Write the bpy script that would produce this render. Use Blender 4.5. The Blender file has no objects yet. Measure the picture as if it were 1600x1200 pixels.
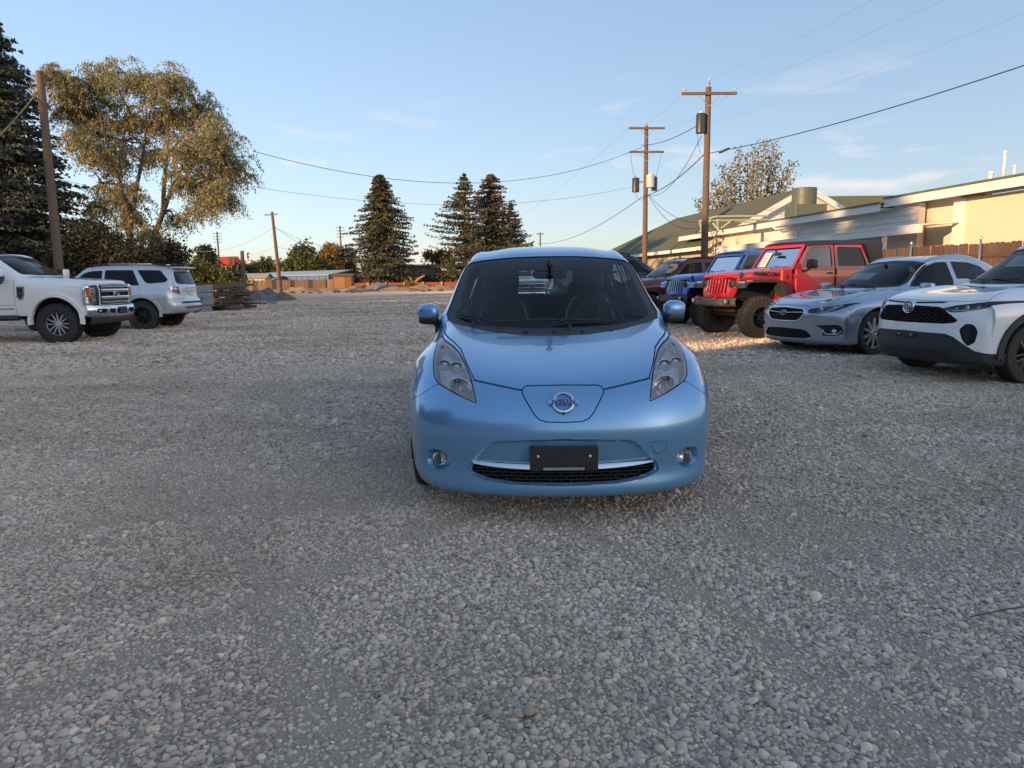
import bpy, bmesh, math, random
import numpy as np
from mathutils import Vector, Matrix, Quaternion
random.seed(7)
R = math.radians
SC = bpy.context.scene
COL = SC.collection

# ------------------------------------------------------------------ camera
CAM_H, F_PX, PITCH, ROLL = 1.27, 1110.0, math.atan(162 / 1110.0), -0.014
cam_data = bpy.data.cameras.new('camera')
cam_data.sensor_width = 36.0
cam_data.lens = F_PX / 1600.0 * 36.0
cam_data.clip_start = 0.05
cam_data.clip_end = 6000.0
cam = bpy.data.objects.new('camera', cam_data)
COL.objects.link(cam)
CAM_M = Matrix.Translation((0, 0, CAM_H)) @ Matrix.Rotation(math.pi / 2 - PITCH, 4, 'X') @ Matrix.Rotation(ROLL, 4, 'Z')
cam.matrix_world = CAM_M
SC.camera = cam

# ------------------------------------------------------------------ sky, sun, exposure
SUN_AZ = (-0.76, -0.65)            # horizontal direction towards the sun
SUN_EL = R(10.0)
_n = math.hypot(*SUN_AZ)
SUN_V = Vector((SUN_AZ[0] / _n * math.cos(SUN_EL), SUN_AZ[1] / _n * math.cos(SUN_EL), math.sin(SUN_EL)))
world = bpy.data.worlds.new('World')
SC.world = world
world.use_nodes = True
wn, wl = world.node_tree.nodes, world.node_tree.links
wn.clear()
w_out = wn.new('ShaderNodeOutputWorld')
w_bg = wn.new('ShaderNodeBackground')
w_sky = wn.new('ShaderNodeTexSky')
w_sky.sky_type = 'NISHITA'
w_sky.sun_disc = False
w_sky.sun_elevation = SUN_EL
w_sky.sun_rotation = -math.atan2(SUN_V.x, SUN_V.y)
w_sky.air_density = 1.15
w_sky.dust_density = 3.0
w_sky.ozone_density = 3.6
w_sky.altitude = 1400
w_bg.inputs['Strength'].default_value = 0.142
wl.new(w_bg.outputs[0], w_out.inputs[0])
# thin fair-weather cloud wisps low over the horizon, all round the sky
w_tc = wn.new('ShaderNodeTexCoord')
w_map = wn.new('ShaderNodeMapping')
w_map.inputs['Scale'].default_value = (5.0, 5.0, 22.0)
w_map.inputs['Location'].default_value = (4.1, 0.3, 2.2)
wl.new(w_tc.outputs['Generated'], w_map.inputs[0])
w_nz = wn.new('ShaderNodeTexNoise')
w_nz.inputs['Scale'].default_value = 1.0
w_nz.inputs['Detail'].default_value = 7.0
w_nz.inputs['Roughness'].default_value = 0.55
wl.new(w_map.outputs[0], w_nz.inputs['Vector'])
w_rp = wn.new('ShaderNodeMapRange')
w_rp.inputs['From Min'].default_value = 0.56
w_rp.inputs['From Max'].default_value = 0.74
w_rp.inputs['To Max'].default_value = 0.75
wl.new(w_nz.outputs[0], w_rp.inputs[0])
w_sep = wn.new('ShaderNodeSeparateXYZ')
wl.new(w_tc.outputs['Generated'], w_sep.inputs[0])
w_hi = wn.new('ShaderNodeMapRange')
w_hi.inputs['From Min'].default_value = 0.16
w_hi.inputs['From Max'].default_value = 0.27
w_hi.inputs['To Min'].default_value = 1.0
w_hi.inputs['To Max'].default_value = 0.0
wl.new(w_sep.outputs[2], w_hi.inputs[0])
w_mul = wn.new('ShaderNodeMath'); w_mul.operation = 'MULTIPLY'
wl.new(w_rp.outputs[0], w_mul.inputs[0]); wl.new(w_hi.outputs[0], w_mul.inputs[1])
w_mix = wn.new('ShaderNodeMixRGB')
w_mix.inputs[2].default_value = (2.1, 1.87, 1.80, 1)
w_gam = wn.new('ShaderNodeGamma'); w_gam.inputs[1].default_value = 0.50
w_hsv = wn.new('ShaderNodeHueSaturation'); w_hsv.inputs['Saturation'].default_value = 1.18; w_hsv.inputs['Hue'].default_value = 0.508
wl.new(w_sky.outputs[0], w_gam.inputs[0]); wl.new(w_gam.outputs[0], w_hsv.inputs['Color'])
w_tint = wn.new('ShaderNodeMixRGB'); w_tint.blend_type = 'MULTIPLY'; w_tint.inputs[0].default_value = 1.0
w_tint.inputs[2].default_value = (1.03, 0.95, 0.915, 1)
wl.new(w_hsv.outputs[0], w_tint.inputs[1])
wl.new(w_mul.outputs[0], w_mix.inputs[0]); wl.new(w_tint.outputs[0], w_mix.inputs[1])
wl.new(w_mix.outputs[0], w_bg.inputs['Color'])

sun_data = bpy.data.lights.new('sun', 'SUN')
sun_data.energy = 2.0
sun_data.angle = R(0.6)
sun_data.color = (1.0, 0.62, 0.32)
sun = bpy.data.objects.new('sun', sun_data)
COL.objects.link(sun)
sun.rotation_mode = 'QUATERNION'
sun.rotation_quaternion = SUN_V.to_track_quat('Z', 'Y')
sun.location = SUN_V * 200
SC.view_settings.view_transform = 'Standard'
SC.view_settings.look = 'None'
SC.view_settings.gamma = 1.0
SC.view_settings.exposure = 1.9
SC.view_settings.use_curve_mapping = False
SC.render.engine = 'CYCLES'
SC.cycles.max_bounces = 8
SC.cycles.transparent_max_bounces = 24
SC.cycles.caustics_reflective = False
SC.cycles.caustics_refractive = False
SC.cycles.use_denoising = True


def pix(u, v, d):
    """world point seen at photograph position (u, v), d metres in front of the camera"""
    return CAM_M @ Vector(((u - 800) / F_PX * d, (600 - v) / F_PX * d, -d))


def ground_at(u, v, z=0.0):
    o = CAM_M.translation
    dr = (pix(u, v, 1.0) - o)
    t = (z - o.z) / dr.z
    return o + dr * t


# ------------------------------------------------------------------ materials
MATS = {}


def mat(name, color=(0.5, 0.5, 0.5), rough=0.6, metal=0.0, coat=0.0, spec=0.5, var=0.0, vscale=8.0, bump=0.0,
        bscale=60.0, emit=None, island=0.0, trans=0.0, coords='Object', color2=None, stretch=None, objrand=0.0, flake=0.0):
    if name in MATS:
        return MATS[name]
    m = bpy.data.materials.new(name)
    m.use_nodes = True
    nt = m.node_tree
    b = nt.nodes['Principled BSDF']
    b.inputs['Base Color'].default_value = (*color, 1)
    b.inputs['Roughness'].default_value = rough
    b.inputs['Metallic'].default_value = metal
    b.inputs['Coat Weight'].default_value = coat
    b.inputs['Coat Roughness'].default_value = 0.03
    b.inputs['Specular IOR Level'].default_value = spec
    L = nt.links.new
    src = None
    if var or bump or flake:
        tc = nt.nodes.new('ShaderNodeTexCoord')
        mp = nt.nodes.new('ShaderNodeMapping')
        if stretch:
            mp.inputs['Scale'].default_value = stretch
        L(tc.outputs[coords], mp.inputs[0])
    if var:
        nz = nt.nodes.new('ShaderNodeTexNoise')
        nz.inputs['Scale'].default_value = vscale
        nz.inputs['Detail'].default_value = 6.0
        nz.inputs['Roughness'].default_value = 0.65
        L(mp.outputs[0], nz.inputs['Vector'])
        mr = nt.nodes.new('ShaderNodeMapRange')
        mr.inputs['From Min'].default_value = 0.3
        mr.inputs['From Max'].default_value = 0.7
        L(nz.outputs[0], mr.inputs[0])
        mx = nt.nodes.new('ShaderNodeMixRGB')
        c2 = color2 or tuple(c * (1 - var) for c in color)
        mx.inputs[1].default_value = (*color, 1)
        mx.inputs[2].default_value = (*c2, 1)
        L(mr.outputs[0], mx.inputs[0])
        src = mx.outputs[0]
        rr = nt.nodes.new('ShaderNodeMapRange')
        rr.inputs['To Min'].default_value = max(0.02, rough - 0.08)
        rr.inputs['To Max'].default_value = min(1.0, rough + 0.08)
        L(nz.outputs[0], rr.inputs[0])
        if rough > 0.15:
            L(rr.outputs[0], b.inputs['Roughness'])
    if island or objrand:
        hs = nt.nodes.new('ShaderNodeHueSaturation')
        k = island or objrand
        if island:
            gi = nt.nodes.new('ShaderNodeNewGeometry')
            o = gi.outputs['Random Per Island']
        else:
            gi = nt.nodes.new('ShaderNodeObjectInfo')
            o = gi.outputs['Random']
        mr2 = nt.nodes.new('ShaderNodeMapRange')
        mr2.inputs['To Min'].default_value = 1 - k
        mr2.inputs['To Max'].default_value = 1 + k
        L(o, mr2.inputs[0])
        L(mr2.outputs[0], hs.inputs['Value'])
        mr3 = nt.nodes.new('ShaderNodeMath')
        mr3.operation = 'PINGPONG'
        mr3.inputs[1].default_value = 0.137
        L(o, mr3.inputs[0])
        mr4 = nt.nodes.new('ShaderNodeMapRange')
        mr4.inputs['From Max'].default_value = 0.137
        mr4.inputs['To Min'].default_value = 0.5 - 0.04 * k
        mr4.inputs['To Max'].default_value = 0.5 + 0.04 * k
        L(mr3.outputs[0], mr4.inputs[0])
        L(mr4.outputs[0], hs.inputs['Hue'])
        if src:
            L(src, hs.inputs['Color'])
        else:
            hs.inputs['Color'].default_value = (*color, 1)
        src = hs.outputs[0]
    if src:
        L(src, b.inputs['Base Color'])
    if bump:
        nb = nt.nodes.new('ShaderNodeTexNoise')
        nb.inputs['Scale'].default_value = bscale
        nb.inputs['Detail'].default_value = 4.0
        L(mp.outputs[0], nb.inputs['Vector'])
        bp = nt.nodes.new('ShaderNodeBump')
        bp.inputs['Strength'].default_value = bump
        bp.inputs['Distance'].default_value = 0.02
        L(nb.outputs[0], bp.inputs['Height'])
        L(bp.outputs[0], b.inputs['Normal'])
    if flake:
        vf = nt.nodes.new('ShaderNodeTexVoronoi')
        vf.inputs['Scale'].default_value = 900.0
        L(mp.outputs[0], vf.inputs['Vector'])
        bp = nt.nodes.new('ShaderNodeMixRGB')
        bp.blend_type = 'MIX'
        bp.inputs[0].default_value = flake
        gm = nt.nodes.new('ShaderNodeNewGeometry')
        L(gm.outputs['Normal'], bp.inputs[1])
        L(vf.outputs['Color'], bp.inputs[2])
        L(bp.outputs[0], b.inputs['Normal'])
    if emit:
        b.inputs['Emission Color'].default_value = (*emit[0], 1)
        b.inputs['Emission Strength'].default_value = emit[1]
    if trans:
        tl = nt.nodes.new('ShaderNodeBsdfTranslucent')
        mxs = nt.nodes.new('ShaderNodeMixShader')
        mxs.inputs[0].default_value = trans
        if src:
            L(src, tl.inputs[0])
        else:
            tl.inputs[0].default_value = (*color, 1)
        L(b.outputs[0], mxs.inputs[1])
        L(tl.outputs[0], mxs.inputs[2])
        L(mxs.outputs[0], nt.nodes['Material Output'].inputs[0])
    MATS[name] = m
    return m


def glass(name, tint=(0.8, 0.85, 0.85), rough=0.0, ior=1.5, haze=0.0, hazecol=(0.8, 0.8, 0.8)):
    """thin pane: tinted clear sheet with a Fresnel reflection"""
    if name in MATS:
        return MATS[name]
    m = bpy.data.materials.new(name)
    m.use_nodes = True
    nt = m.node_tree
    nt.nodes.remove(nt.nodes['Principled BSDF'])
    L = nt.links.new
    tr = nt.nodes.new('ShaderNodeBsdfTransparent')
    tr.inputs[0].default_value = (*tint, 1)
    gl = nt.nodes.new('ShaderNodeBsdfGlossy')
    gl.inputs['Roughness'].default_value = rough
    fr = nt.nodes.new('ShaderNodeFresnel')
    fr.inputs[0].default_value = ior
    mx = nt.nodes.new('ShaderNodeMixShader')
    L(fr.outputs[0], mx.inputs[0])
    L(tr.outputs[0], mx.inputs[1])
    L(gl.outputs[0], mx.inputs[2])
    out = mx.outputs[0]
    if haze:
        df = nt.nodes.new('ShaderNodeBsdfDiffuse')
        df.inputs[0].default_value = (*hazecol, 1)
        m2 = nt.nodes.new('ShaderNodeMixShader')
        m2.inputs[0].default_value = haze
        L(out, m2.inputs[1])
        L(df.outputs[0], m2.inputs[2])
        out = m2.outputs[0]
    L(out, nt.nodes['Material Output'].inputs[0])
    MATS[name] = m
    return m


# ------------------------------------------------------------------ mesh helpers
def put(name, verts, faces, material, parent=None, smooth=False, angle=None, uv=None):
    me = bpy.data.meshes.new(name)
    me.from_pydata([tuple(v) for v in verts], [], faces)
    if material is not None:
        me.materials.append(material)
    if smooth:
        me.shade_smooth()
        if angle:
            me.set_sharp_from_angle(angle=R(angle))
    o = bpy.data.objects.new(name, me)
    COL.objects.link(o)
    if parent is not None:
        o.parent = parent
    return o


def tag(o, label=None, cat=None, group=None, kind=None):
    if label: o['label'] = label
    if cat: o['category'] = cat
    if group: o['group'] = group
    if kind: o['kind'] = kind
    return o


def empty(name, loc=(0, 0, 0), rz=0.0, scale=1.0):
    o = bpy.data.objects.new(name, None)
    o.empty_display_size = 0.2
    o.location = loc
    o.rotation_euler = (0, 0, rz)
    o.scale = (scale,) * 3
    COL.objects.link(o)
    return o


def dup(root, parent=None):
    c = root.copy()
    COL.objects.link(c)
    c.parent = parent
    for ch in list(root.children):
        dup(ch, c)
    return c


class MB:
    def __init__(s):
        s.v, s.f = [], []

    def add(s, vs, fs):
        n = len(s.v)
        s.v.extend(Vector(v) for v in vs)
        s.f.extend(tuple(i + n for i in f) for f in fs)
        return s

    def box(s, c, size, rot=None, bev=0.0):
        hx, hy, hz = size[0] / 2, size[1] / 2, size[2] / 2
        if bev <= 0:
            vs = [Vector((x * hx, y * hy, z * hz)) for x in (-1, 1) for y in (-1, 1) for z in (-1, 1)]
            fs = [(0, 1, 3, 2), (4, 6, 7, 5), (0, 4, 5, 1), (2, 3, 7, 6), (0, 2, 6, 4), (1, 5, 7, 3)]
        else:
            b = min(bev, hx * .98, hy * .98, hz * .98)
            vs, idx = [], {}
            for x in (-1, 1):
                for y in (-1, 1):
                    for z in (-1, 1):
                        for a in range(3):
                            p = [x * (hx - b), y * (hy - b), z * (hz - b)]
                            p[a] = (x * hx, y * hy, z * hz)[a]
                            idx[(x, y, z, a)] = len(vs)
                            vs.append(Vector(p))
            I = idx
            fs = []
            for q in (-1, 1):
                o = [(-1, -1), (1, -1), (1, 1), (-1, 1)]
                if q < 0: o = o[::-1]
                fs.append(tuple(I[(q, a, c_, 0)] for a, c_ in o))
                fs.append(tuple(I[(c_, q, a, 1)] for a, c_ in o))
                fs.append(tuple(I[(a, c_, q, 2)] for a, c_ in o))
            for y in (-1, 1):
                for z in (-1, 1):
                    fs.append((I[(-1, y, z, 1)], I[(1, y, z, 1)], I[(1, y, z, 2)], I[(-1, y, z, 2)]))
                    fs.append((I[(y, -1, z, 0)], I[(y, 1, z, 0)], I[(y, 1, z, 2)], I[(y, -1, z, 2)]))
                    fs.append((I[(y, z, -1, 0)], I[(y, z, 1, 0)], I[(y, z, 1, 1)], I[(y, z, -1, 1)]))
            for x in (-1, 1):
                for y in (-1, 1):
                    for z in (-1, 1):
                        fs.append((I[(x, y, z, 0)], I[(x, y, z, 1)], I[(x, y, z, 2)]))
        c = Vector(c)
        if rot is not None:
            M = rot if isinstance(rot, Matrix) else Matrix.Rotation(rot, 3, 'Z')
            vs = [M @ v for v in vs]
        return s.add([v + c for v in vs], fs)

    def tube(s, pts, rad, seg=8, caps=True):
        pts = [Vector(p) for p in pts]
        if not hasattr(rad, '__len__'):
            rad = [rad] * len(pts)
        vs, fs = [], []
        prev = None
        for i, p in enumerate(pts):
            t = (pts[min(i + 1, len(pts) - 1)] - pts[max(i - 1, 0)])
            t = t.normalized() if t.length > 1e-9 else Vector((0, 0, 1))
            if prev is None:
                a = t.cross(Vector((0, 0, 1)))
                if a.length < 1e-3:
                    a = t.cross(Vector((1, 0, 0)))
                a.normalize()
            else:
                a = prev - t * prev.dot(t)
                a.normalize()
            prev = a
            b = t.cross(a)
            for k in range(seg):
                an = 2 * math.pi * k / seg
                vs.append(p + (a * math.cos(an) + b * math.sin(an)) * rad[i])
        for i in range(len(pts) - 1):
            for k in range(seg):
                fs.append((i * seg + k, i * seg + (k + 1) % seg, (i + 1) * seg + (k + 1) % seg, (i + 1) * seg + k))
        if caps:
            fs.append(tuple(range(seg))[::-1])
            fs.append(tuple(range((len(pts) - 1) * seg, len(pts) * seg)))
        return s.add(vs, fs)

    def lathe(s, prof, M=None, seg=32, a0=0.0, a1=2 * math.pi):
        """prof: list of (radius, height) turned about local z"""
        M = M or Matrix()
        full = abs(a1 - a0 - 2 * math.pi) < 1e-6
        n = seg if full else seg + 1
        vs, fs = [], []
        for r, h in prof:
            for k in range(n):
                a = a0 + (a1 - a0) * k / seg
                vs.append(M @ Vector((r * math.cos(a), r * math.sin(a), h)))
        for i in range(len(prof) - 1):
            for k in range(n if full else n - 1):
                k2 = (k + 1) % n
                fs.append((i * n + k, i * n + k2, (i + 1) * n + k2, (i + 1) * n + k))
        return s.add(vs, fs)

    def prism(s, poly, axis, t0, t1, M=None):
        """2-D outline extruded along axis 0/1/2 from t0 to t1"""
        def p3(a, t):
            if axis == 0: return Vector((t, a[0], a[1]))
            if axis == 1: return Vector((a[0], t, a[1]))
            return Vector((a[0], a[1], t))
        n = len(poly)
        vs = [p3(a, t0) for a in poly] + [p3(a, t1) for a in poly]
        if M: vs = [M @ v for v in vs]
        fs = [tuple(range(n))[::-1], tuple(range(n, 2 * n))]
        fs += [(k, (k + 1) % n, n + (k + 1) % n, n + k) for k in range(n)]
        return s.add(vs, fs)

    def grid(s, rows):
        n = len(rows[0])
        vs = [p for r in rows for p in r]
        fs = [(i * n + k, i * n + k + 1, (i + 1) * n + k + 1, (i + 1) * n + k) for i in range(len(rows) - 1) for k in range(n - 1)]
        return s.add(vs, fs)

    def mirror(s):
        n = len(s.v)
        s.v.extend(Vector((v.x, -v.y, v.z)) for v in s.v[:n])
        s.f.extend(tuple(i + n for i in f)[::-1] for f in s.f[:])
        return s

    def obj(s, name, material, parent=None, smooth=False, angle=None, bevel=0.0, fixn=True):
        o = put(name, s.v, s.f, material, parent)
        if fixn:
            bm = bmesh.new(); bm.from_mesh(o.data)
            bmesh.ops.recalc_face_normals(bm, faces=bm.faces)
            bm.to_mesh(o.data); bm.free()
        if smooth:
            o.data.shade_smooth()
            if angle:
                o.data.set_sharp_from_angle(angle=R(angle))
        if bevel:
            md = o.modifiers.new('bevel', 'BEVEL')
            md.width = bevel; md.segments = 2; md.limit_method = 'ANGLE'; md.angle_limit = R(35)
        return o


def text_mesh(txt, size, M, name, material, parent, depth=0.002, squash=1.0, bold=0.0, align='CENTER'):
    cu = bpy.data.curves.new('lettering', 'FONT')
    cu.body = txt
    cu.size = size
    cu.align_x = align
    cu.align_y = 'CENTER'
    cu.extrude = depth
    cu.offset = bold
    cu.resolution_u = 3
    ob = bpy.data.objects.new('lettering', cu)
    COL.objects.link(ob)
    dg = bpy.context.evaluated_depsgraph_get()
    me = bpy.data.meshes.new_from_object(ob.evaluated_get(dg))
    COL.objects.unlink(ob)
    bpy.data.objects.remove(ob)
    for v in me.vertices:
        v.co = M @ Vector((v.co.x * squash, v.co.y, v.co.z))
    me.materials.clear()
    me.materials.append(material)
    o = bpy.data.objects.new(name, me)
    COL.objects.link(o)
    o.parent = parent
    return o


# ------------------------------------------------------------------ car-body surface tools
def _bs(t):
    return np.array([(1 - t) ** 3, 3 * t ** 3 - 6 * t ** 2 + 4, -3 * t ** 3 + 3 * t ** 2 + 3 * t + 1, t ** 3]) / 6.0


def _pad(P, mirror):
    top = 2 * P[:1] - P[1:2]
    bot = 2 * P[-1:] - P[-2:-1]
    P = np.concatenate([top, P, bot], 0)
    first = P[:, 1:2] * np.array([1, -1, 1.0]) if mirror else 2 * P[:, :1] - P[:, 1:2]
    last = 2 * P[:, -1:] - P[:, -2:-1]
    return np.concatenate([first, P, last], 1)


def bspline_grid(P, nu, nv, fit=2):
    """P (rows, cols, 3) for the half y >= 0, column 0 on the centre plane; smooth surface through/near the points"""
    P = np.array(P, float)
    Rr, Cc = P.shape[:2]
    C = P.copy()
    w0 = _bs(0.0)[:3]
    for _ in range(fit):
        Q = _pad(C, True)
        S = np.zeros_like(C)
        for a in range(3):
            for b in range(3):
                S += w0[a] * w0[b] * Q[a:a + Rr, b:b + Cc]
        C = C + (P - S)
        C[:, 0, 1] = 0
    Q = _pad(C, True)
    us = [(i, k / nu) for i in range(Rr - 1) for k in range(nu)] + [(Rr - 2, 1.0)]
    vs = [(j, k / nv) for j in range(Cc - 1) for k in range(nv)] + [(Cc - 2, 1.0)]
    WU = np.zeros((len(us), Rr + 2)); WV = np.zeros((len(vs), Cc + 2))
    for r, (i, t) in enumerate(us): WU[r, i:i + 4] = _bs(t)
    for r, (j, t) in enumerate(vs): WV[r, j:j + 4] = _bs(t)
    G = np.einsum('ui,ijk,vj->uvk', WU, Q, WV)
    G[:, 0, 1] = 0
    return G


def body_bmesh(P, nu=6, nv=5, fit=2):
    G = bspline_grid(P, nu, nv, fit)
    U, V = G.shape[:2]
    bm = bmesh.new()
    A = [[bm.verts.new(G[i, j]) for j in range(V)] for i in range(U)]
    B = [[A[i][0]] + [bm.verts.new((G[i, j][0], -G[i, j][1], G[i, j][2])) for j in range(1, V)] for i in range(U)]
    for i in range(U - 1):
        for j in range(V - 1):
            for g, flip in ((A, False), (B, True)):
                q = [g[i][j], g[i][j + 1], g[i + 1][j + 1], g[i + 1][j]]
                if flip: q = q[::-1]
                try: bm.faces.new(q)
                except ValueError: pass
    bm.normal_update()
    return bm


def in_poly(x, y, P):
    c = False
    j = len(P) - 1
    for i in range(len(P)):
        xi, yi = P[i]; xj, yj = P[j]
        if (yi > y) != (yj > y) and x < (xj - xi) * (y - yi) / (yj - yi) + xi:
            c = not c
        j = i
    return c


def rounded(poly, r=0.03, n=4):
    """rounds the corners of an outline"""
    out = []
    N = len(poly)
    for k in range(N):
        p = Vector(poly[k]); a = Vector(poly[k - 1]); b = Vector(poly[(k + 1) % N])
        rr = r[k] if hasattr(r, '__len__') else r
        d1 = (a - p); d2 = (b - p)
        l = min(rr, d1.length * .45, d2.length * .45)
        if l < 1e-4:
            out.append(tuple(p)); continue
        p1 = p + d1.normalized() * l; p2 = p + d2.normalized() * l
        for i in range(n + 1):
            t = i / n
            q = p1 * (1 - t) ** 2 + p * 2 * t * (1 - t) + p2 * t * t
            out.append((q.x, q.y))
    return out


def smooth_poly(poly, n=4, closed=True):
    """Catmull-Rom through the points"""
    N = len(poly)
    out = []
    rng = range(N) if closed else range(N - 1)
    for k in rng:
        g = lambda i: Vector(poly[i % N]) if closed else Vector(poly[max(0, min(N - 1, i))])
        p0, p1, p2, p3 = g(k - 1), g(k), g(k + 1), g(k + 2)
        for i in range(n):
            t = i / n
            q = 0.5 * ((2 * p1) + (p2 - p0) * t + (2 * p0 - 5 * p1 + 4 * p2 - p3) * t * t + (3 * p1 - p0 - 3 * p2 + p3) * t ** 3)
            out.append((q.x, q.y))
    if not closed:
        out.append(tuple(poly[-1]))
    return out


def inset(poly, d):
    """moves an outline inwards by d"""
    N = len(poly)
    area = sum(poly[i - 1][0] * poly[i][1] - poly[i][0] * poly[i - 1][1] for i in range(N))
    s = 1 if area > 0 else -1
    out = []
    for k in range(N):
        a, p, b = Vector(poly[k - 1]), Vector(poly[k]), Vector(poly[(k + 1) % N])
        e1 = (p - a); e2 = (b - p)
        if e1.length < 1e-7 or e2.length < 1e-7:
            out.append(tuple(p)); continue
        e1.normalize(); e2.normalize()
        n1 = Vector((-e1.y, e1.x)) * s; n2 = Vector((-e2.y, e2.x)) * s
        m = n1 + n2
        if m.length < 1e-6:
            out.append(tuple(p)); continue
        m.normalize()
        c = max(0.35, m.dot(n1))
        q = p + m * (d / c)
        out.append((q.x, q.y))
    return out


def strip(line, w):
    """thin outline round a polyline"""
    L, Rt = [], []
    for k, p in enumerate(line):
        a = Vector(line[max(0, k - 1)]); b = Vector(line[min(len(line) - 1, k + 1)])
        t = (b - a).normalized()
        n = Vector((-t.y, t.x)) * w / 2
        q = Vector(p)
        L.append((q.x + n.x, q.y + n.y)); Rt.append((q.x - n.x, q.y - n.y))
    return L + Rt[::-1]


def cut(bm, poly, ax, cond=None):
    """splits the faces of bm along an outline given in two axes; returns the faces inside it"""
    i, j = ax
    xs = [p[0] for p in poly]; ys = [p[1] for p in poly]
    x0, x1, y0, y1 = min(xs), max(xs), min(ys), max(ys)

    def fb(f):
        a = [v.co[i] for v in f.verts]; b = [v.co[j] for v in f.verts]
        return min(a), max(a), min(b), max(b)
    cand = {}
    for f in bm.faces:
        b = fb(f)
        if b[1] < x0 or b[0] > x1 or b[3] < y0 or b[2] > y1: continue
        if cond and not cond(f.calc_center_median(), f.normal): continue
        cand[f] = b
    N = len(poly)
    for k in range(N):
        p, q = poly[k], poly[(k + 1) % N]
        dx, dy = q[0] - p[0], q[1] - p[1]
        if dx * dx + dy * dy < 1e-12: continue
        sx0, sx1 = min(p[0], q[0]) - 1e-4, max(p[0], q[0]) + 1e-4
        sy0, sy1 = min(p[1], q[1]) - 1e-4, max(p[1], q[1]) + 1e-4
        fs = [f for f, b in cand.items() if not (b[1] < sx0 or b[0] > sx1 or b[3] < sy0 or b[2] > sy1)]
        if not fs: continue
        co = [0.0] * 3; no = [0.0] * 3
        co[i], co[j] = p
        no[i], no[j] = -dy, dx
        geom = set(fs)
        for f in fs:
            geom.update(f.edges); geom.update(f.verts)
        r = bmesh.ops.bisect_plane(bm, geom=list(geom), dist=1e-5, plane_co=co, plane_no=Vector(no).normalized())
        for f in fs: cand.pop(f, None)
        for g in r['geom']:
            if isinstance(g, bmesh.types.BMFace) and g.is_valid:
                cand[g] = fb(g)
    out = []
    for f in cand:
        if not f.is_valid: continue
        c = f.calc_center_median()
        if in_poly(c[i], c[j], poly): out.append(f)
    return out


def take(bm, faces, keep=False):
    """lifts faces out of bm as (verts, faces, vertex normals)"""
    idx = {}
    vs, fs, ns = [], [], []
    for f in faces:
        r = []
        for v in f.verts:
            if v not in idx:
                idx[v] = len(vs); vs.append(v.co.copy()); ns.append(v.normal.copy())
            r.append(idx[v])
        fs.append(tuple(r))
    if not keep and faces:
        bmesh.ops.delete(bm, geom=list(faces), context='FACES')
    return vs, fs, ns


def shell(patch, name, material, parent, push=0.0, rim=0.0, smooth=True, angle=40):
    """a lifted patch as an object: pushed along its normals, with an inward rim round its edge"""
    vs, fs, ns = patch
    if not fs: return None
    V = [v + n * push for v, n in zip(vs, ns)]
    F = list(fs)
    if rim:
        cnt = {}
        for f in fs:
            for k in range(len(f)):
                a, b = f[k], f[(k + 1) % len(f)]
                cnt.setdefault((min(a, b), max(a, b)), []).append((a, b))
        low = {}
        for e, l in cnt.items():
            if len(l) == 1:
                a, b = l[0]
                for q in (a, b):
                    if q not in low:
                        low[q] = len(V); V.append(V[q] - ns[q] * rim)
                F.append((b, a, low[a], low[b]))
    return put(name, V, F, material, parent, smooth=smooth, angle=angle)


def ring_cut(bm, poly, ax, gap, seam_mat, parent, name, material, cond=None, push=0.0, rim=0.012, seam_name='seam', seam_push=-0.006):
    """a panel with a dark gap round it: outline cut twice, the ring between sunk"""
    outer = cut(bm, poly, ax, cond)
    p2 = inset(poly, gap)
    inner = cut(bm, p2, ax, cond)
    oi = set(f for f in inner if f.is_valid)
    # faces of the ring: inside poly, outside p2
    i, j = ax
    xs = [p[0] for p in poly]; ys = [p[1] for p in poly]
    bb = (min(xs), max(xs), min(ys), max(ys))
    ring = []
    for f in bm.faces:
        c = f.calc_center_median()
        if c[i] < bb[0] or c[i] > bb[1] or c[j] < bb[2] or c[j] > bb[3]: continue
        if f in oi or (cond and not cond(c, f.normal)): continue
        if in_poly(c[i], c[j], poly): ring.append(f)
    pr = take(bm, ring)
    pi = take(bm, list(oi))
    o = shell(pi, name, material, parent, push, rim)
    if seam_mat is not None:
        sm = shell(pr, seam_name, seam_mat, o if o is not None else parent, seam_push)
        if sm is not None: sm['kind'] = 'stuff'
    return o, pi


def finish_body(bm, name, material, parent, angle=55):
    me = bpy.data.meshes.new(name)
    bm.to_mesh(me); bm.free()
    me.materials.append(material)
    me.shade_smooth()
    me.set_sharp_from_angle(angle=R(angle))
    o = bpy.data.objects.new(name, me)
    COL.objects.link(o)
    o.parent = parent
    return o


def circle(cx, cy, r, n=28, ry=None):
    return [(cx + r * math.cos(2 * math.pi * k / n), cy + (ry or r) * math.sin(2 * math.pi * k / n)) for k in range(n)]
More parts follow.
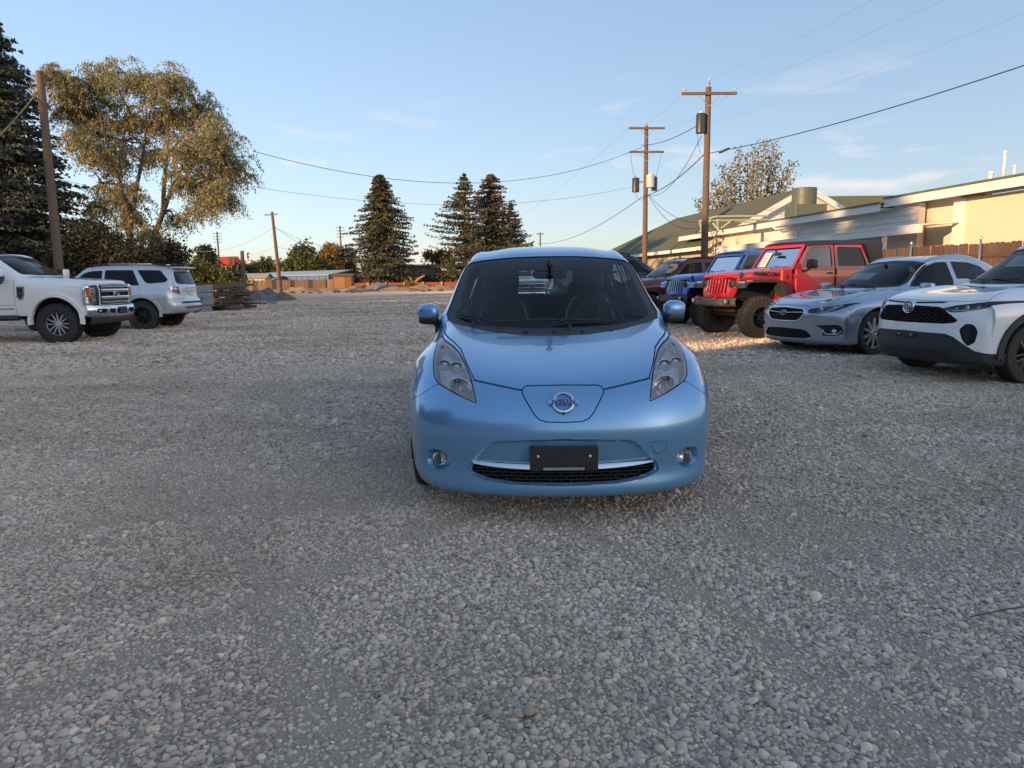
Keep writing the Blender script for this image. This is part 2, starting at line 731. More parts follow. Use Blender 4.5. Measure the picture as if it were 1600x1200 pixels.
# ------------------------------------------------------------------ ground
def ground_material():
    m = bpy.data.materials.new('gravel ground')
    m.use_nodes = True
    nt = m.node_tree; N = nt.nodes; L = nt.links.new
    b = N['Principled BSDF']
    b.inputs['Roughness'].default_value = 0.95
    b.inputs['Specular IOR Level'].default_value = 0.0
    b.inputs['Diffuse Roughness'].default_value = 1.0
    tc = N.new('ShaderNodeTexCoord')
    v1 = N.new('ShaderNodeTexVoronoi'); v1.inputs['Scale'].default_value = 48.0
    L(tc.outputs['Object'], v1.inputs['Vector'])
    vd = N.new('ShaderNodeTexVoronoi'); vd.feature = 'DISTANCE_TO_EDGE'; vd.inputs['Scale'].default_value = 48.0
    L(tc.outputs['Object'], vd.inputs['Vector'])
    nz = N.new('ShaderNodeTexNoise'); nz.inputs['Scale'].default_value = 0.45; nz.inputs['Detail'].default_value = 7; nz.inputs['Roughness'].default_value = .6
    mp = N.new('ShaderNodeMapping'); mp.inputs['Scale'].default_value = (.55, 1.0, 1.0); mp.inputs['Rotation'].default_value = (0, 0, .35)
    L(tc.outputs['Object'], mp.inputs[0]); L(mp.outputs[0], nz.inputs['Vector'])
    cr = N.new('ShaderNodeValToRGB')
    cr.color_ramp.elements[0].color = (0.46, 0.375, 0.30, 1); cr.color_ramp.elements[1].color = (0.78, 0.65, 0.52, 1)
    L(v1.outputs['Color'], cr.inputs[0])
    dirt = N.new('ShaderNodeMixRGB'); dirt.inputs[2].default_value = (0.36, 0.295, 0.23, 1)
    mr = N.new('ShaderNodeMapRange'); mr.inputs['From Min'].default_value = .50; mr.inputs['From Max'].default_value = .66; mr.inputs['To Max'].default_value = .75
    L(nz.outputs[0], mr.inputs[0]); L(mr.outputs[0], dirt.inputs[0]); L(cr.outputs[0], dirt.inputs[1])
    edge = N.new('ShaderNodeMapRange'); edge.inputs['From Max'].default_value = .12; edge.inputs['To Min'].default_value = .6
    L(vd.outputs['Distance'], edge.inputs[0])
    mu = N.new('ShaderNodeMixRGB'); mu.blend_type = 'MULTIPLY'; mu.inputs[0].default_value = 1
    L(dirt.outputs[0], mu.inputs[1]); L(edge.outputs[0], mu.inputs[2])
    # coarser mottling that still reads in the distance
    n2 = N.new('ShaderNodeTexNoise'); n2.inputs['Scale'].default_value = 5.0; n2.inputs['Detail'].default_value = 9; n2.inputs['Roughness'].default_value = .75
    L(tc.outputs['Object'], n2.inputs['Vector'])
    m2 = N.new('ShaderNodeMapRange'); m2.inputs['From Min'].default_value = .3; m2.inputs['From Max'].default_value = .7; m2.inputs['To Min'].default_value = .68; m2.inputs['To Max'].default_value = 1.32
    L(n2.outputs[0], m2.inputs[0])
    mv = N.new('ShaderNodeMixRGB'); mv.blend_type = 'MULTIPLY'; mv.inputs[0].default_value = 1
    L(mu.outputs[0], mv.inputs[1]); L(m2.outputs[0], mv.inputs[2])
    # packed dirt and fines under the loose stones, bare gravel further off
    nf = N.new('ShaderNodeTexNoise'); nf.inputs['Scale'].default_value = 160.0; nf.inputs['Detail'].default_value = 5; nf.inputs['Roughness'].default_value = .8
    L(tc.outputs['Object'], nf.inputs['Vector'])
    fr = N.new('ShaderNodeValToRGB')
    fr.color_ramp.elements[0].position = .35; fr.color_ramp.elements[0].color = (.27, .225, .175, 1)
    fr.color_ramp.elements[1].position = .68; fr.color_ramp.elements[1].color = (.58, .485, .385, 1)
    L(nf.outputs[0], fr.inputs[0])
    sx = N.new('ShaderNodeSeparateXYZ'); L(tc.outputs['Object'], sx.inputs[0])
    my = N.new('ShaderNodeMapRange'); my.inputs['From Min'].default_value = 26.0; my.inputs['From Max'].default_value = 46.0
    L(sx.outputs['Y'], my.inputs[0])
    bl = N.new('ShaderNodeMixRGB'); L(my.outputs[0], bl.inputs[0]); L(fr.outputs[0], bl.inputs[1]); L(mv.outputs[0], bl.inputs[2])
    L(bl.outputs[0], b.inputs['Base Color'])
    bp = N.new('ShaderNodeBump'); bp.inputs['Strength'].default_value = .2; bp.inputs['Distance'].default_value = .02
    L(vd.outputs['Distance'], bp.inputs['Height']); L(bp.outputs[0], b.inputs['Normal'])
    return m


rows = []
gx = [-1500, -300, -100] + list(np.linspace(-60, 60, 31)) + [100, 300, 1500]
gy = [-800, -200, -60] + list(np.linspace(-30, 120, 31)) + [200, 600, 2500]
for y in gy:
    rows.append([Vector((x, y, 0)) for x in gx])
b = MB(); b.grid(rows)
ground = b.obj('ground', ground_material(), None, False)
tag(ground, kind='structure')
# ------------------------------------------------------------------ shared car materials and parts
M_RUBBER = mat('tyre rubber', (0.022, 0.022, 0.023), 0.82, var=0.4, vscale=14, color2=(0.05, 0.046, 0.042))
M_PLASTIC = mat('black plastic', (0.022, 0.022, 0.024), 0.5, var=0.3, vscale=20)
M_TRIM = mat('dark grey plastic trim', (0.035, 0.036, 0.038), 0.62, bump=0.1, bscale=300)
M_SEAM = mat('dark panel gap', (0.004, 0.004, 0.005), 0.9)
M_CHROME = mat('chrome', (0.78, 0.79, 0.8), 0.09, 1.0)
M_ALLOY = mat('silver alloy', (0.55, 0.56, 0.57), 0.28, 1.0)
M_ALLOY_D = mat('dark alloy', (0.10, 0.10, 0.105), 0.35, 0.8)
M_BLACKRIM = mat('black painted wheel', (0.012, 0.012, 0.013), 0.3, coat=0.5)
M_LENS = glass('clear headlamp lens', (0.93, 0.95, 0.96), 0.02, 1.45, 0.05, (0.75, 0.78, 0.8))
M_REFL = mat('headlamp reflector', (0.80, 0.82, 0.84), 0.16, 0.85)
M_REFLG = mat('headlamp housing', (0.30, 0.32, 0.34), 0.3, 0.3)
M_DARKHOUS = mat('dark lamp housing', (0.04, 0.04, 0.045), 0.35, 0.2)
M_BULB = mat('projector lens glass', (0.55, 0.6, 0.63), 0.05, 0.6, coat=1.0)
M_AMBER = mat('amber lens', (0.65, 0.20, 0.03), 0.2, coat=0.6)
M_REDLENS = mat('red tail lens', (0.32, 0.01, 0.012), 0.12, coat=1.0)
M_GLASS = glass('windscreen glass', (0.74, 0.80, 0.79), 0.0, 1.33)
M_GLASSD = glass('tinted glass', (0.34, 0.37, 0.37), 0.0, 1.4)
M_PRIV = glass('privacy glass', (0.05, 0.055, 0.06), 0.0, 1.5)
M_CLOTH = mat('black upholstery', (0.03, 0.03, 0.034), 0.7, bump=0.1, bscale=120)
M_STITCH = mat('pale seat piping', (0.55, 0.56, 0.58), 0.6)
M_DASH = mat('dashboard vinyl', (0.02, 0.021, 0.024), 0.55, bump=0.15, bscale=200)
M_LINER = mat('greige pillar trim', (0.42, 0.42, 0.38), 0.8)
M_UNDER = mat('underbody', (0.012, 0.012, 0.012), 0.9)
M_PAPER = mat('window price sheet', (0.75, 0.74, 0.68), 0.8, var=0.12, vscale=30)


def make_wheel(parent, pos, r, w, rr, s, spokes=5, rim=None, style='twin', knob=False, steer=0.0, face=None, nk=0):
    """wheel centred on pos, axle along y, s = outward side"""
    rim = rim or M_ALLOY
    face = face or rim
    T = Matrix.Translation(pos) @ Matrix.Rotation(steer, 4, 'Z') @ Matrix.Rotation(-s * math.pi / 2, 4, 'X')
    # local: z = outward
    h = w / 2
    b = MB()
    b.lathe([(rr * .55, -h * .7), (rr * .985, -h * .78), (rr, -h * .95), (rr * .97, -h * .8), (rr * .955, -h * .3), (rr * .955, h * .55), (rr * .985, h * .86), (rr * 1.02, h * .93), (rr * 1.03, h * .86)], T, 40)
    b.lathe([(0.0, -h * .2), (rr * .95, -h * .2)], T, 32)
    wh = b.obj('wheel', rim, parent, True, 30)
    d = MB()
    d.lathe([(0, -h * .12), (rr * .72, -h * .12), (rr * .74, -h * .05), (0, -h * .05)], T, 24)
    d.obj('brake_disc', M_ALLOY_D, wh, True, 30)
    zf = h * .62
    sp = MB()
    for k in range(spokes):
        a = 2 * math.pi * k / spokes + 0.3
        M = T @ Matrix.Rotation(a, 4, 'Z')
        def bar(y0, y1, w0, w1, t=.022):
            vs = []
            for (x, yy, ww, z0) in ((rr * .14, y0, w0, zf), (rr * .97, y1, w1, zf * .93)):
                vs += [M @ Vector((x, yy - ww, z0 - t)), M @ Vector((x, yy + ww, z0 - t)), M @ Vector((x, yy + ww * .75, z0 + .004)), M @ Vector((x, yy - ww * .75, z0 + .004))]
            sp.add(vs, [(0, 1, 2, 3), (4, 7, 6, 5), (0, 4, 5, 1), (1, 5, 6, 2), (2, 6, 7, 3), (3, 7, 4, 0)])
        if style == 'twin':
            bar(rr * .07, rr * .17, rr * .05, rr * .055); bar(-rr * .07, -rr * .17, rr * .05, rr * .055)
        elif style == 'vee':
            bar(rr * .02, rr * .30, rr * .055, rr * .05); bar(-rr * .02, -rr * .30, rr * .055, rr * .05)
        else:
            bar(0, 0, rr * .10, rr * .14)
    sp.lathe([(rr * .94, zf * .9), (rr * .985, zf * 1.02), (rr * 1.0, zf * .95)], T, 40)
    sp.lathe([(rr * .26, zf - .03), (rr * .25, zf + .002), (rr * .19, zf + .010), (rr * .17, zf + .002), (0, zf + .002)], T, 20)
    sp.obj('spokes', face, wh, False)
    lug = MB()
    nl = 6 if r > .38 else 5
    for k in range(nl):
        a = 2 * math.pi * k / nl
        lug.lathe([(.012, 0), (.012, .018), (.006, .024), (0, .024)], T @ Matrix.Translation((rr * .2 * math.cos(a), rr * .2 * math.sin(a), zf)), 6)
    o = lug.obj('lug_nuts', M_CHROME if rim is not M_BLACKRIM else M_BLACKRIM, wh)
    o['kind'] = 'stuff'
    t = MB()
    prof = [(rr * .98, -h * .86), (rr * 1.02, -h * .97), ((rr + r) / 2, -h * 1.04), (r * .955, -h * .98), (r * .985, -h * .86)]
    for gy in (-.55, -.18, .18, .55):
        prof += [(r * (1 - .012 * abs(gy)), h * gy - h * .05), (r - .009, h * gy - h * .04), (r - .009, h * gy + h * .04), (r * (1 - .012 * abs(gy)), h * gy + h * .05)]
    prof += [(r * .985, h * .86), (r * .955, h * .98), ((rr + r) / 2, h * 1.04), (rr * 1.02, h * .97), (rr * .98, h * .86)]
    t.lathe(prof, T, 56)
    if knob:
        n = nk or 30
        for k in range(n):
            for q, (ax, wd, off) in enumerate(((.72, .34, 0), (-.72, .34, .5), (.22, .30, .5), (-.22, .30, 0), (.98, .12, .5), (-.98, .12, 0))):
                a = 2 * math.pi * (k + off) / n
                rad = r + .004 if q < 4 else r * .955
                tz = .026 if q < 4 else .05
                M = T @ Matrix.Rotation(a, 4, 'Z') @ Matrix.Translation((rad, 0, ax * h)) @ Matrix.Rotation(0.25 * (1 if q % 2 else -1), 4, 'X')
                vs = [M @ Vector((x * tz / 2, y * r * math.pi / n * .66, z * h * wd / 2 * (.8 if x > 0 else 1))) for x in (-1, 1) for y in (-1, 1) for z in (-1, 1)]
                t.add(vs, [(0, 1, 3, 2), (4, 6, 7, 5), (0, 4, 5, 1), (2, 3, 7, 6), (0, 2, 6, 4), (1, 5, 7, 3)])
    t.obj('tyre', M_RUBBER, wh, True, 30, fixn=False)
    return wh


def wheel_well(parent, x, z, r, y0, y1, material=None):
    """inner arch liner: open cylinder shell with an inner wall"""
    b = MB()
    s = 1 if y1 > 0 else -1
    n = 20
    rows = []
    for yy in (y1, y0):
        rows.append([Vector((x + r * math.cos(math.pi * 1.12 * k / n - .06 * math.pi), yy, z + r * math.sin(math.pi * 1.12 * k / n - .06 * math.pi))) for k in range(n + 1)])
    b.grid(rows)
    c = Vector((x, y0, z))
    b.add([c] + rows[1], [(0, k + 1, k + 2) for k in range(n)])
    return b.obj('wheel_well', material or M_UNDER, parent, True, 40)


def arch_lip(parent, x, z, r, yo, material, width=.02, out=.006, a0=-8, a1=188, name='arch_lip', ex=1.0):
    """raised lip round a wheel arch; yo(angle) gives the body's half-width there"""
    n = 30
    b = MB()
    rows = [[], [], [], []]
    for k in range(n + 1):
        a = R(a0 + (a1 - a0) * k / n)
        for q, (rad, oy) in enumerate(((r + width, -.012), (r + width * .9, out), (r, out), (r - .008, -.05))):
            X, Z = x + rad * ex * math.cos(a), z + rad * math.sin(a)
            rows[q].append(Vector((X, yo(X, Z) + oy, Z)))
    b.grid(rows)
    b.obj(name, material, parent, True, 50)
    b2 = MB()
    b2.grid([[Vector((p.x, -p.y, p.z)) for p in r_] for r_ in rows])
    return b2.obj(name, material, parent, True, 50)


def ellipsoid_box(b, c, half, e=0.45, nu=16, nv=20, rot=None, squash=None):
    """superellipsoid"""
    def sp(w, e_): return math.copysign(abs(w) ** e_, w)
    rows = []
    for i in range(nu + 1):
        u = -math.pi / 2 + math.pi * i / nu
        row = []
        for k in range(nv):
            v = 2 * math.pi * k / nv
            p = Vector((half[0] * sp(math.cos(u), e) * sp(math.cos(v), e), half[1] * sp(math.cos(u), e) * sp(math.sin(v), e), half[2] * sp(math.sin(u), e)))
            if squash: p = squash(p)
            if rot: p = rot @ p
            row.append(p + Vector(c))
        rows.append(row + [row[0]])
    return b.grid(rows)


def car_seat(parent, x, y, z, wd=.48, hr=True, lean=18, sc=1.0, stitch=True):
    """front seat: cushion, backrest, headrest, pale piping round the shoulders"""
    b = MB()
    ellipsoid_box(b, (x + .18, y, z), (.27, wd / 2, .09), .4, 10, 18)
    cu = b.obj('seat_cushion', M_CLOTH, parent, True)
    Rm = Matrix.Rotation(R(-lean), 3, 'Y')
    b = MB()
    def taper(p):
        return Vector((p.x, p.y * (1 - .22 * max(0, p.z / .32)), p.z))
    ellipsoid_box(b, Vector((x, y, z)) + Rm @ Vector((-.05, 0, .34)), (.075, wd / 2, .33), .5, 14, 22, Rm, taper)
    bk = b.obj('seat_back', M_CLOTH, parent, True)
    if stitch:
        for s in (-1, 1):
            b = MB()
            pts = [Vector((x, y, z)) + Rm @ Vector((.032, s * wd / 2 * f, h)) for f, h in ((.80, .10), (.84, .25), (.82, .38), (.72, .50), (.55, .58), (.40, .60))]
            b.tube(pts, .0035, 5)
            b.obj('piping', M_STITCH, bk, True)
    if hr:
        b = MB()
        ellipsoid_box(b, Vector((x, y, z)) + Rm @ Vector((-.03, 0, .76)), (.055, .135, .10), .5, 10, 18, Rm)
        for s in (-1, 1):
            b.tube([Vector((x, y + s * .06, z)) + Rm @ Vector((-.04, 0, .6)), Vector((x, y + s * .06, z)) + Rm @ Vector((-.04, 0, .72))], .007, 6)
        b.obj('headrest', M_CLOTH, parent, True)


def steering_wheel(parent, c, r=.185, tilt=28):
    T = Matrix.Translation(c) @ Matrix.Rotation(R(90 - tilt), 4, 'Y')
    b = MB()
    pts = [T @ Vector((r * math.cos(a), r * math.sin(a), 0)) for a in [2 * math.pi * k / 28 for k in range(29)]]
    b.tube(pts, .016, 8, False)
    for a in (0, math.pi * .5, math.pi, ):
        b.tube([T @ Vector((0, 0, -.01)), T @ Vector((r * math.cos(a + math.pi / 2) * .97, r * math.sin(a + math.pi / 2) * .97, 0))], [.03, .014], 6)
    b.lathe([(.0, .025), (.06, .02), (.075, -.02), (0, -.03)], T, 18)
    return b.obj('steering_wheel', M_DASH, parent, True, 50)


def rear_mirror(parent, c):
    b = MB()
    ellipsoid_box(b, c, (.02, .125, .035), .45, 8, 16)
    o = b.obj('rear_view_mirror', M_PLASTIC, parent, True)
    b = MB()
    b.tube([Vector(c) + Vector((.01, 0, .02)), Vector(c) + Vector((.05, 0, .09))], .012, 6)
    ellipsoid_box(b, Vector(c) + Vector((.05, 0, .075)), (.022, .024, .03), .7, 8, 12)
    b.obj('mirror_stem', M_PLASTIC, o, True)
    return o


def wiper(parent, p0, p1, p2, lift=.012):
    """arm from pivot p0 to p1, blade centred on p1 reaching to p2"""
    b = MB()
    p0, p1, p2 = Vector(p0), Vector(p1), Vector(p2)
    b.lathe([(.0, .012), (.012, .01), (.014, -.01)], Matrix.Translation(p0), 10)
    b.tube([p0 + Vector((0, 0, .012)), p0.lerp(p1, .5) + Vector((.01, 0, .02)), p1 + Vector((0, 0, lift))], [.009, .007, .005], 6)
    o = b.obj('wiper', M_PLASTIC, parent, True, 50)
    b = MB()
    q0 = p1 - (p2 - p1)
    b.tube([q0, q0.lerp(p2, .25) + Vector((.004, 0, .007)), p1 + Vector((.006, 0, .010)), q0.lerp(p2, .75) + Vector((.004, 0, .007)), p2], .007, 5)
    b.obj('wiper_blade', M_RUBBER, o, True, 50)
    return o


def honeycomb(b, x_of, y0, y1, z0, z1, dy, dz, t=.006, dep=.02, inside=None):
    """row-staggered cell lattice of thin bars in the y-z plane"""
    nz = int((z1 - z0) / dz)
    for i in range(nz + 1):
        z = z0 + i * dz
        y = y0
        while y < y1:
            yn = min(y + dy, y1)
            if inside is None or inside((y + yn) / 2, z):
                b.box((x_of((y + yn) / 2) - dep / 2, (y + yn) / 2, z), (dep, yn - y, t))
            y = yn
    for i in range(nz):
        z = z0 + (i + .5) * dz
        y = y0 + (dy / 2 if i % 2 else 0)
        while y < y1:
            if inside is None or inside(y, z):
                b.box((x_of(y) - dep / 2, y, z), (dep, t, dz))
            y += dy
    return b
# ------------------------------------------------------------------ the blue hatchback: body lines (x forward, nose at x = 0)
HATCH_ROWS = [
 [(-0.12,0,0.165),(-0.13,0.2,0.165),(-0.16,0.42,0.168),(-0.23,0.6,0.172),(-0.33,0.699,0.176),(-0.42,0.737,0.18),(-0.52,0.771,0.182),(-0.62,0.79,0.185),(-0.75,0.804,0.19)],
 [(-0.025,0,0.2),(-0.035,0.2,0.2),(-0.07,0.42,0.205),(-0.145,0.6,0.21),(-0.245,0.724,0.215),(-0.34,0.771,0.225),(-0.454,0.804,0.235),(-0.594,0.824,0.237),(-0.744,0.83,0.24)],
 [(-0.032,0,0.29),(-0.042,0.2,0.29),(-0.077,0.42,0.293),(-0.152,0.6,0.3),(-0.252,0.734,0.305),(-0.357,0.785,0.31),(-0.454,0.819,0.32),(-0.604,0.836,0.33),(-0.754,0.843,0.335)],
 [(-0.014,0,0.4),(-0.024,0.2,0.4),(-0.059,0.42,0.405),(-0.132,0.6,0.41),(-0.236,0.741,0.42),(-0.344,0.794,0.43),(-0.451,0.828,0.44),(-0.601,0.844,0.445),(-0.751,0.85,0.42)],
 [(0,0,0.52),(-0.01,0.2,0.52),(-0.045,0.42,0.525),(-0.12,0.6,0.53),(-0.23,0.741,0.54),(-0.342,0.798,0.55),(-0.46,0.832,0.56),(-0.6,0.85,0.55),(-0.76,0.854,0.48)],
 [(-0.03,0,0.63),(-0.04,0.2,0.633),(-0.08,0.42,0.642),(-0.16,0.6,0.652),(-0.27,0.734,0.66),(-0.38,0.792,0.665),(-0.5,0.83,0.665),(-0.63,0.851,0.645),(-0.78,0.855,0.5)],
 [(-0.1,0,0.72),(-0.11,0.2,0.724),(-0.155,0.42,0.738),(-0.24,0.59,0.752),(-0.35,0.709,0.762),(-0.46,0.773,0.762),(-0.58,0.821,0.745),(-0.7,0.849,0.7),(-0.8,0.857,0.52)],
 [(-0.25,0,0.785),(-0.26,0.2,0.79),(-0.3,0.41,0.808),(-0.375,0.56,0.828),(-0.475,0.685,0.842),(-0.585,0.761,0.836),(-0.7,0.823,0.805),(-0.8,0.861,0.73),(-0.86,0.872,0.5)],
 [(-0.5,0,0.845),(-0.51,0.2,0.85),(-0.545,0.39,0.867),(-0.6,0.54,0.89),(-0.68,0.655,0.908),(-0.77,0.738,0.892),(-0.86,0.816,0.842),(-0.93,0.861,0.75),(-0.97,0.872,0.45)],
 [(-0.75,0,0.89),(-0.76,0.2,0.893),(-0.79,0.38,0.905),(-0.84,0.53,0.93),(-0.9,0.635,0.952),(-0.97,0.719,0.932),(-1.03,0.806,0.865),(-1.07,0.858,0.75),(-1.1,0.87,0.4)],
 [(-0.97,0,0.925),(-0.98,0.2,0.928),(-1.01,0.38,0.938),(-1.06,0.54,0.958),(-1.12,0.64,0.985),(-1.17,0.735,0.955),(-1.2,0.808,0.875),(-1.22,0.858,0.75),(-1.23,0.867,0.3)],
 [(-1.12,0,0.962),(-1.13,0.2,0.964),(-1.17,0.38,0.97),(-1.25,0.585,0.988),(-1.37,0.73,1.018),(-1.38,0.752,0.965),(-1.38,0.814,0.885),(-1.38,0.856,0.75),(-1.38,0.856,0.2)],
 [(-1.22,0,1.02),(-1.23,0.2,1.02),(-1.27,0.38,1.025),(-1.36,0.585,1.04),(-1.5,0.735,1.06),(-1.5,0.77,0.97),(-1.5,0.817,0.888),(-1.5,0.855,0.75),(-1.5,0.854,0.2)],
 [(-1.5,0,1.19),(-1.51,0.2,1.188),(-1.55,0.37,1.18),(-1.62,0.56,1.17),(-1.72,0.71,1.15),(-1.72,0.775,0.985),(-1.72,0.822,0.892),(-1.72,0.855,0.74),(-1.72,0.853,0.19)],
 [(-1.8,0,1.345),(-1.81,0.2,1.342),(-1.84,0.36,1.33),(-1.89,0.54,1.312),(-1.96,0.683,1.278),(-1.96,0.779,0.995),(-1.96,0.826,0.895),(-1.96,0.856,0.72),(-1.96,0.853,0.19)],
 [(-2.06,0,1.452),(-2.07,0.2,1.449),(-2.09,0.35,1.44),(-2.12,0.52,1.418),(-2.16,0.65,1.373),(-2.16,0.781,1),(-2.16,0.829,0.9),(-2.16,0.858,0.72),(-2.16,0.853,0.19)],
 [(-2.18,0,1.49),(-2.18,0.2,1.487),(-2.2,0.35,1.478),(-2.22,0.515,1.448),(-2.25,0.637,1.387),(-2.25,0.782,1),(-2.25,0.831,0.9),(-2.25,0.859,0.72),(-2.25,0.853,0.19)],
 [(-2.45,0,1.535),(-2.45,0.2,1.532),(-2.45,0.35,1.522),(-2.45,0.51,1.491),(-2.46,0.625,1.431),(-2.46,0.783,1),(-2.46,0.831,0.9),(-2.46,0.861,0.72),(-2.46,0.853,0.19)],
 [(-2.9,0,1.553),(-2.9,0.2,1.55),(-2.9,0.35,1.54),(-2.9,0.505,1.508),(-2.9,0.617,1.445),(-2.9,0.766,1.005),(-2.9,0.831,0.9),(-2.9,0.863,0.72),(-2.9,0.853,0.19)],
 [(-3.35,0,1.535),(-3.35,0.2,1.532),(-3.35,0.34,1.522),(-3.35,0.495,1.488),(-3.35,0.605,1.42),(-3.35,0.755,1.02),(-3.35,0.831,0.91),(-3.35,0.865,0.72),(-3.35,0.856,0.2)],
 [(-3.8,0,1.492),(-3.8,0.2,1.489),(-3.8,0.33,1.478),(-3.8,0.475,1.443),(-3.8,0.575,1.375),(-3.8,0.73,1.04),(-3.8,0.812,0.92),(-3.8,0.856,0.72),(-3.8,0.851,0.25)],
 [(-4.15,0,1.435),(-4.15,0.2,1.43),(-4.14,0.31,1.42),(-4.12,0.445,1.378),(-4.08,0.555,1.295),(-4.05,0.7,1.05),(-4.05,0.782,0.93),(-4.05,0.831,0.72),(-4.05,0.831,0.28)],
 [(-4.22,0,1.36),(-4.22,0.2,1.355),(-4.21,0.31,1.34),(-4.19,0.43,1.3),(-4.15,0.53,1.24),(-4.15,0.68,1.04),(-4.15,0.763,0.92),(-4.15,0.812,0.72),(-4.15,0.812,0.28)],
 [(-4.34,0,1.02),(-4.34,0.25,1.015),(-4.32,0.42,1),(-4.28,0.56,0.98),(-4.24,0.66,0.95),(-4.22,0.704,0.9),(-4.22,0.753,0.82),(-4.22,0.782,0.68),(-4.22,0.782,0.28)],
 [(-4.42,0,0.72),(-4.42,0.3,0.72),(-4.4,0.5,0.71),(-4.36,0.65,0.7),(-4.31,0.73,0.68),(-4.28,0.743,0.64),(-4.27,0.763,0.56),(-4.26,0.773,0.45),(-4.26,0.773,0.28)],
 [(-4.44,0,0.48),(-4.44,0.3,0.48),(-4.42,0.5,0.475),(-4.38,0.66,0.47),(-4.33,0.74,0.45),(-4.3,0.743,0.42),(-4.29,0.758,0.37),(-4.28,0.763,0.32),(-4.28,0.763,0.27)],
 [(-4.36,0,0.25),(-4.36,0.3,0.25),(-4.34,0.5,0.25),(-4.3,0.63,0.25),(-4.27,0.7,0.25),(-4.26,0.704,0.25),(-4.25,0.714,0.25),(-4.25,0.724,0.25),(-4.25,0.724,0.25)],
]
HATCH_LOC, HATCH_RZ = (0.252, 3.42, 0.0), R(-90 - 1.0)
# ------------------------------------------------------------------ the blue hatchback
M_BLUE = mat('pale blue metallic paint', (0.185, 0.395, 0.655), 0.26, 0.52, coat=1.0, flake=0.008)


def mir(half):
    """mirrors a half outline (y >= 0, from the bottom centre to the top centre)"""
    return [(y, z) for y, z in half] + [(-y, z) for y, z in half[::-1] if abs(y) > 1e-6]


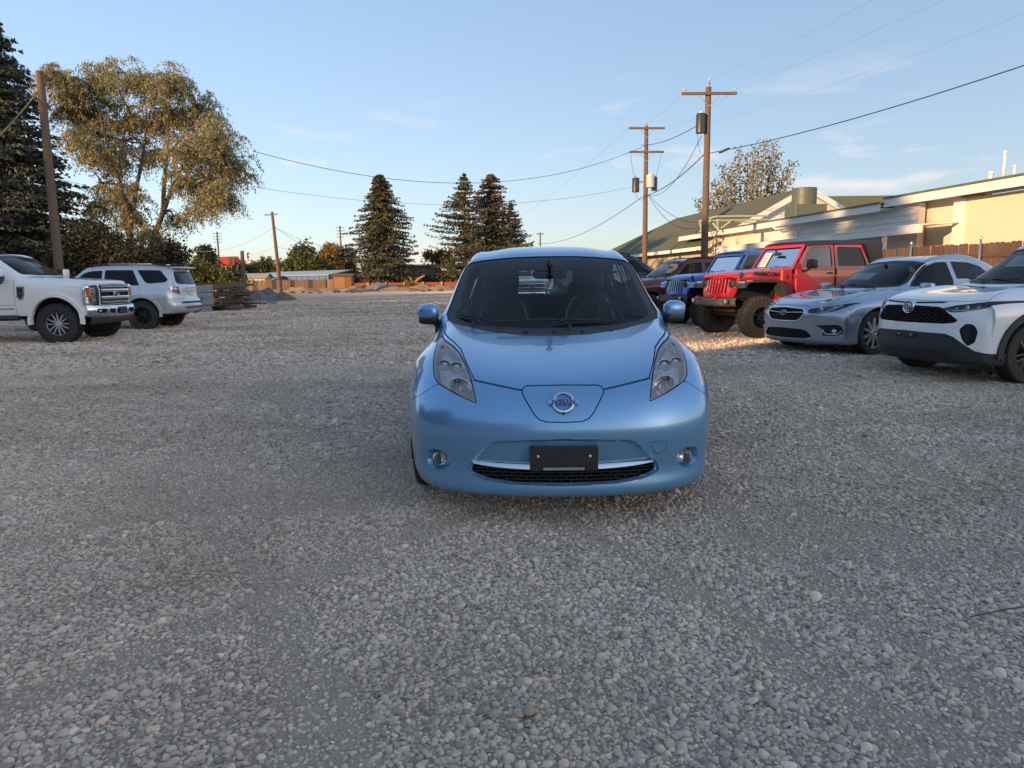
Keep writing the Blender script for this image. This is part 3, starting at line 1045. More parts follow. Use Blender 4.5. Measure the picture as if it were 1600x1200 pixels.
def make_hatch():
    root = empty('parked_hatchback', HATCH_LOC, HATCH_RZ)
    tag(root, 'pale blue electric hatchback parked facing the camera in the middle of the gravel lot', 'car')
    bm = body_bmesh(HATCH_ROWS, 8, 7)
    from mathutils.bvhtree import BVHTree
    bvh = BVHTree.FromBMesh(bm)

    def front(y, z, d=0.0):
        h = bvh.ray_cast(Vector((1.0, y, z)), Vector((-1, 0, 0)))
        return h[0] + h[1] * d, h[1]

    def side(x, z):
        h = bvh.ray_cast(Vector((x, 2.0, z)), Vector((0, -1, 0)))
        return h[0].y if h[0] else .86
    fr = lambda c, n: n.x > 0.02 and c.x > -1.6
    # charge-port lid and badge
    lid = mir([(0, .572), (.09, .575), (.125, .588), (.150, .615), (.205, .705), (.207, .722), (.197, .737), (.18, .743), (0, .745)])
    lido, _ = ring_cut(bm, lid, (1, 2), .0055, M_SEAM, root, 'charge_port_lid', M_BLUE, fr)
    p, n = front(0, .664)
    X = Vector((0, 1, 0)); Z = n.normalized(); Y = Z.cross(X).normalized(); X = Y.cross(Z)
    BM_ = Matrix((X, Y, Z)).transposed().to_4x4(); BM_.translation = p + n * .004
    b = MB()
    rr = [(.050, .0), (.057, .004), (.055, .012), (.046, .014), (.041, .008), (.041, 0)]
    b.lathe(rr, BM_, 40)
    bd = b.obj('badge', M_CHROME, lido, True, 50)
    b = MB()
    b.box((0, 0, .011), (.146, .025, .012), None, .003)
    b.v = [BM_ @ v for v in b.v]
    b.obj('badge_bar', mat('blue tinted chrome', (0.35, 0.45, 0.72), 0.12, 1.0), bd)
    b = MB()
    b.lathe([(0, .002), (.041, .002)], BM_, 28)
    b.obj('badge_centre', mat('badge blue', (0.15, 0.28, 0.5), 0.2, 0.7), bd)
    text_mesh('NISSAN', .025, BM_ @ Matrix.Translation((0, -.0008, .0185)), 'badge_lettering', mat('badge letters', (0.01, 0.012, 0.03), 0.4), bd, .0008, 1.35, .0006)
    b = MB()
    b.box((0, -.056, .008), (.014, .010, .012), None, .003)
    b.v = [BM_ @ v for v in b.v]
    b.obj('front_camera', M_PLASTIC, bd)
    # headlights
    for s in (1, -1):
        half = [(.432, .658), (.545, .697), (.645, .738), (.672, .765), (.690, .815), (.703, .875), (.709, .925), (.695, .945), (.665, .930), (.60, .905), (.553, .877), (.505, .830), (.468, .778), (.445, .715)]
        poly = [(y * s, z) for y, z in rounded(half, .012, 3)]
        c2 = lambda c, n: n.x > 0.0 and c.x > -1.3
        outer = cut(bm, poly, (1, 2), c2)
        p2 = inset(poly, .006)
        inner = cut(bm, p2, (1, 2), c2)
        si = set(inner)
        ring = [f for f in bm.faces if f not in si and c2(f.calc_center_median(), f.normal) and in_poly(f.calc_center_median().y, f.calc_center_median().z, poly)]
        pr = take(bm, ring)
        pi = take(bm, inner)
        hl = shell(pi, 'headlight', glass('whitened headlamp lens', (0.95, 0.96, 0.97), 0.03, 1.45, 0.19, (0.96, 0.97, 0.98)), root, .003)  # white mixed into the lens in place of bright sky reflections
        shell(pr, 'headlight_seal', M_SEAM, hl, -.004)
        shell(pi, 'headlight_housing', mat('bright lamp housing', (0.93, 0.93, 0.93), 0.35, 0.0), hl, -.078)
        # bright inner bezel running along the lens edge
        vs, fs, ns = pi
        bpos = []
        for k in range(len(p2)):
            q, nn = front(*p2[k])
            bpos.append(q - nn * .012)
        bz = MB(); bz.tube(bpos + bpos[:1], .007, 6, False)
        bz.obj('bezel', M_REFL, hl, True)
        # lower reflector bowl, twin lamp chambers, turn signal
        def chamber(y, z, ry, rz, name, material, rings=0, dep=.034, rot=0.0):
            q, nn = front(y * s, z)
            A = Matrix.Rotation(rot * s, 3, 'X')
            zax = Vector((1, .25 * s, .12)).normalized()
            xax = Vector((0, 1, 0)); xax = (xax - zax * xax.dot(zax)).normalized(); yax = zax.cross(xax)
            Mm = Matrix((xax, yax, zax)).transposed().to_4x4()
            Mm.translation = q - nn * .010
            S = Matrix.Diagonal((ry, rz, 1, 1))
            Rr = Matrix.Rotation(rot * s, 4, 'Z')
            bb = MB()
            prof = [(1.06, .004), (1.0, .010), (.94, 0), (.75, -dep * .5), (.4, -dep * .85), (.12, -dep), (0, -dep)]
            bb.lathe(prof, Mm @ Rr @ S, 26)
            o = bb.obj(name, material, hl, True, 40)
            return Mm @ Rr, S, o
        Mm, S, _ = chamber(.52, .735, .062, .045, 'low_reflector', M_REFL, rot=.5)
        bb = MB()
        for k in range(5):
            bb.box(Mm @ Vector((-.04 + .02 * k, .004 * (k % 2), -.012)), (.012, .010, .045 - .006 * abs(k - 2)), None, .003)
        bb.obj('reflector_facets', M_ALLOY_D, hl)
        for yy, zz, rad in ((.555, .818, .032), (.625, .826, .030)):
            Mm, S, _ = chamber(yy, zz, rad * 1.25, rad, 'lamp_chamber', M_REFL, dep=.03)
            bb = MB()
            bb.lathe([(rad * .75, -.01), (rad * .68, .002), (rad * .45, .009), (0, .012)], Mm, 20)
            bb.obj('projector', M_BULB, hl, True)
        Mm, S, _ = chamber(.640, .893, .030, .024, 'turn_signal_bowl', M_REFL, dep=.03)
        bb = MB()
        bb.lathe([(.024, -.005), (.02, .008), (0, .012)], Mm, 18)
        bb.obj('turn_signal', mat('pale amber bulb', (0.62, 0.36, 0.24), 0.25, coat=0.5), hl, True)
        # fluted inner strip
        for k in range(7):
            bb = MB(); t = k / 6
            q, nn = front((.475 + .06 * t) * s, .765 + .085 * t)
            bb.box(q - nn * .022, (.006, .020, .010), None, .002); bb.obj('flute', M_REFL, hl)
    # cowl opening, windscreen
    hood_r = [(0, .929), (.2, .932), (.43, .955), (.60, .985), (.70, 1.012)]
    op = mir(hood_r + [(.718, 1.05), (.708, 1.10), (.694, 1.17), (.664, 1.29), (.628, 1.388), (.585, 1.412), (.50, 1.426), (.35, 1.439), (.2, 1.446), (0, 1.448)])
    cw = lambda c, n: -2.3 < c.x < -.85 and n.z > .2
    of = cut(bm, op, (1, 2), cw)
    gl = mir([(0, .972), (.2, .975), (.38, .985), (.55, 1.003), (.640, 1.03), (.660, 1.06), (.655, 1.10), (.640, 1.17), (.610, 1.285), (.585, 1.365), (.562, 1.392), (.50, 1.411), (.35, 1.424), (.2, 1.431), (0, 1.433)])
    gi = cut(bm, gl, (1, 2), cw)
    si = set(gi)
    ring = [f for f in bm.faces if f not in si and cw(f.calc_center_median(), f.normal) and in_poly(f.calc_center_median().y, f.calc_center_median().z, op)]
    pr = take(bm, ring); pg = take(bm, gi)
    cowl = shell(pr, 'windscreen_surround', M_TRIM, root, -.007, .02)
    ws = shell(pg, 'windscreen', M_GLASS, root, -.004)
    for y in (-.36, -.18, 0, .18, .36):
        q, n = front(y, .947)
        b = MB(); b.lathe([(.012, -.01), (.012, .004), (.007, .007), (0, .007)], Matrix.Translation(q) @ Vector((0, 0, 1)).rotation_difference(n).to_matrix().to_4x4(), 12)
        b.obj('cowl_clip', M_PLASTIC, cowl, True, 40)
    # roof side mouldings
    for s in (1, -1):
        line = [(-2.13, .632), (-2.30, .612), (-2.6, .60), (-3.0, .592), (-3.4, .58), (-3.8, .55), (-4.05, .53)]
        f = cut(bm, strip([(x, y * s) for x, y in line], .022), (0, 1), lambda c, n: c.z > 1.2)
        shell(take(bm, f), 'roof_moulding', M_PLASTIC, root, -.003)
    # bonnet
    hood = mir([(0, .722), (.212, .722), (.45, .762), (.47, .79), (.55, .885), (.60, .915), (.69, .955), (.712, 1.0), (.70, 1.016), (.60, .988), (.43, .957), (.2, .934), (0, .931)])
    ring_cut(bm, hood, (1, 2), .005, M_SEAM, root, 'bonnet', M_BLUE, lambda c, n: -1.5 < c.x and n.z > .1, rim=.02)
    # grille recess in the bumper
    open_ = mir(rounded([(0, .246), (.25, .250), (.40, .268), (.490, .300), (.478, .350), (.39, .455), (.33, .482), (0, .494)], [0, .03, .03, .02, .05, .06, .08, 0], 3))
    pan = mir(rounded([(0, .256), (.25, .260), (.385, .277), (.468, .306), (.456, .348), (.375, .442), (.32, .466), (0, .478)], [0, .03, .03, .02, .05, .06, .08, 0], 3))
    fc = lambda c, n: c.x > -.45 and n.x > .1
    cut(bm, open_, (1, 2), fc)
    inner = cut(bm, pan, (1, 2), fc)
    bm.normal_update()
    iv = set(v for f in inner for v in f.verts)
    rv = [v for v in bm.verts if v not in iv and v.co.x > -.45 and in_poly(v.co.y, v.co.z, inset(open_, .003))]
    for v in iv: v.co.x -= .028
    for v in rv: v.co.x -= .020
    # split the sunk field: painted band, chrome bar, dark mesh
    lower = [(y, z - .003) for y, z in ((-.52, .352), (-.3, .343), (-.15, .339), (0, .338), (.15, .339), (.3, .343), (.52, .352))]
    pl = lower + [(.52, .2), (-.52, .2)]
    dark = cut(bm, pl, (1, 2), lambda c, n: c.x > -.45 and n.x > .1 and in_poly(c.y, c.z, pan))
    dark = [f for f in dark if in_poly(f.calc_center_median().y, f.calc_center_median().z, pan)]
    pd = take(bm, dark)
    gb = shell(pd, 'grille_backing', M_SEAM, root, -.05)

    def xs(y): return front(y, .33)[0].x - .03
    b = MB()
    honeycomb(b, xs, -.46, .46, .254, .336, .05, .018, .0045, .02, lambda y, z: in_poly(y, z, inset(pan, .004)))
    g = b.obj('grille_mesh', M_PLASTIC, root)
    b = MB()
    rows = []
    for (zo, xo) in ((.019, -.026), (.018, .002), (-.002, .013), (-.014, .018), (-.018, .012), (-.017, -.02)):
        rows.append([])
        for k in range(33):
            y = -.458 + .916 * k / 32
            zb = .342 + .018 * (abs(y) / .45) ** 2.2
            taper = 1 - .45 * (abs(y) / .458) ** 4
            rows[-1].append(Vector((front(y, zb)[0].x - .024 + xo, y, zb + zo * taper)))
    b.grid(rows)
    b.obj('chrome_bar', M_CHROME, root, True, 60)
    # fog lamps in dished recesses
    for s in (1, -1):
        q0, n0 = front(.652 * s, .347)
        oc = [(y * s, z) for y, z in smooth_poly([(.712, .352), (.700, .395), (.655, .408), (.60, .396), (.578, .352), (.595, .315), (.65, .296), (.698, .312)], 3)]
        ic = circle(.655 * s, .349, .040, 22)
        cf = lambda c, n: c.x > -.5 and c.y * s > .4 and n.x > .05
        cut(bm, oc, (1, 2), cf); inn = cut(bm, ic, (1, 2), cf)
        iv = set(v for f in inn for v in f.verts)
        ocin = inset(oc, .003)
        for v in bm.verts:
            if v.co.x > -.5 and v.co.y * s > .4 and (v in iv or in_poly(v.co.y, v.co.z, ocin)):
                d = math.hypot(v.co.y - .655 * s, v.co.z - .349)
                v.co -= n0 * (.032 if v in iv else .032 * max(0, 1 - max(0, d - .04) / .035))
        take(bm, [f for f in inn if f.is_valid])
        Mm = Matrix.Translation(q0 - n0 * .03 + Vector((0, .003 * s, .002))) @ Vector((0, 0, 1)).rotation_difference((n0 + Vector((1.2, 0, 0))).normalized()).to_matrix().to_4x4()
        b = MB(); b.lathe([(.041, 0), (.038, .008), (.030, .014), (.015, .018), (0, .019)], Mm, 24)
        fl = b.obj('fog_light', M_LENS, root, True)
        b = MB(); b.lathe([(.043, .004), (.040, -.005), (.028, -.022), (.012, -.03), (0, -.03)], Mm, 24)
        b.obj('fog_reflector', M_REFL, fl, True)
        b = MB(); b.lathe([(.041, .003), (.044, .006), (.044, -.01)], Mm, 24)
        for dy in (-.014, .0, .014):
            b.box(Mm @ Vector((dy, 0, .001)), (.006, .004, .05))
        b.obj('fog_bezel', M_PLASTIC, fl)
    # tow-eye cover, bumper seams
    tow = rounded([(.430, .461), (.522, .463), (.523, .408), (.463, .394)], .012, 3)
    ring_cut(bm, tow, (1, 2), .0025, M_SEAM, root, 'tow_eye_cover', M_BLUE, fc, rim=.004)
    bump = [(-.95, .05), (.95, .05), (.95, .58), (.80, .640), (.655, .735), (.55, .75), (.45, .762), (.212, .721), (-.212, .721), (-.45, .762), (-.55, .75), (-.655, .735), (-.80, .640), (-.95, .58)]
    ring_cut(bm, bump, (1, 2), .0025, M_SEAM, root, 'front_bumper', M_BLUE, lambda c, n: c.x > -.62, rim=.01)
    # side glass
    for s in (1, -1):
        cs = lambda c, n: c.y * s > .3
        for nm, poly in (('quarter_window', [(-1.60, 1.015), (-1.80, 1.015), (-1.82, 1.135)]), ('door_window', [(-1.86, 1.015), (-2.68, 1.02), (-2.70, 1.425), (-2.45, 1.405), (-2.2, 1.335), (-1.87, 1.16)]),
                         ('rear_door_window', [(-2.78, 1.02), (-3.42, 1.04), (-3.50, 1.10), (-3.42, 1.33), (-3.2, 1.41), (-2.8, 1.43)]), ('side_rear_window', [(-3.56, 1.09), (-3.82, 1.10), (-3.80, 1.25), (-3.52, 1.33)])):
            poly = rounded(poly, .025, 2)
            cut(bm, poly, (0, 2), cs)
            inn = cut(bm, inset(poly, .016), (0, 2), cs); si = set(inn)
            ring = [f for f in bm.faces if f not in si and f.calc_center_median().y * s > .3 and in_poly(f.calc_center_median().x, f.calc_center_median().z, poly)]
            pr = take(bm, ring); pi = take(bm, inn)
            w = shell(pi, nm, M_GLASSD if 'rear' in nm else M_GLASS, root, -.005)
            shell(pr, 'window_seal', M_PLASTIC, w, -.002)
        # door seams
        for line in ([(-1.52, .99), (-1.50, .75), (-1.53, .45), (-1.62, .26)], [(-2.73, 1.02), (-2.74, .6), (-2.72, .26)], [(-3.52, 1.05), (-3.40, .85), (-3.27, .62)], [(-1.62, .27), (-3.1, .27)]):
            f = cut(bm, strip(line, .005), (0, 2), cs)
            shell(take(bm, f), 'door_seam', M_SEAM, root, -.004)
    # rear glass and tail lamps
    rw = mir(rounded([(0, 1.07), (.46, 1.085), (.50, 1.11), (.455, 1.335), (.40, 1.362), (0, 1.375)], .03, 2))
    rg = cut(bm, rw, (1, 2), lambda c, n: c.x < -3.9 and n.x < 0)
    shell(take(bm, rg), 'rear_window', M_GLASS, root, -.004)
    # wheel arches
    for ax in (-.945, -3.645):
        for s in (1, -1):
            f = cut(bm, circle(ax, .325, .362, 36), (0, 2), lambda c, n: c.y * s > .55)
            bmesh.ops.delete(bm, geom=f, context='FACES')
            wheel_well(root, ax, .325, .37, .55 * s, .85 * s)
            make_wheel(root, (ax, .755 * s, .316), .316, .205, .21, s, 5, style='twin')
        arch_lip(root, ax, .325, .362, side, M_BLUE, .018, .003)
    # cabin lining
    lin = [f for f in bm.faces if f.calc_center_median().z > .93 and -4.2 < f.calc_center_median().x < -1.45]
    vs, fs, ns = take(bm, lin, keep=True)
    put('cabin_lining', [v - n * .03 for v, n in zip(vs, ns)], [f[::-1] for f in fs], M_LINER, root, True)
    body = finish_body(bm, 'body', M_BLUE, root)
    # underbody and cabin
    b = MB()
    b.box((-2.3, 0, .24), (3.2, 1.3, .08), None, .02)
    b.box((-.55, 0, .25), (.75, 1.05, .1), None, .02)
    b.box((-4.0, 0, .3), (.5, 1.2, .1), None, .02)
    b.obj('underbody', M_UNDER, root)
    b = MB()
    b.box((-2.9, 0, .36), (2.9, 1.45, .05))
    b.box((-1.22, 0, .6), (.06, 1.45, .6))
    b.obj('cabin_floor', M_CLOTH, root)
    b = MB()
    prof = [(-1.16, .90), (-1.22, .955), (-1.4, .985), (-1.62, .985), (-1.74, .95), (-1.78, .86), (-1.74, .7), (-1.2, .7)]
    b.prism(prof, 1, -.69, .69)
    b.obj('dashboard', M_DASH, root, True, 40, .02)
    for s in (1, -1):
        b = MB(); b.box((-2.5, s * .79, .75), (1.9, .05, .5), None, .02); b.obj('door_card', M_CLOTH, root)
    for y in (.36, -.36):
        car_seat(root, -2.42, y, .55, .50)
    b = MB()
    ellipsoid_box(b, (-3.3, 0, .62), (.28, .62, .1), .3, 8, 20)
    ellipsoid_box(b, (-3.56, 0, .86), (.09, .62, .27), .3, 10, 24)
    b.obj('rear_bench', M_CLOTH, root, True)
    for y in (.36, -.36):
        b = MB(); ellipsoid_box(b, (-3.6, y, 1.17), (.05, .12, .08), .5, 8, 14); b.obj('rear_headrest', M_CLOTH, root, True)
    steering_wheel(root, (-1.93, .37, .93), .185, 26)
    rear_mirror(root, (-1.80, 0.0, 1.31))
    b = MB()
    b.box((-1.68, -.05, .995), (.02, .16, .02), None, .004)
    b.obj('dash_display', M_PLASTIC, root)
    # exterior mirrors
    for s in (1, -1):
        b = MB()
        def sh(p): return Vector((p.x - .03 * (p.y * s / .085), p.y, p.z * (1 - .10 * (p.y * s / .085)) + (.012 if p.z > 0 else 0)))
        ellipsoid_box(b, (-1.56, s * .862, 1.055), (.064, .076, .051), .8, 18, 28, None, sh)
        mo = b.obj('door_mirror', M_BLUE, root, True)
        b = MB()
        ellipsoid_box(b, (-1.565, s * .858, 1.0), (.060, .074, .028), .7, 12, 24, None, sh)
        b.tube([(-1.56, s * .82, .985), (-1.60, s * .74, .975)], [.022, .03], 8)
        b.obj('mirror_base', M_PLASTIC, mo, True)
        b = MB(); ellipsoid_box(b, (-1.635, s * .862, 1.05), (.008, .07, .05), .5, 8, 16, None, None); b.obj('mirror_glass', M_CHROME, mo, True)
    # wipers
    def onws(y, z): 
        q, n = front(y, z); return q + n * .012
    wiper(root, onws(-.52, .985), onws(-.47, 1.005), onws(-.62, 1.035))
    wiper(root, onws(.10, .960), onws(.02, .995), onws(.40, .990))
    # plate bracket
    px = front(0, .40)[0].x + .012
    b = MB()
    outl = [(-.170, .330), (-.105, .330), (-.105, .350), (.105, .350), (.105, .330), (.170, .330), (.170, .452), (-.170, .452)]
    b.prism(rounded(outl, .006, 2), 0, px - .03, px)
    pb = b.obj('plate_bracket', M_PLASTIC, root, False, None, .003)
    for y in (-.128, .128):
        b = MB(); b.lathe([(.008, 0), (.008, .004), (0, .006)], Matrix.Translation((px, y, .405)) @ Matrix.Rotation(math.pi / 2, 4, 'Y'), 10)
        b.obj('plate_screw', M_ALLOY, pb)
    b = MB(); b.box((px - .004, 0, .341), (.004, .205, .014))
    b.obj('plate_sticker', mat('worn plate sticker', (0.42, 0.43, 0.46), 0.35, 0.3, var=.4, vscale=30), pb)
    return root


hatch = make_hatch()
# ------------------------------------------------------------------ other cars: generic body lines
def nose(x0, z, s, W, zd=0.0, p=2.6, d=-1, back=.30):
    """horizontal body line round the front (d = -1) or the tail (d = +1)"""
    out = []
    for k, t in enumerate((0, .3, .56, .76, .89, .96, 1.0, 1.0)):
        x = x0 + d * s * t ** p
        if k == 6: x += d * .10
        if k == 7: x += d * back
        out.append((x, W * t, z - zd * t * t))
    return out


def sec(x, zc, ry, rz, by, bz, W, wz, lz, s=0.0, ly=None):
    """cross-section: centre, rail, belt, shoulder, sill"""
    c = zc - rz
    return [(x, 0, zc), (x - .08 * s, .5 * ry, zc - .12 * c), (x - .42 * s, .85 * ry, zc - .5 * c), (x - s, ry, rz),
            (x - s, by, bz), (x - s, W, wz), (x - s, W * .998, (wz + lz) / 2), (x - s, ly or W * .965, lz)]


def pane(bm, root, name, poly, ax, cond, gmat, w=.016, seal=None, push=-.005, sname='window_seal', rim=0.0):
    cut(bm, poly, ax, cond)
    inn = cut(bm, inset(poly, w), ax, cond)
    si = set(inn)
    i, j = ax
    ring = []
    for f in bm.faces:
        c = f.calc_center_median()
        if f not in si and in_poly(c[i], c[j], poly) and cond(c, f.normal): ring.append(f)
    pr = take(bm, ring); pi = take(bm, inn)
    o = shell(pi, name, gmat, root, push, rim)
    if o is not None:
        shell(pr, sname, seal or M_PLASTIC, o, push + .003)
    return o, pi


def lamp(bm, root, poly, ax, cond, name='headlight', housing=None, lens=None, dep=.05, bulbs=(), bulb_r=.04, s=1, fdir=Vector((1, 0, 0)), drl=None):
    o, pi = pane(bm, root, name, poly, ax, cond, lens or M_LENS, .005, M_SEAM, .002, 'lamp_seal')
    if o is None: return None
    shell(pi, 'lamp_housing', housing or M_DARKHOUS, o, -dep)
    for (p, r) in bulbs:
        b = MB()
        q = Matrix.Translation(p) @ Vector((0, 0, 1)).rotation_difference(fdir).to_matrix().to_4x4()
        b.lathe([(r * 1.2, 0), (r * 1.1, .012), (r * .95, .002), (r * .8, .008), (r * .5, .018), (0, .022)], q, 20)
        b.obj('projector', M_BULB, o, True, 40)
    if drl:
        b = MB(); b.tube(drl, .011, 6); b.obj('light_guide', M_REFL, o, True)
    return o


def recess(bm, root, name, poly, cond, material, depth=.03, ax=(1, 2), rim=.03):
    """a sunk field with side walls"""
    f = cut(bm, poly, ax, cond)
    p = take(bm, f)
    return shell(p, name, material, root, -depth, -rim, True, 30), p


def arches(bm, root, axles, z, r, lip_mat, lip_w, lip_out, bvh, tyre, W, rimkw, inner=.5, flare=True, steer=0.0):
    def side(x, zz):
        h = bvh.ray_cast(Vector((x, 2.5, zz)), Vector((0, -1, 0)))
        return min(h[0].y, W) if h[0] else W * .96
    for k, ax in enumerate(axles):
        for s in (1, -1):
            f = cut(bm, circle(ax, z, r, 36), (0, 2), lambda c, n: c.y * s > W * .6)
            bmesh.ops.delete(bm, geom=f, context='FACES')
            wheel_well(root, ax, z, r + .01, inner * s, (W - .03) * s)
            make_wheel(root, (ax, (W - tyre[1] / 2 - .035) * s, tyre[0]), tyre[0], tyre[1], tyre[2], s, steer=steer if k == 0 else 0, **rimkw)
        if flare:
            arch_lip(root, ax, z, r, side, lip_mat, lip_w, lip_out)


def simple_cabin(root, xd, xf, xr, zs, W, zf, dash_z, rear=True):
    b = MB(); b.box(((xd + xr) / 2 - .2, 0, zf), (abs(xr - xd) + .8, 2 * W - .3, .06)); b.obj('cabin_floor', M_CLOTH, root)
    b = MB()
    b.prism([(xd + .1, dash_z - .25), (xd + .1, dash_z - .05), (xd - .05, dash_z), (xd - .35, dash_z), (xd - .5, dash_z - .08), (xd - .45, dash_z - .3)], 1, -W + .16, W - .16)
    b.obj('dashboard', M_DASH, root, False, None, .02)
    for y in (.38, -.38):
        car_seat(root, xf, y, zs, .5, stitch=False)
    if rear:
        b = MB()
        ellipsoid_box(b, (xr + .25, 0, zs + .03), (.28, W - .25, .1), .3, 8, 16)
        ellipsoid_box(b, (xr, 0, zs + .32), (.09, W - .25, .32), .3, 8, 16)
        b.obj('rear_bench', M_CLOTH, root, True)
    steering_wheel(root, (xf + .52, .38, dash_z - .03), .185, 25)


def door_mirror(root, x, y, z, size, shell_mat, base_mat=None, arm=.12):
    for s in (1, -1):
        b = MB(); ellipsoid_box(b, (x, s * y, z), (size[0] / 2, size[1] / 2, size[2] / 2), .45, 12, 18)
        m = b.obj('door_mirror', shell_mat, root, True)
        b = MB(); b.tube([(x, s * (y - size[1] * .3), z - size[2] * .4), (x - .02, s * (y - size[1] / 2 - arm), z - size[2] * .5)], [.03, .035], 8)
        b.obj('mirror_arm', base_mat or M_PLASTIC, m, True)
        b = MB(); b.box((x - size[0] / 2 - .003, s * y, z), (.006, size[1] * .82, size[2] * .78), None, .002); b.obj('mirror_glass', M_CHROME, m)


def both(poly, s):
    return [(y * s, z) for y, z in poly]


def price_sheet(root, p, w, h, tilt, yaw=0.0, name='price_sheet'):
    M = Matrix.Translation(p) @ Matrix.Rotation(yaw, 4, 'Z') @ Matrix.Rotation(tilt, 4, 'Y')
    b = MB(); b.box((0, 0, 0), (.003, w, h)); b.v = [M @ v for v in b.v]
    o = b.obj(name, M_PAPER, root)
    ink = mat('printed grey', (0.32, 0.33, 0.34), 0.8)
    for k in range(4):
        b = MB(); b.box((.003, -w * .05 * (k % 2), h * (.32 - .2 * k)), (.001, w * (.7 - .12 * (k % 2)), h * .07)); b.v = [M @ v for v in b.v]
        b.obj('print_line', ink, o)
    return o


from mathutils.bvhtree import BVHTree


# ---- white compact SUV at the right edge
M_WHITE = mat('white car paint', (0.88, 0.87, 0.86), 0.3, 0.0, coat=1.0)


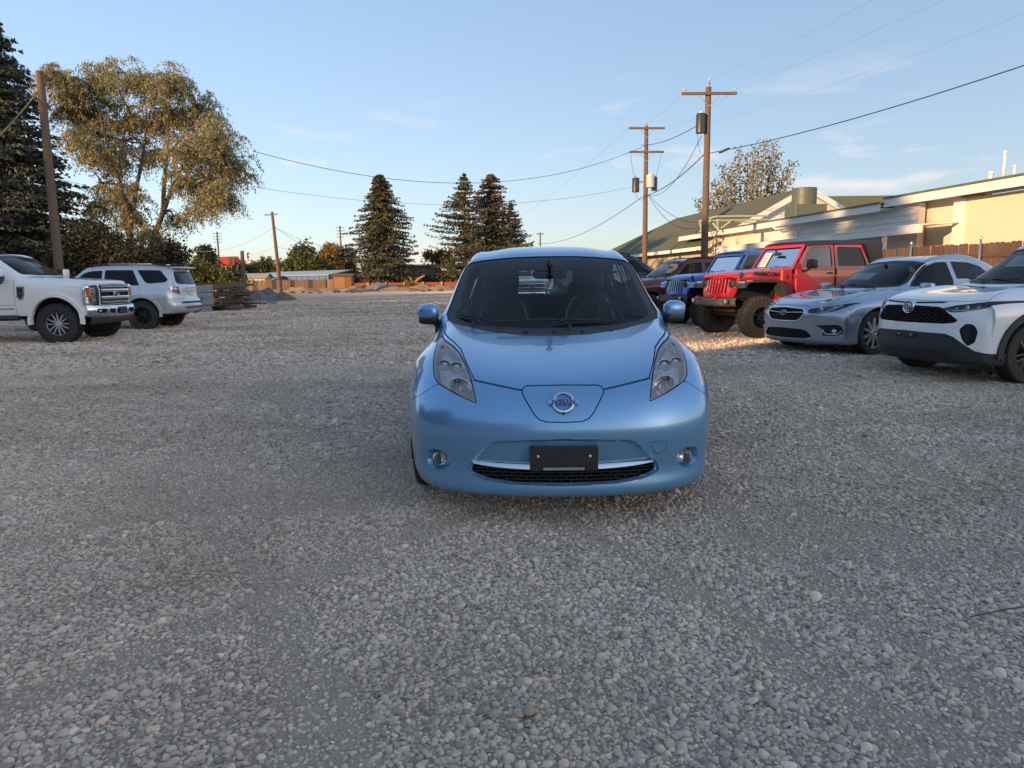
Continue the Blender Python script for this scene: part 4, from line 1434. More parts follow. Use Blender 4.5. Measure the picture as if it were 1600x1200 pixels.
def make_white_suv():
    root = empty('parked_suv', (0, 0, 0))
    W = .925
    S = lambda x, zc, ry, rz, s=0, by=.85, bz=1.06, lz=.24: sec(x, zc, ry, rz, by, bz, W, .90, lz, s)
    rows = [nose(-.12, .215, .30, .86, p=3), nose(-.03, .27, .34, .89, p=3), nose(0, .42, .36, .905, p=3), nose(-.005, .58, .36, .915, p=3), nose(-.015, .74, .38, .92, p=3), nose(-.035, .88, .42, .92, p=3),
            sec(-.10, .985, .64, .985, .80, .955, .91, .86, .5, .26), sec(-.40, 1.035, .69, 1.05, .835, .995, .922, .87, .4, .14), sec(-.85, 1.075, .71, 1.10, .845, 1.03, .925, .88, .3, .07), sec(-1.18, 1.105, .715, 1.13, .85, 1.045, .925, .88, .25, .10),
            S(-1.30, 1.14, .70, 1.16, .24), S(-1.70, 1.385, .655, 1.375, .22), S(-2.05, 1.585, .62, 1.565, .14), S(-2.28, 1.66, .60, 1.63, .06), S(-2.8, 1.695, .59, 1.655), S(-3.4, 1.685, .58, 1.645), S(-3.95, 1.645, .56, 1.59, 0, .83, 1.09),
            sec(-4.25, 1.56, .53, 1.48, .78, 1.1, .88, .92, .3, -.03), nose(-4.45, 1.08, .22, .84, d=1), nose(-4.55, .88, .24, .88, d=1), nose(-4.6, .6, .24, .89, d=1), nose(-4.52, .28, .24, .86, d=1)]
    bm = body_bmesh(rows, 6, 6)
    bvh = BVHTree.FromBMesh(bm)
    fx = lambda y, z: (bvh.ray_cast(Vector((1, y, z)), Vector((-1, 0, 0)))[0] or Vector((0, y, z)))
    fc = lambda c, n: c.x > -.62 and n.x > .02
    # lower black fascia
    low = mir([(0, .12), (.99, .12), (.99, .34), (.80, .40), (.62, .555), (.54, .585), (0, .595)])
    f = cut(bm, low, (1, 2), lambda c, n: c.x > -.66)
    lf = shell(take(bm, f), 'lower_fascia', M_TRIM, root, -.012, .02)
    b = MB()
    for k, z in enumerate((.31, .345, .38)):
        b2 = MB()
        b2.grid([[Vector((fx(y, z).x + dx, y, z + dz)) for y in np.linspace(-.62 + .05 * k, .62 - .05 * k, 21)] for dx, dz in ((-.012, .008), (.004, .006), (.004, -.006), (-.012, -.008))])
        b2.obj('intake_bar', M_PLASTIC, lf, True, 40)
    b.box((fx(0, .54).x - .004, 0, .545), (.012, .34, .05), None, .004)
    pb = b.obj('plate_bracket', M_PLASTIC, root)
    for y in (-.10, .10):
        b = MB(); b.box((fx(0, .54).x + .006, y, .545), (.006, .022, .022), None, .002); b.obj('plate_screw', M_ALLOY, pb)
    # upper grille
    gp = mir(rounded([(0, .695), (.52, .70), (.62, .715), (.645, .745), (.47, .88), (.42, .895), (0, .905)], [0, .02, .03, .03, .05, .03, 0], 3))
    g, _ = recess(bm, root, 'grille', gp, fc, M_SEAM, .045, rim=.045)
    b = MB(); honeycomb(b, lambda y: fx(y, .8).x - .008, -.62, .62, .70, .90, .075, .026, .006, .03, lambda y, z: in_poly(y, z, inset(gp, .008)))
    b.obj('grille_mesh', M_PLASTIC, g)
    for s in (1, -1):
        sl = both([(.10, .925), (.44, .935), (.50, .945), (.44, .953), (.10, .945)], s)
        recess(bm, root, 'hood_slot', sl, fc, M_SEAM, .02, rim=.02)
        hl = both(rounded([(.47, .875), (.565, .832), (.66, .838), (.83, .885), (.935, .965), (.82, .955), (.60, .915)], .015, 2), s)
        q = fx(.66 * s, .875)
        lamp(bm, root, hl, (1, 2), lambda c, n: -.95 < c.x and c.y * s > .3, bulbs=[(q + Vector((-.04, 0, 0)), .034), (fx(.58 * s, .868) + Vector((-.04, 0, 0)), .022), (fx(.74 * s, .885) + Vector((-.05, 0, 0)), .026)],
             drl=[fx(.50 * s, .872) - Vector((.02, 0, 0)), fx(.58 * s, .848) - Vector((.02, 0, 0)), fx(.70 * s, .857) - Vector((.025, 0, 0)), fx(.82 * s, .892) - Vector((.03, 0, 0))])
        vt = both(rounded([(.665, .64), (.70, .52), (.745, .45), (.80, .50), (.815, .62), (.775, .70), (.715, .71)], .02, 2), s)
        v_, _ = recess(bm, root, 'corner_vent', vt, fc, M_PLASTIC, .03, rim=.03)
        b = MB()
        for k in range(7):
            b.box(fx(.745 * s, .50 + .028 * k) + Vector((-.03, 0, 0)), (.012, .10, .006))
        o = b.obj('vent_slats', M_SEAM, v_); o['kind'] = 'stuff'
        # side glass
        cs = lambda c, n: c.y * s > .4
        for nm, poly, gm in (('door_window', [(-1.72, 1.10), (-2.62, 1.11), (-2.64, 1.57), (-2.35, 1.555), (-2.15, 1.50)], M_GLASSD), ('rear_door_window', [(-2.72, 1.11), (-3.5, 1.13), (-3.45, 1.52), (-2.74, 1.57)], M_PRIV), ('side_rear_window', [(-3.58, 1.16), (-4.05, 1.25), (-3.9, 1.47), (-3.53, 1.51)], M_PRIV)):
            pane(bm, root, nm, rounded(poly, .03, 2), (0, 2), cs, gm)
        for line in ([(-1.45, 1.07), (-1.42, .7), (-1.46, .35)], [(-2.67, 1.1), (-2.69, .6), (-2.66, .35)]):
            f = cut(bm, strip(line, .006), (0, 2), cs); shell(take(bm, f), 'door_seam', M_SEAM, root, -.004)
    # badge
    q = fx(0, .885)
    Mb = Matrix.Translation(q + Vector((.004, 0, -.004))) @ Matrix.Rotation(math.pi / 2, 4, 'Y') @ Matrix.Rotation(math.pi / 2, 4, 'Z')
    b = MB(); b.lathe([(.082, -.03), (.086, .006), (.078, .016), (.068, .01)], Mb @ Matrix.Diagonal((1.08, .95, 1, 1)), 32)
    bd = b.obj('badge', M_CHROME, root, True, 50)
    b = MB(); b.lathe([(.072, .004), (.05, .010), (0, .012)], Mb @ Matrix.Diagonal((1.08, .95, 1, 1)), 32); b.obj('badge_disc', mat('black badge disc', (.01, .012, .02), .12, coat=1.0), bd, True)
    b = MB()
    for (cx, cy, rx, ry_) in ((0, 0, .062, .046), (0, .014, .040, .018), (0, -.003, .020, .043)):
        b.tube([Mb @ Vector((cx + rx * math.cos(a), cy + ry_ * math.sin(a), .015)) for a in [2 * math.pi * k / 24 for k in range(25)]], .0045, 6, False)
    b.obj('badge_ovals', M_CHROME, bd, True)
    # windscreen
    wsp = mir([(0, 1.135), (.3, 1.14), (.55, 1.155), (.675, 1.18), (.685, 1.22), (.655, 1.35), (.615, 1.52), (.585, 1.575), (.4, 1.605), (0, 1.62)])
    pane(bm, root, 'windscreen', wsp, (1, 2), lambda c, n: -2.4 < c.x < -1.1 and n.z > .1, M_GLASS, .03)
    hood = mir([(0, .962), (.45, .955), (.62, .955), (.80, .968), (.735, 1.06), (.725, 1.13), (.6, 1.125), (.3, 1.108), (0, 1.10)])
    ring_cut(bm, hood, (1, 2), .006, M_SEAM, root, 'bonnet', M_WHITE, lambda c, n: -1.42 < c.x and n.z > .3)
    arches(bm, root, (-.93, -3.62), .37, .415, M_TRIM, .075, .022, bvh, (.355, .225, .225), W + .02, dict(spokes=5, style='twin', rim=M_ALLOY_D), steer=0)
    # cladding along the sills, lining, underside
    b = MB()
    for s in (1,):
        b.box((-2.28, W - .045, .30), (1.85, .08, .16), None, .03)
    b.mirror()
    o = MB(); o.box((-2.28, W - .045, .30), (1.85, .08, .16), None, .03); o.obj('sill_cladding', M_TRIM, root)
    o = MB(); o.box((-2.28, -W + .045, .30), (1.85, .08, .16), None, .03); o.obj('sill_cladding', M_TRIM, root)
    b = MB(); b.box((-2.2, 0, .30), (3.6, 1.2, .12), None, .03); b.obj('underbody', M_UNDER, root)
    b = MB(); b.box((-.5, 0, .32), (.5, 1.2, .16), None, .03); b.obj('engine_tray', M_UNDER, root)
    simple_cabin(root, -1.45, -2.45, -3.35, .72, W, .45, 1.12)
    door_mirror(root, -1.72, 1.02, 1.13, (.14, .20, .15), M_WHITE)
    rear_mirror(root, (-2.02, 0, 1.44))
    for y in (.59, -.59):
        b = MB(); b.tube([(-2.35, y, 1.655), (-2.45, y, 1.70), (-3.0, y, 1.72), (-3.7, y, 1.70), (-3.8, y, 1.66)], .016, 8); b.obj('roof_rail', M_PLASTIC, root, True)
    price_sheet(root, (-1.90, -.22, 1.43), .42, .24, R(-54))
    price_sheet(root, (-1.78, .56, 1.33), .08, .12, R(-54))
    wiper(root, (-1.32, .40, 1.165), (-1.38, .1, 1.19), (-1.41, -.2, 1.20))
    wiper(root, (-1.32, -.25, 1.16), (-1.38, -.4, 1.195), (-1.42, -.6, 1.205))
    lin = [f for f in bm.faces if f.calc_center_median().z > 1.0 and -4.3 < f.calc_center_median().x < -1.45]
    vs, fs, ns = take(bm, lin, True)
    put('cabin_lining', [v - n * .03 for v, n in zip(vs, ns)], [f[::-1] for f in fs], M_LINER, root, True)
    finish_body(bm, 'body', M_WHITE, root)
    return root


def place_front_axle(root, x, y, rz, axle, scale=1.0, z=0.0):
    """puts the car so that its front axle (local x = axle) stands over (x, y)"""
    root.rotation_euler = (0, 0, rz)
    root.scale = (scale,) * 3
    root.location = (x - axle * scale * math.cos(rz), y - axle * scale * math.sin(rz), z)


white_suv = make_white_suv()
place_front_axle(white_suv, 5.78, 8.95, R(191), -.93, 1.0)
tag(white_suv, 'white compact SUV with black lower bumper, nearest of the cars on the right', 'car', 'cars parked in the right-hand row')


# ---- silver sedan
M_SILVER = mat('silver blue metallic paint', (0.42, 0.475, 0.56), 0.26, 0.72, coat=1.0, flake=.03)


def make_sedan():
    root = empty('parked_sedan')
    W = .92
    S = lambda x, zc, ry, rz, s=0, by=.80, bz=.955, lz=.2: sec(x, zc, ry, rz, by, bz, W, .80, lz, s)
    rows = [nose(-.14, .17, .36, .84), nose(-.04, .205, .40, .875), nose(-.015, .28, .42, .89), nose(-.01, .42, .42, .90), nose(0, .56, .42, .905), nose(-.02, .68, .46, .905),
            sec(-.10, .765, .50, .775, .74, .755, .88, .66, .4, .34), sec(-.35, .835, .58, .855, .78, .81, .90, .72, .4, .2), sec(-.80, .90, .645, .925, .80, .865, .915, .76, .3, .1), sec(-1.22, .945, .675, .965, .81, .91, .92, .79, .22, .12),
            S(-1.36, .985, .675, .99, .28), S(-1.80, 1.205, .625, 1.195, .26), S(-2.20, 1.385, .575, 1.36, .16), S(-2.45, 1.455, .55, 1.42, .06), S(-2.9, 1.495, .54, 1.455), S(-3.35, 1.475, .53, 1.43), S(-3.85, 1.345, .52, 1.295), S(-4.2, 1.18, .54, 1.135), S(-4.4, 1.08, .60, 1.04, 0, .80, .98),
            sec(-4.6, 1.05, .62, 1.02, .78, .97, .88, .8, .25, -.05), nose(-4.78, 1.0, .24, .82, d=1), nose(-4.8, .8, .25, .86, d=1), nose(-4.8, .5, .25, .87, d=1), nose(-4.7, .25, .25, .85, d=1)]
    bm = body_bmesh(rows, 6, 6)
    bvh = BVHTree.FromBMesh(bm)
    fx = lambda y, z: (bvh.ray_cast(Vector((1, y, z)), Vector((-1, 0, 0)))[0] or Vector((0, y, z)))
    fc = lambda c, n: c.x > -.70 and n.x > .02
    gp = mir(rounded([(0, .500), (.25, .505), (.33, .535), (.395, .63), (.385, .685), (.33, .715), (0, .735)], [0, .03, .04, .03, .03, .03, 0], 3))
    g, _ = recess(bm, root, 'grille', inset(gp, .018), fc, M_SEAM, .035, rim=.035)
    for z in (.53, .56, .59, .685):
        b = MB()
        b.grid([[Vector((fx(y, z).x - .012 + dx, y, z + dz)) for y in np.linspace(-.37 + (.07 if z < .58 else 0), .37 - (.07 if z < .58 else 0), 13)] for dx, dz in ((-.02, .004), (0, .005), (0, -.005), (-.02, -.004))])
        b.obj('grille_bar', M_PLASTIC, g, True, 30)
    b = MB(); pts = [fx(y, z) + Vector((.002, 0, 0)) for y, z in inset(gp, .010)]
    b.tube(pts + pts[:1], .011, 6, False); b.obj('grille_frame', M_CHROME, g, True)
    for s in (1, -1):
        b = MB(); b.grid([[Vector((fx(y * s, .64).x + dx, y * s, .638 + .012 * (y / .33) + dz)) for y in np.linspace(.05, .375, 8)] for dx, dz in ((-.02, .012), (.008, .010), (.008, -.006), (-.02, -.012))])
        b.obj('grille_wing', M_CHROME, g, True, 40)
    q = fx(0, .64)
    Mb = Matrix.Translation(q + Vector((.006, 0, 0))) @ Matrix.Rotation(math.pi / 2, 4, 'Y') @ Matrix.Rotation(math.pi / 2, 4, 'Z')
    b = MB(); b.lathe([(.060, -.02), (.064, .006), (.058, .012), (.052, .008)], Mb @ Matrix.Diagonal((1.15, .62, 1, 1)), 28); bd = b.obj('badge', M_CHROME, root, True, 50)
    b = MB(); b.lathe([(.055, .006), (0, .010)], Mb @ Matrix.Diagonal((1.15, .62, 1, 1)), 28); b.obj('badge_field', mat('deep blue enamel', (.01, .03, .14), .15, coat=1.0), bd, True)
    for (cx, cy, rs) in ((-.028, .008, .010), (0.0, .012, .006), (.018, .014, .006), (.004, -.008, .006), (.026, -.006, .006), (.036, .004, .006)):
        b = MB()
        for k in range(4):
            a = math.pi / 4 * k
            b.add([Mb @ Vector((cx + rs * math.cos(a), cy + rs * math.sin(a), .012)), Mb @ Vector((cx - rs * .15 * math.sin(a), cy + rs * .15 * math.cos(a), .012)), Mb @ Vector((cx - rs * math.cos(a), cy - rs * math.sin(a), .012)), Mb @ Vector((cx + rs * .15 * math.sin(a), cy - rs * .15 * math.cos(a), .012))], [(0, 1, 2, 3)])
        b.obj('badge_star', M_CHROME, bd)
    low = mir(rounded([(0, .255), (.40, .26), (.50, .285), (.42, .375), (.36, .395), (0, .405)], [0, .03, .03, .04, .03, 0], 3))
    lg, _ = recess(bm, root, 'lower_intake', low, fc, M_SEAM, .03, rim=.03)
    for z in (.285, .315, .345, .375):
        b = MB(); b.grid([[Vector((fx(y, z).x - .012 + dx, y, z + dz)) for y in np.linspace(-.42, .42, 13)] for dx, dz in ((-.02, .003), (0, .004), (0, -.004), (-.02, -.003))])
        b.obj('intake_bar', M_PLASTIC, lg, True, 30)
    for s in (1, -1):
        hl = both(rounded([(.425, .69), (.445, .635), (.60, .635), (.74, .675), (.875, .79), (.76, .77), (.56, .735)], .015, 2), s)
        lamp(bm, root, hl, (1, 2), lambda c, n: -1.0 < c.x and c.y * s > .3 and n.x > 0, housing=M_DARKHOUS, bulbs=[(fx(.55 * s, .685) - Vector((.045, 0, 0)), .036), (fx(.66 * s, .705) - Vector((.05, 0, 0)), .030)],
             drl=[fx(.74 * s, .765) - Vector((.02, 0, 0)), fx(.68 * s, .715) - Vector((.02, 0, 0)), fx(.64 * s, .655) - Vector((.02, 0, 0)), fx(.50 * s, .645) - Vector((.015, 0, 0))])
        fg = both(rounded([(.53, .455), (.60, .435), (.64, .37), (.62, .31), (.78, .31), (.845, .36), (.83, .45), (.78, .475)], .02, 2), s)
        fo, _ = recess(bm, root, 'fog_recess', fg, fc, M_PLASTIC, .03, rim=.03)
        q = fx(.735 * s, .37)
        Mf = Matrix.Translation(q - Vector((.03, 0, 0))) @ Vector((0, 0, 1)).rotation_difference(Vector((1, .2 * s, 0)).normalized()).to_matrix().to_4x4()
        b = MB(); b.lathe([(.042, 0), (.038, .014), (.02, .02), (0, .022)], Mf, 20); b.obj('fog_lamp', M_BULB, fo, True)
        b = MB(); b.tube([fx(.63 * s, .40) - Vector((.0, 0, 0)), fx(.66 * s, .335), fx(.78 * s, .33), fx(.82 * s, .38)], .008, 6); b.obj('fog_trim', M_CHROME, fo, True)
        cs = lambda c, n: c.y * s > .4
        for nm, poly, gm in (('door_window', [(-1.76, 1.005), (-2.70, 1.01), (-2.70, 1.385), (-2.45, 1.375), (-2.2, 1.30)], M_GLASSD), ('rear_door_window', [(-2.79, 1.01), (-3.55, 1.02), (-3.75, 1.06), (-3.45, 1.31), (-3.2, 1.37), (-2.79, 1.39)], M_PRIV)):
            w, _ = pane(bm, root, nm, rounded(poly, .03, 2), (0, 2), cs, gm)
        b = MB(); ln = [(-1.72, 1.0), (-2.17, 1.305), (-2.43, 1.39), (-2.75, 1.405), (-3.2, 1.385), (-3.5, 1.31), (-3.78, 1.07)]
        def sy(x, z):
            h = bvh.ray_cast(Vector((x, 2 * s, z)), Vector((0, -s, 0))); return h[0] + Vector((0, .003 * s, 0)) if h[0] else Vector((x, .7 * s, z))
        b.tube([sy(*p) for p in smooth_poly(ln, 3, False)], .008, 5); b.obj('window_trim', M_CHROME, root, True)
        for line in ([(-1.60, .97), (-1.55, .6), (-1.58, .28)], [(-2.75, 1.0), (-2.77, .6), (-2.75, .28)]):
            f = cut(bm, strip(line, .006), (0, 2), cs); shell(take(bm, f), 'door_seam', M_SEAM, root, -.004)
    wsp = mir([(0, .985), (.3, .988), (.55, .998), (.65, 1.012), (.655, 1.05), (.62, 1.19), (.575, 1.33), (.55, 1.37), (.35, 1.405), (0, 1.42)])
    pane(bm, root, 'windscreen', wsp, (1, 2), lambda c, n: -2.6 < c.x < -1.2 and n.z > .1, M_GLASS, .03)
    hood = mir([(0, .75), (.32, .745), (.42, .72), (.60, .775), (.735, .80), (.72, .87), (.69, .96), (.6, .955), (.3, .948), (0, .945)])
    ring_cut(bm, hood, (1, 2), .006, M_SEAM, root, 'bonnet', M_SILVER, lambda c, n: -1.5 < c.x and n.z > .3)
    arches(bm, root, (-.96, -3.71), .345, .375, M_SILVER, .02, .003, bvh, (.335, .225, .235), W, dict(spokes=10, style='single', rim=M_ALLOY_D, face=M_ALLOY))
    b = MB(); b.box((-2.3, 0, .25), (3.8, 1.2, .1), None, .03); b.obj('underbody', M_UNDER, root)
    simple_cabin(root, -1.5, -2.55, -3.4, .55, W, .32, .97)
    door_mirror(root, -1.80, 1.0, 1.0, (.13, .19, .13), M_SILVER)
    rear_mirror(root, (-2.12, 0, 1.27))
    price_sheet(root, (-1.86, -.25, 1.175), .40, .22, R(-62))
    wiper(root, (-1.38, .42, 1.005), (-1.45, .1, 1.03), (-1.48, -.2, 1.04))
    wiper(root, (-1.38, -.2, 1.0), (-1.46, -.4, 1.03), (-1.5, -.6, 1.035))
    lin = [f for f in bm.faces if f.calc_center_median().z > .93 and -4.3 < f.calc_center_median().x < -1.5]
    vs, fs, ns = take(bm, lin, True)
    put('cabin_lining', [v - n * .03 for v, n in zip(vs, ns)], [f[::-1] for f in fs], M_LINER, root, True)
    finish_body(bm, 'body', M_SILVER, root)
    return root


sedan = make_sedan()
place_front_axle(sedan, 5.48, 12.2, R(201), -.96, 1.07)
tag(sedan, 'silver blue sedan with chrome-framed grille parked between the red pickup and the white SUV', 'car', 'cars parked in the right-hand row')
# ---- silver four-wheel-drive wagon on the left, seen from behind
M_SILV2 = mat('bright silver metallic paint', (0.64, 0.65, 0.67), 0.32, 0.45, coat=1.0, flake=.03)


def make_wagon():
    root = empty('parked_offroad_wagon')
    W = .955
    S = lambda x, zc, ry, rz, s=0, by=.875, bz=1.19, lz=.45: sec(x, zc, ry, rz, by, bz, W, .98, lz, s)
    rows = [nose(-.16, .42, .30, .90), nose(-.02, .50, .32, .93), nose(0, .70, .32, .94), nose(-.03, .92, .35, .945), nose(-.08, 1.06, .38, .94),
            sec(-.16, 1.13, .66, 1.125, .82, 1.09, .93, .96, .6, .2), sec(-.75, 1.19, .72, 1.19, .85, 1.13, .95, .97, .5, .1), sec(-1.25, 1.22, .74, 1.225, .87, 1.17, .955, .98, .46, .12),
            S(-1.36, 1.255, .74, 1.26, .2), S(-1.72, 1.50, .70, 1.49, .18), S(-2.02, 1.675, .665, 1.65, .12), S(-2.28, 1.745, .65, 1.715, .05), S(-2.9, 1.775, .64, 1.74), S(-3.6, 1.77, .635, 1.735), S(-4.15, 1.745, .625, 1.705), S(-4.42, 1.715, .61, 1.665),
            sec(-4.50, 1.69, .61, 1.62, .83, 1.18, .92, .98, .5, -.02), sec(-4.56, 1.60, .63, 1.50, .81, 1.18, .90, .97, .5, -.04), nose(-4.70, 1.22, .22, .87, d=1, p=4), nose(-4.72, 1.05, .24, .91, d=1, p=4), nose(-4.74, .86, .26, .935, d=1, p=4), nose(-4.80, .77, .28, .945, d=1, p=4), nose(-4.83, .66, .28, .945, d=1, p=4), nose(-4.80, .52, .28, .92, d=1, p=4), nose(-4.68, .44, .26, .88, d=1, p=4)]
    bm = body_bmesh(rows, 6, 6)
    bvh = BVHTree.FromBMesh(bm)
    bx = lambda y, z: (bvh.ray_cast(Vector((-8, y, z)), Vector((1, 0, 0)))[0] or Vector((-4.8, y, z)))
    for s in (1, -1):
        cs = lambda c, n: c.y * s > .4
        for nm, poly, gm in (('door_window', [(-1.74, 1.24), (-2.62, 1.235), (-2.62, 1.66), (-2.3, 1.645), (-2.1, 1.58)], M_PRIV), ('rear_door_window', [(-2.69, 1.235), (-3.66, 1.235), (-3.44, 1.665), (-2.69, 1.67)], M_PRIV),
                             ('side_rear_window', [(-3.55, 1.665), (-4.18, 1.65), (-4.42, 1.38), (-4.36, 1.31), (-3.92, 1.28), (-3.80, 1.32)], M_PRIV)):
            pane(bm, root, nm, rounded(poly, .05 if 'side' in nm else .025, 3), (0, 2), cs, gm, .018)
        for line in ([(-1.55, 1.2), (-1.52, .8), (-1.56, .5)], [(-2.655, 1.23), (-2.66, .8), (-2.65, .5)], [(-3.68, 1.23), (-3.66, 1.0), (-3.40, .90)], [(-4.44, 1.70), (-4.50, 1.40), (-4.58, 1.18)], [(-4.0, .86), (-4.4, .845), (-4.72, .86)]):
            f = cut(bm, strip(line, .006), (0, 2), cs); shell(take(bm, f), 'panel_seam', M_SEAM, root, -.004)
        if s > 0:
            ring_cut(bm, rounded([(-4.02, .99), (-4.22, .99), (-4.22, 1.12), (-4.02, 1.12)], .03, 3), (0, 2), .004, M_SEAM, root, 'fuel_door', M_SILV2, cs)
        # tail lamp wrapping the corner
        tl = rounded([(-4.44, 1.175), (-4.60, 1.18), (-4.98, 1.16), (-4.98, .955), (-4.72, .94), (-4.53, 1.05)], .02, 2)
        tc = lambda c, n: c.y * s > .66
        o, pi = pane(bm, root, 'tail_light', tl, (0, 2), tc, glass('clear tail lens', (.95, .9, .9), .02), .006, M_SEAM, .008, 'lamp_seal')
        shell(pi, 'lamp_housing', M_REFL, o, -.03)
        vs, fs, ns = pi
        low = [f for f in fs if sum(vs[k].z for k in f) / len(f) < 1.115]
        put('red_lens', [v + n * .002 for v, n in zip(vs, ns)], low, M_REDLENS, o, True)
        b = MB(); b.tube([(-3.35, s * .64, 1.765), (-3.30, s * .64, 1.81), (-2.6, s * .645, 1.82)], .02, 8)
        b2 = MB(); b2.tube([(-2.30, s * .635, 1.765), (-2.42, s * .635, 1.82), (-2.75, s * .635, 1.832)], .022, 8); b2.obj('rack_foot', M_PLASTIC, root, True)
        b2 = MB(); b2.tube([(-2.75, s * .635, 1.832), (-3.95, s * .625, 1.825)], .020, 8); b2.obj('roof_rail', M_ALLOY, root, True)
        b2 = MB(); b2.tube([(-3.95, s * .625, 1.825), (-4.28, s * .62, 1.80), (-4.40, s * .615, 1.745)], .022, 8); b2.obj('rack_foot', M_PLASTIC, root, True)
    # tailgate glass, spoiler, garnish, plate
    rw = mir(rounded([(0, 1.245), (.60, 1.26), (.68, 1.30), (.60, 1.585), (.55, 1.61), (0, 1.62)], [0, .04, .05, .05, .05, 0], 3))
    pane(bm, root, 'rear_window', rw, (1, 2), lambda c, n: c.x < -4.4 and n.x < -.1, M_PRIV, .025)
    b = MB()
    b.prism([(-4.38, 1.742), (-4.60, 1.745), (-4.70, 1.725), (-4.69, 1.705), (-4.55, 1.69), (-4.42, 1.70)], 1, -.60, .60)
    b.obj('roof_spoiler', M_SILV2, root, False, None, .012)
    b = MB(); b.box(bx(0, 1.16) + Vector((-.012, 0, 0)), (.05, .66, .055), None, .015); b.obj('tailgate_garnish', M_CHROME, root)
    b = MB(); b.box(bx(0, 1.0) + Vector((-.012, 0, 0)), (.012, .31, .16), None, .004); pl = b.obj('licence_plate', mat('white number plate', (.72, .72, .74), .4, var=.1, vscale=30), root)
    b = MB(); b.box(bx(0, 1.0) + Vector((-.02, 0, .065)), (.003, .28, .02)); b.obj('plate_print', mat('plate blue', (.1, .16, .4), .5), pl)
    b = MB()
    b.grid([[Vector((bx(y, .66).x + dx, y, z)) for y in np.linspace(-.72, .72, 17)] for dx, z in ((.0, .775), (-.030, .765), (-.035, .735), (0.0, .72))])
    b.obj('bumper_step', M_TRIM, root, True, 40)
    b = MB()
    b.grid([[Vector((bx(y, .56).x + dx, y, z)) for y in np.linspace(-.60, .60, 17)] for dx, z in ((0, .63), (-.02, .62), (-.02, .58), (0, .575))])
    b.obj('bumper_insert', M_TRIM, root, True, 40)
    for s in (1, -1):
        b = MB(); b.box(bx(.78 * s, .60) + Vector((-.006, 0, 0)), (.02, .08, .04), None, .006); b.obj('rear_reflector', mat('white reflector', (.7, .7, .7), .3), root)
    wsp = mir([(0, 1.26), (.4, 1.265), (.70, 1.285), (.71, 1.33), (.68, 1.50), (.645, 1.63), (.4, 1.685), (0, 1.695)])
    pane(bm, root, 'windscreen', wsp, (1, 2), lambda c, n: -2.3 < c.x < -1.2 and n.z > .1, M_GLASS, .03)
    for s in (1, -1):
        hl = both([(.55, .92), (.9, .9), (.93, 1.06), (.6, 1.02)], s)
        lamp(bm, root, hl, (1, 2), lambda c, n: c.x > -.6 and c.y * s > .3)
    g, _ = recess(bm, root, 'grille', mir([(0, .78), (.45, .8), (.5, 1.0), (0, 1.03)]), lambda c, n: c.x > -.5 and n.x > .1, M_PLASTIC, .03)
    arches(bm, root, (-.93, -3.72), .43, .465, M_SILV2, .075, .035, bvh, (.40, .265, .23), W + .035, dict(spokes=6, style='twin', rim=M_BLACKRIM, knob=True, nk=34))
    b = MB(); b.box((-2.4, 0, .50), (4.0, 1.1, .14), None, .03); b.obj('underbody', M_UNDER, root)
    b = MB(); b.tube([(-3.72, -.75, .40), (-3.72, .75, .40)], .045, 10); b.obj('rear_axle', M_UNDER, root)
    b = MB(); b.tube([(-4.35, -.45, .45), (-4.72, -.45, .44)], .03, 10); b.obj('tail_pipe', M_ALLOY_D, root)
    simple_cabin(root, -1.5, -2.4, -3.35, .85, W, .6, 1.2)
    door_mirror(root, -1.80, 1.07, 1.25, (.15, .22, .19), M_SILV2)
    finish_body(bm, 'body', M_SILV2, root)
    return root


wagon = make_wagon()
place_front_axle(wagon, -10.62, 21.45, R(183), -3.72, 1.03)
tag(wagon, 'silver four-wheel-drive wagon with black wheels seen from behind, beyond the white pickup', 'car')


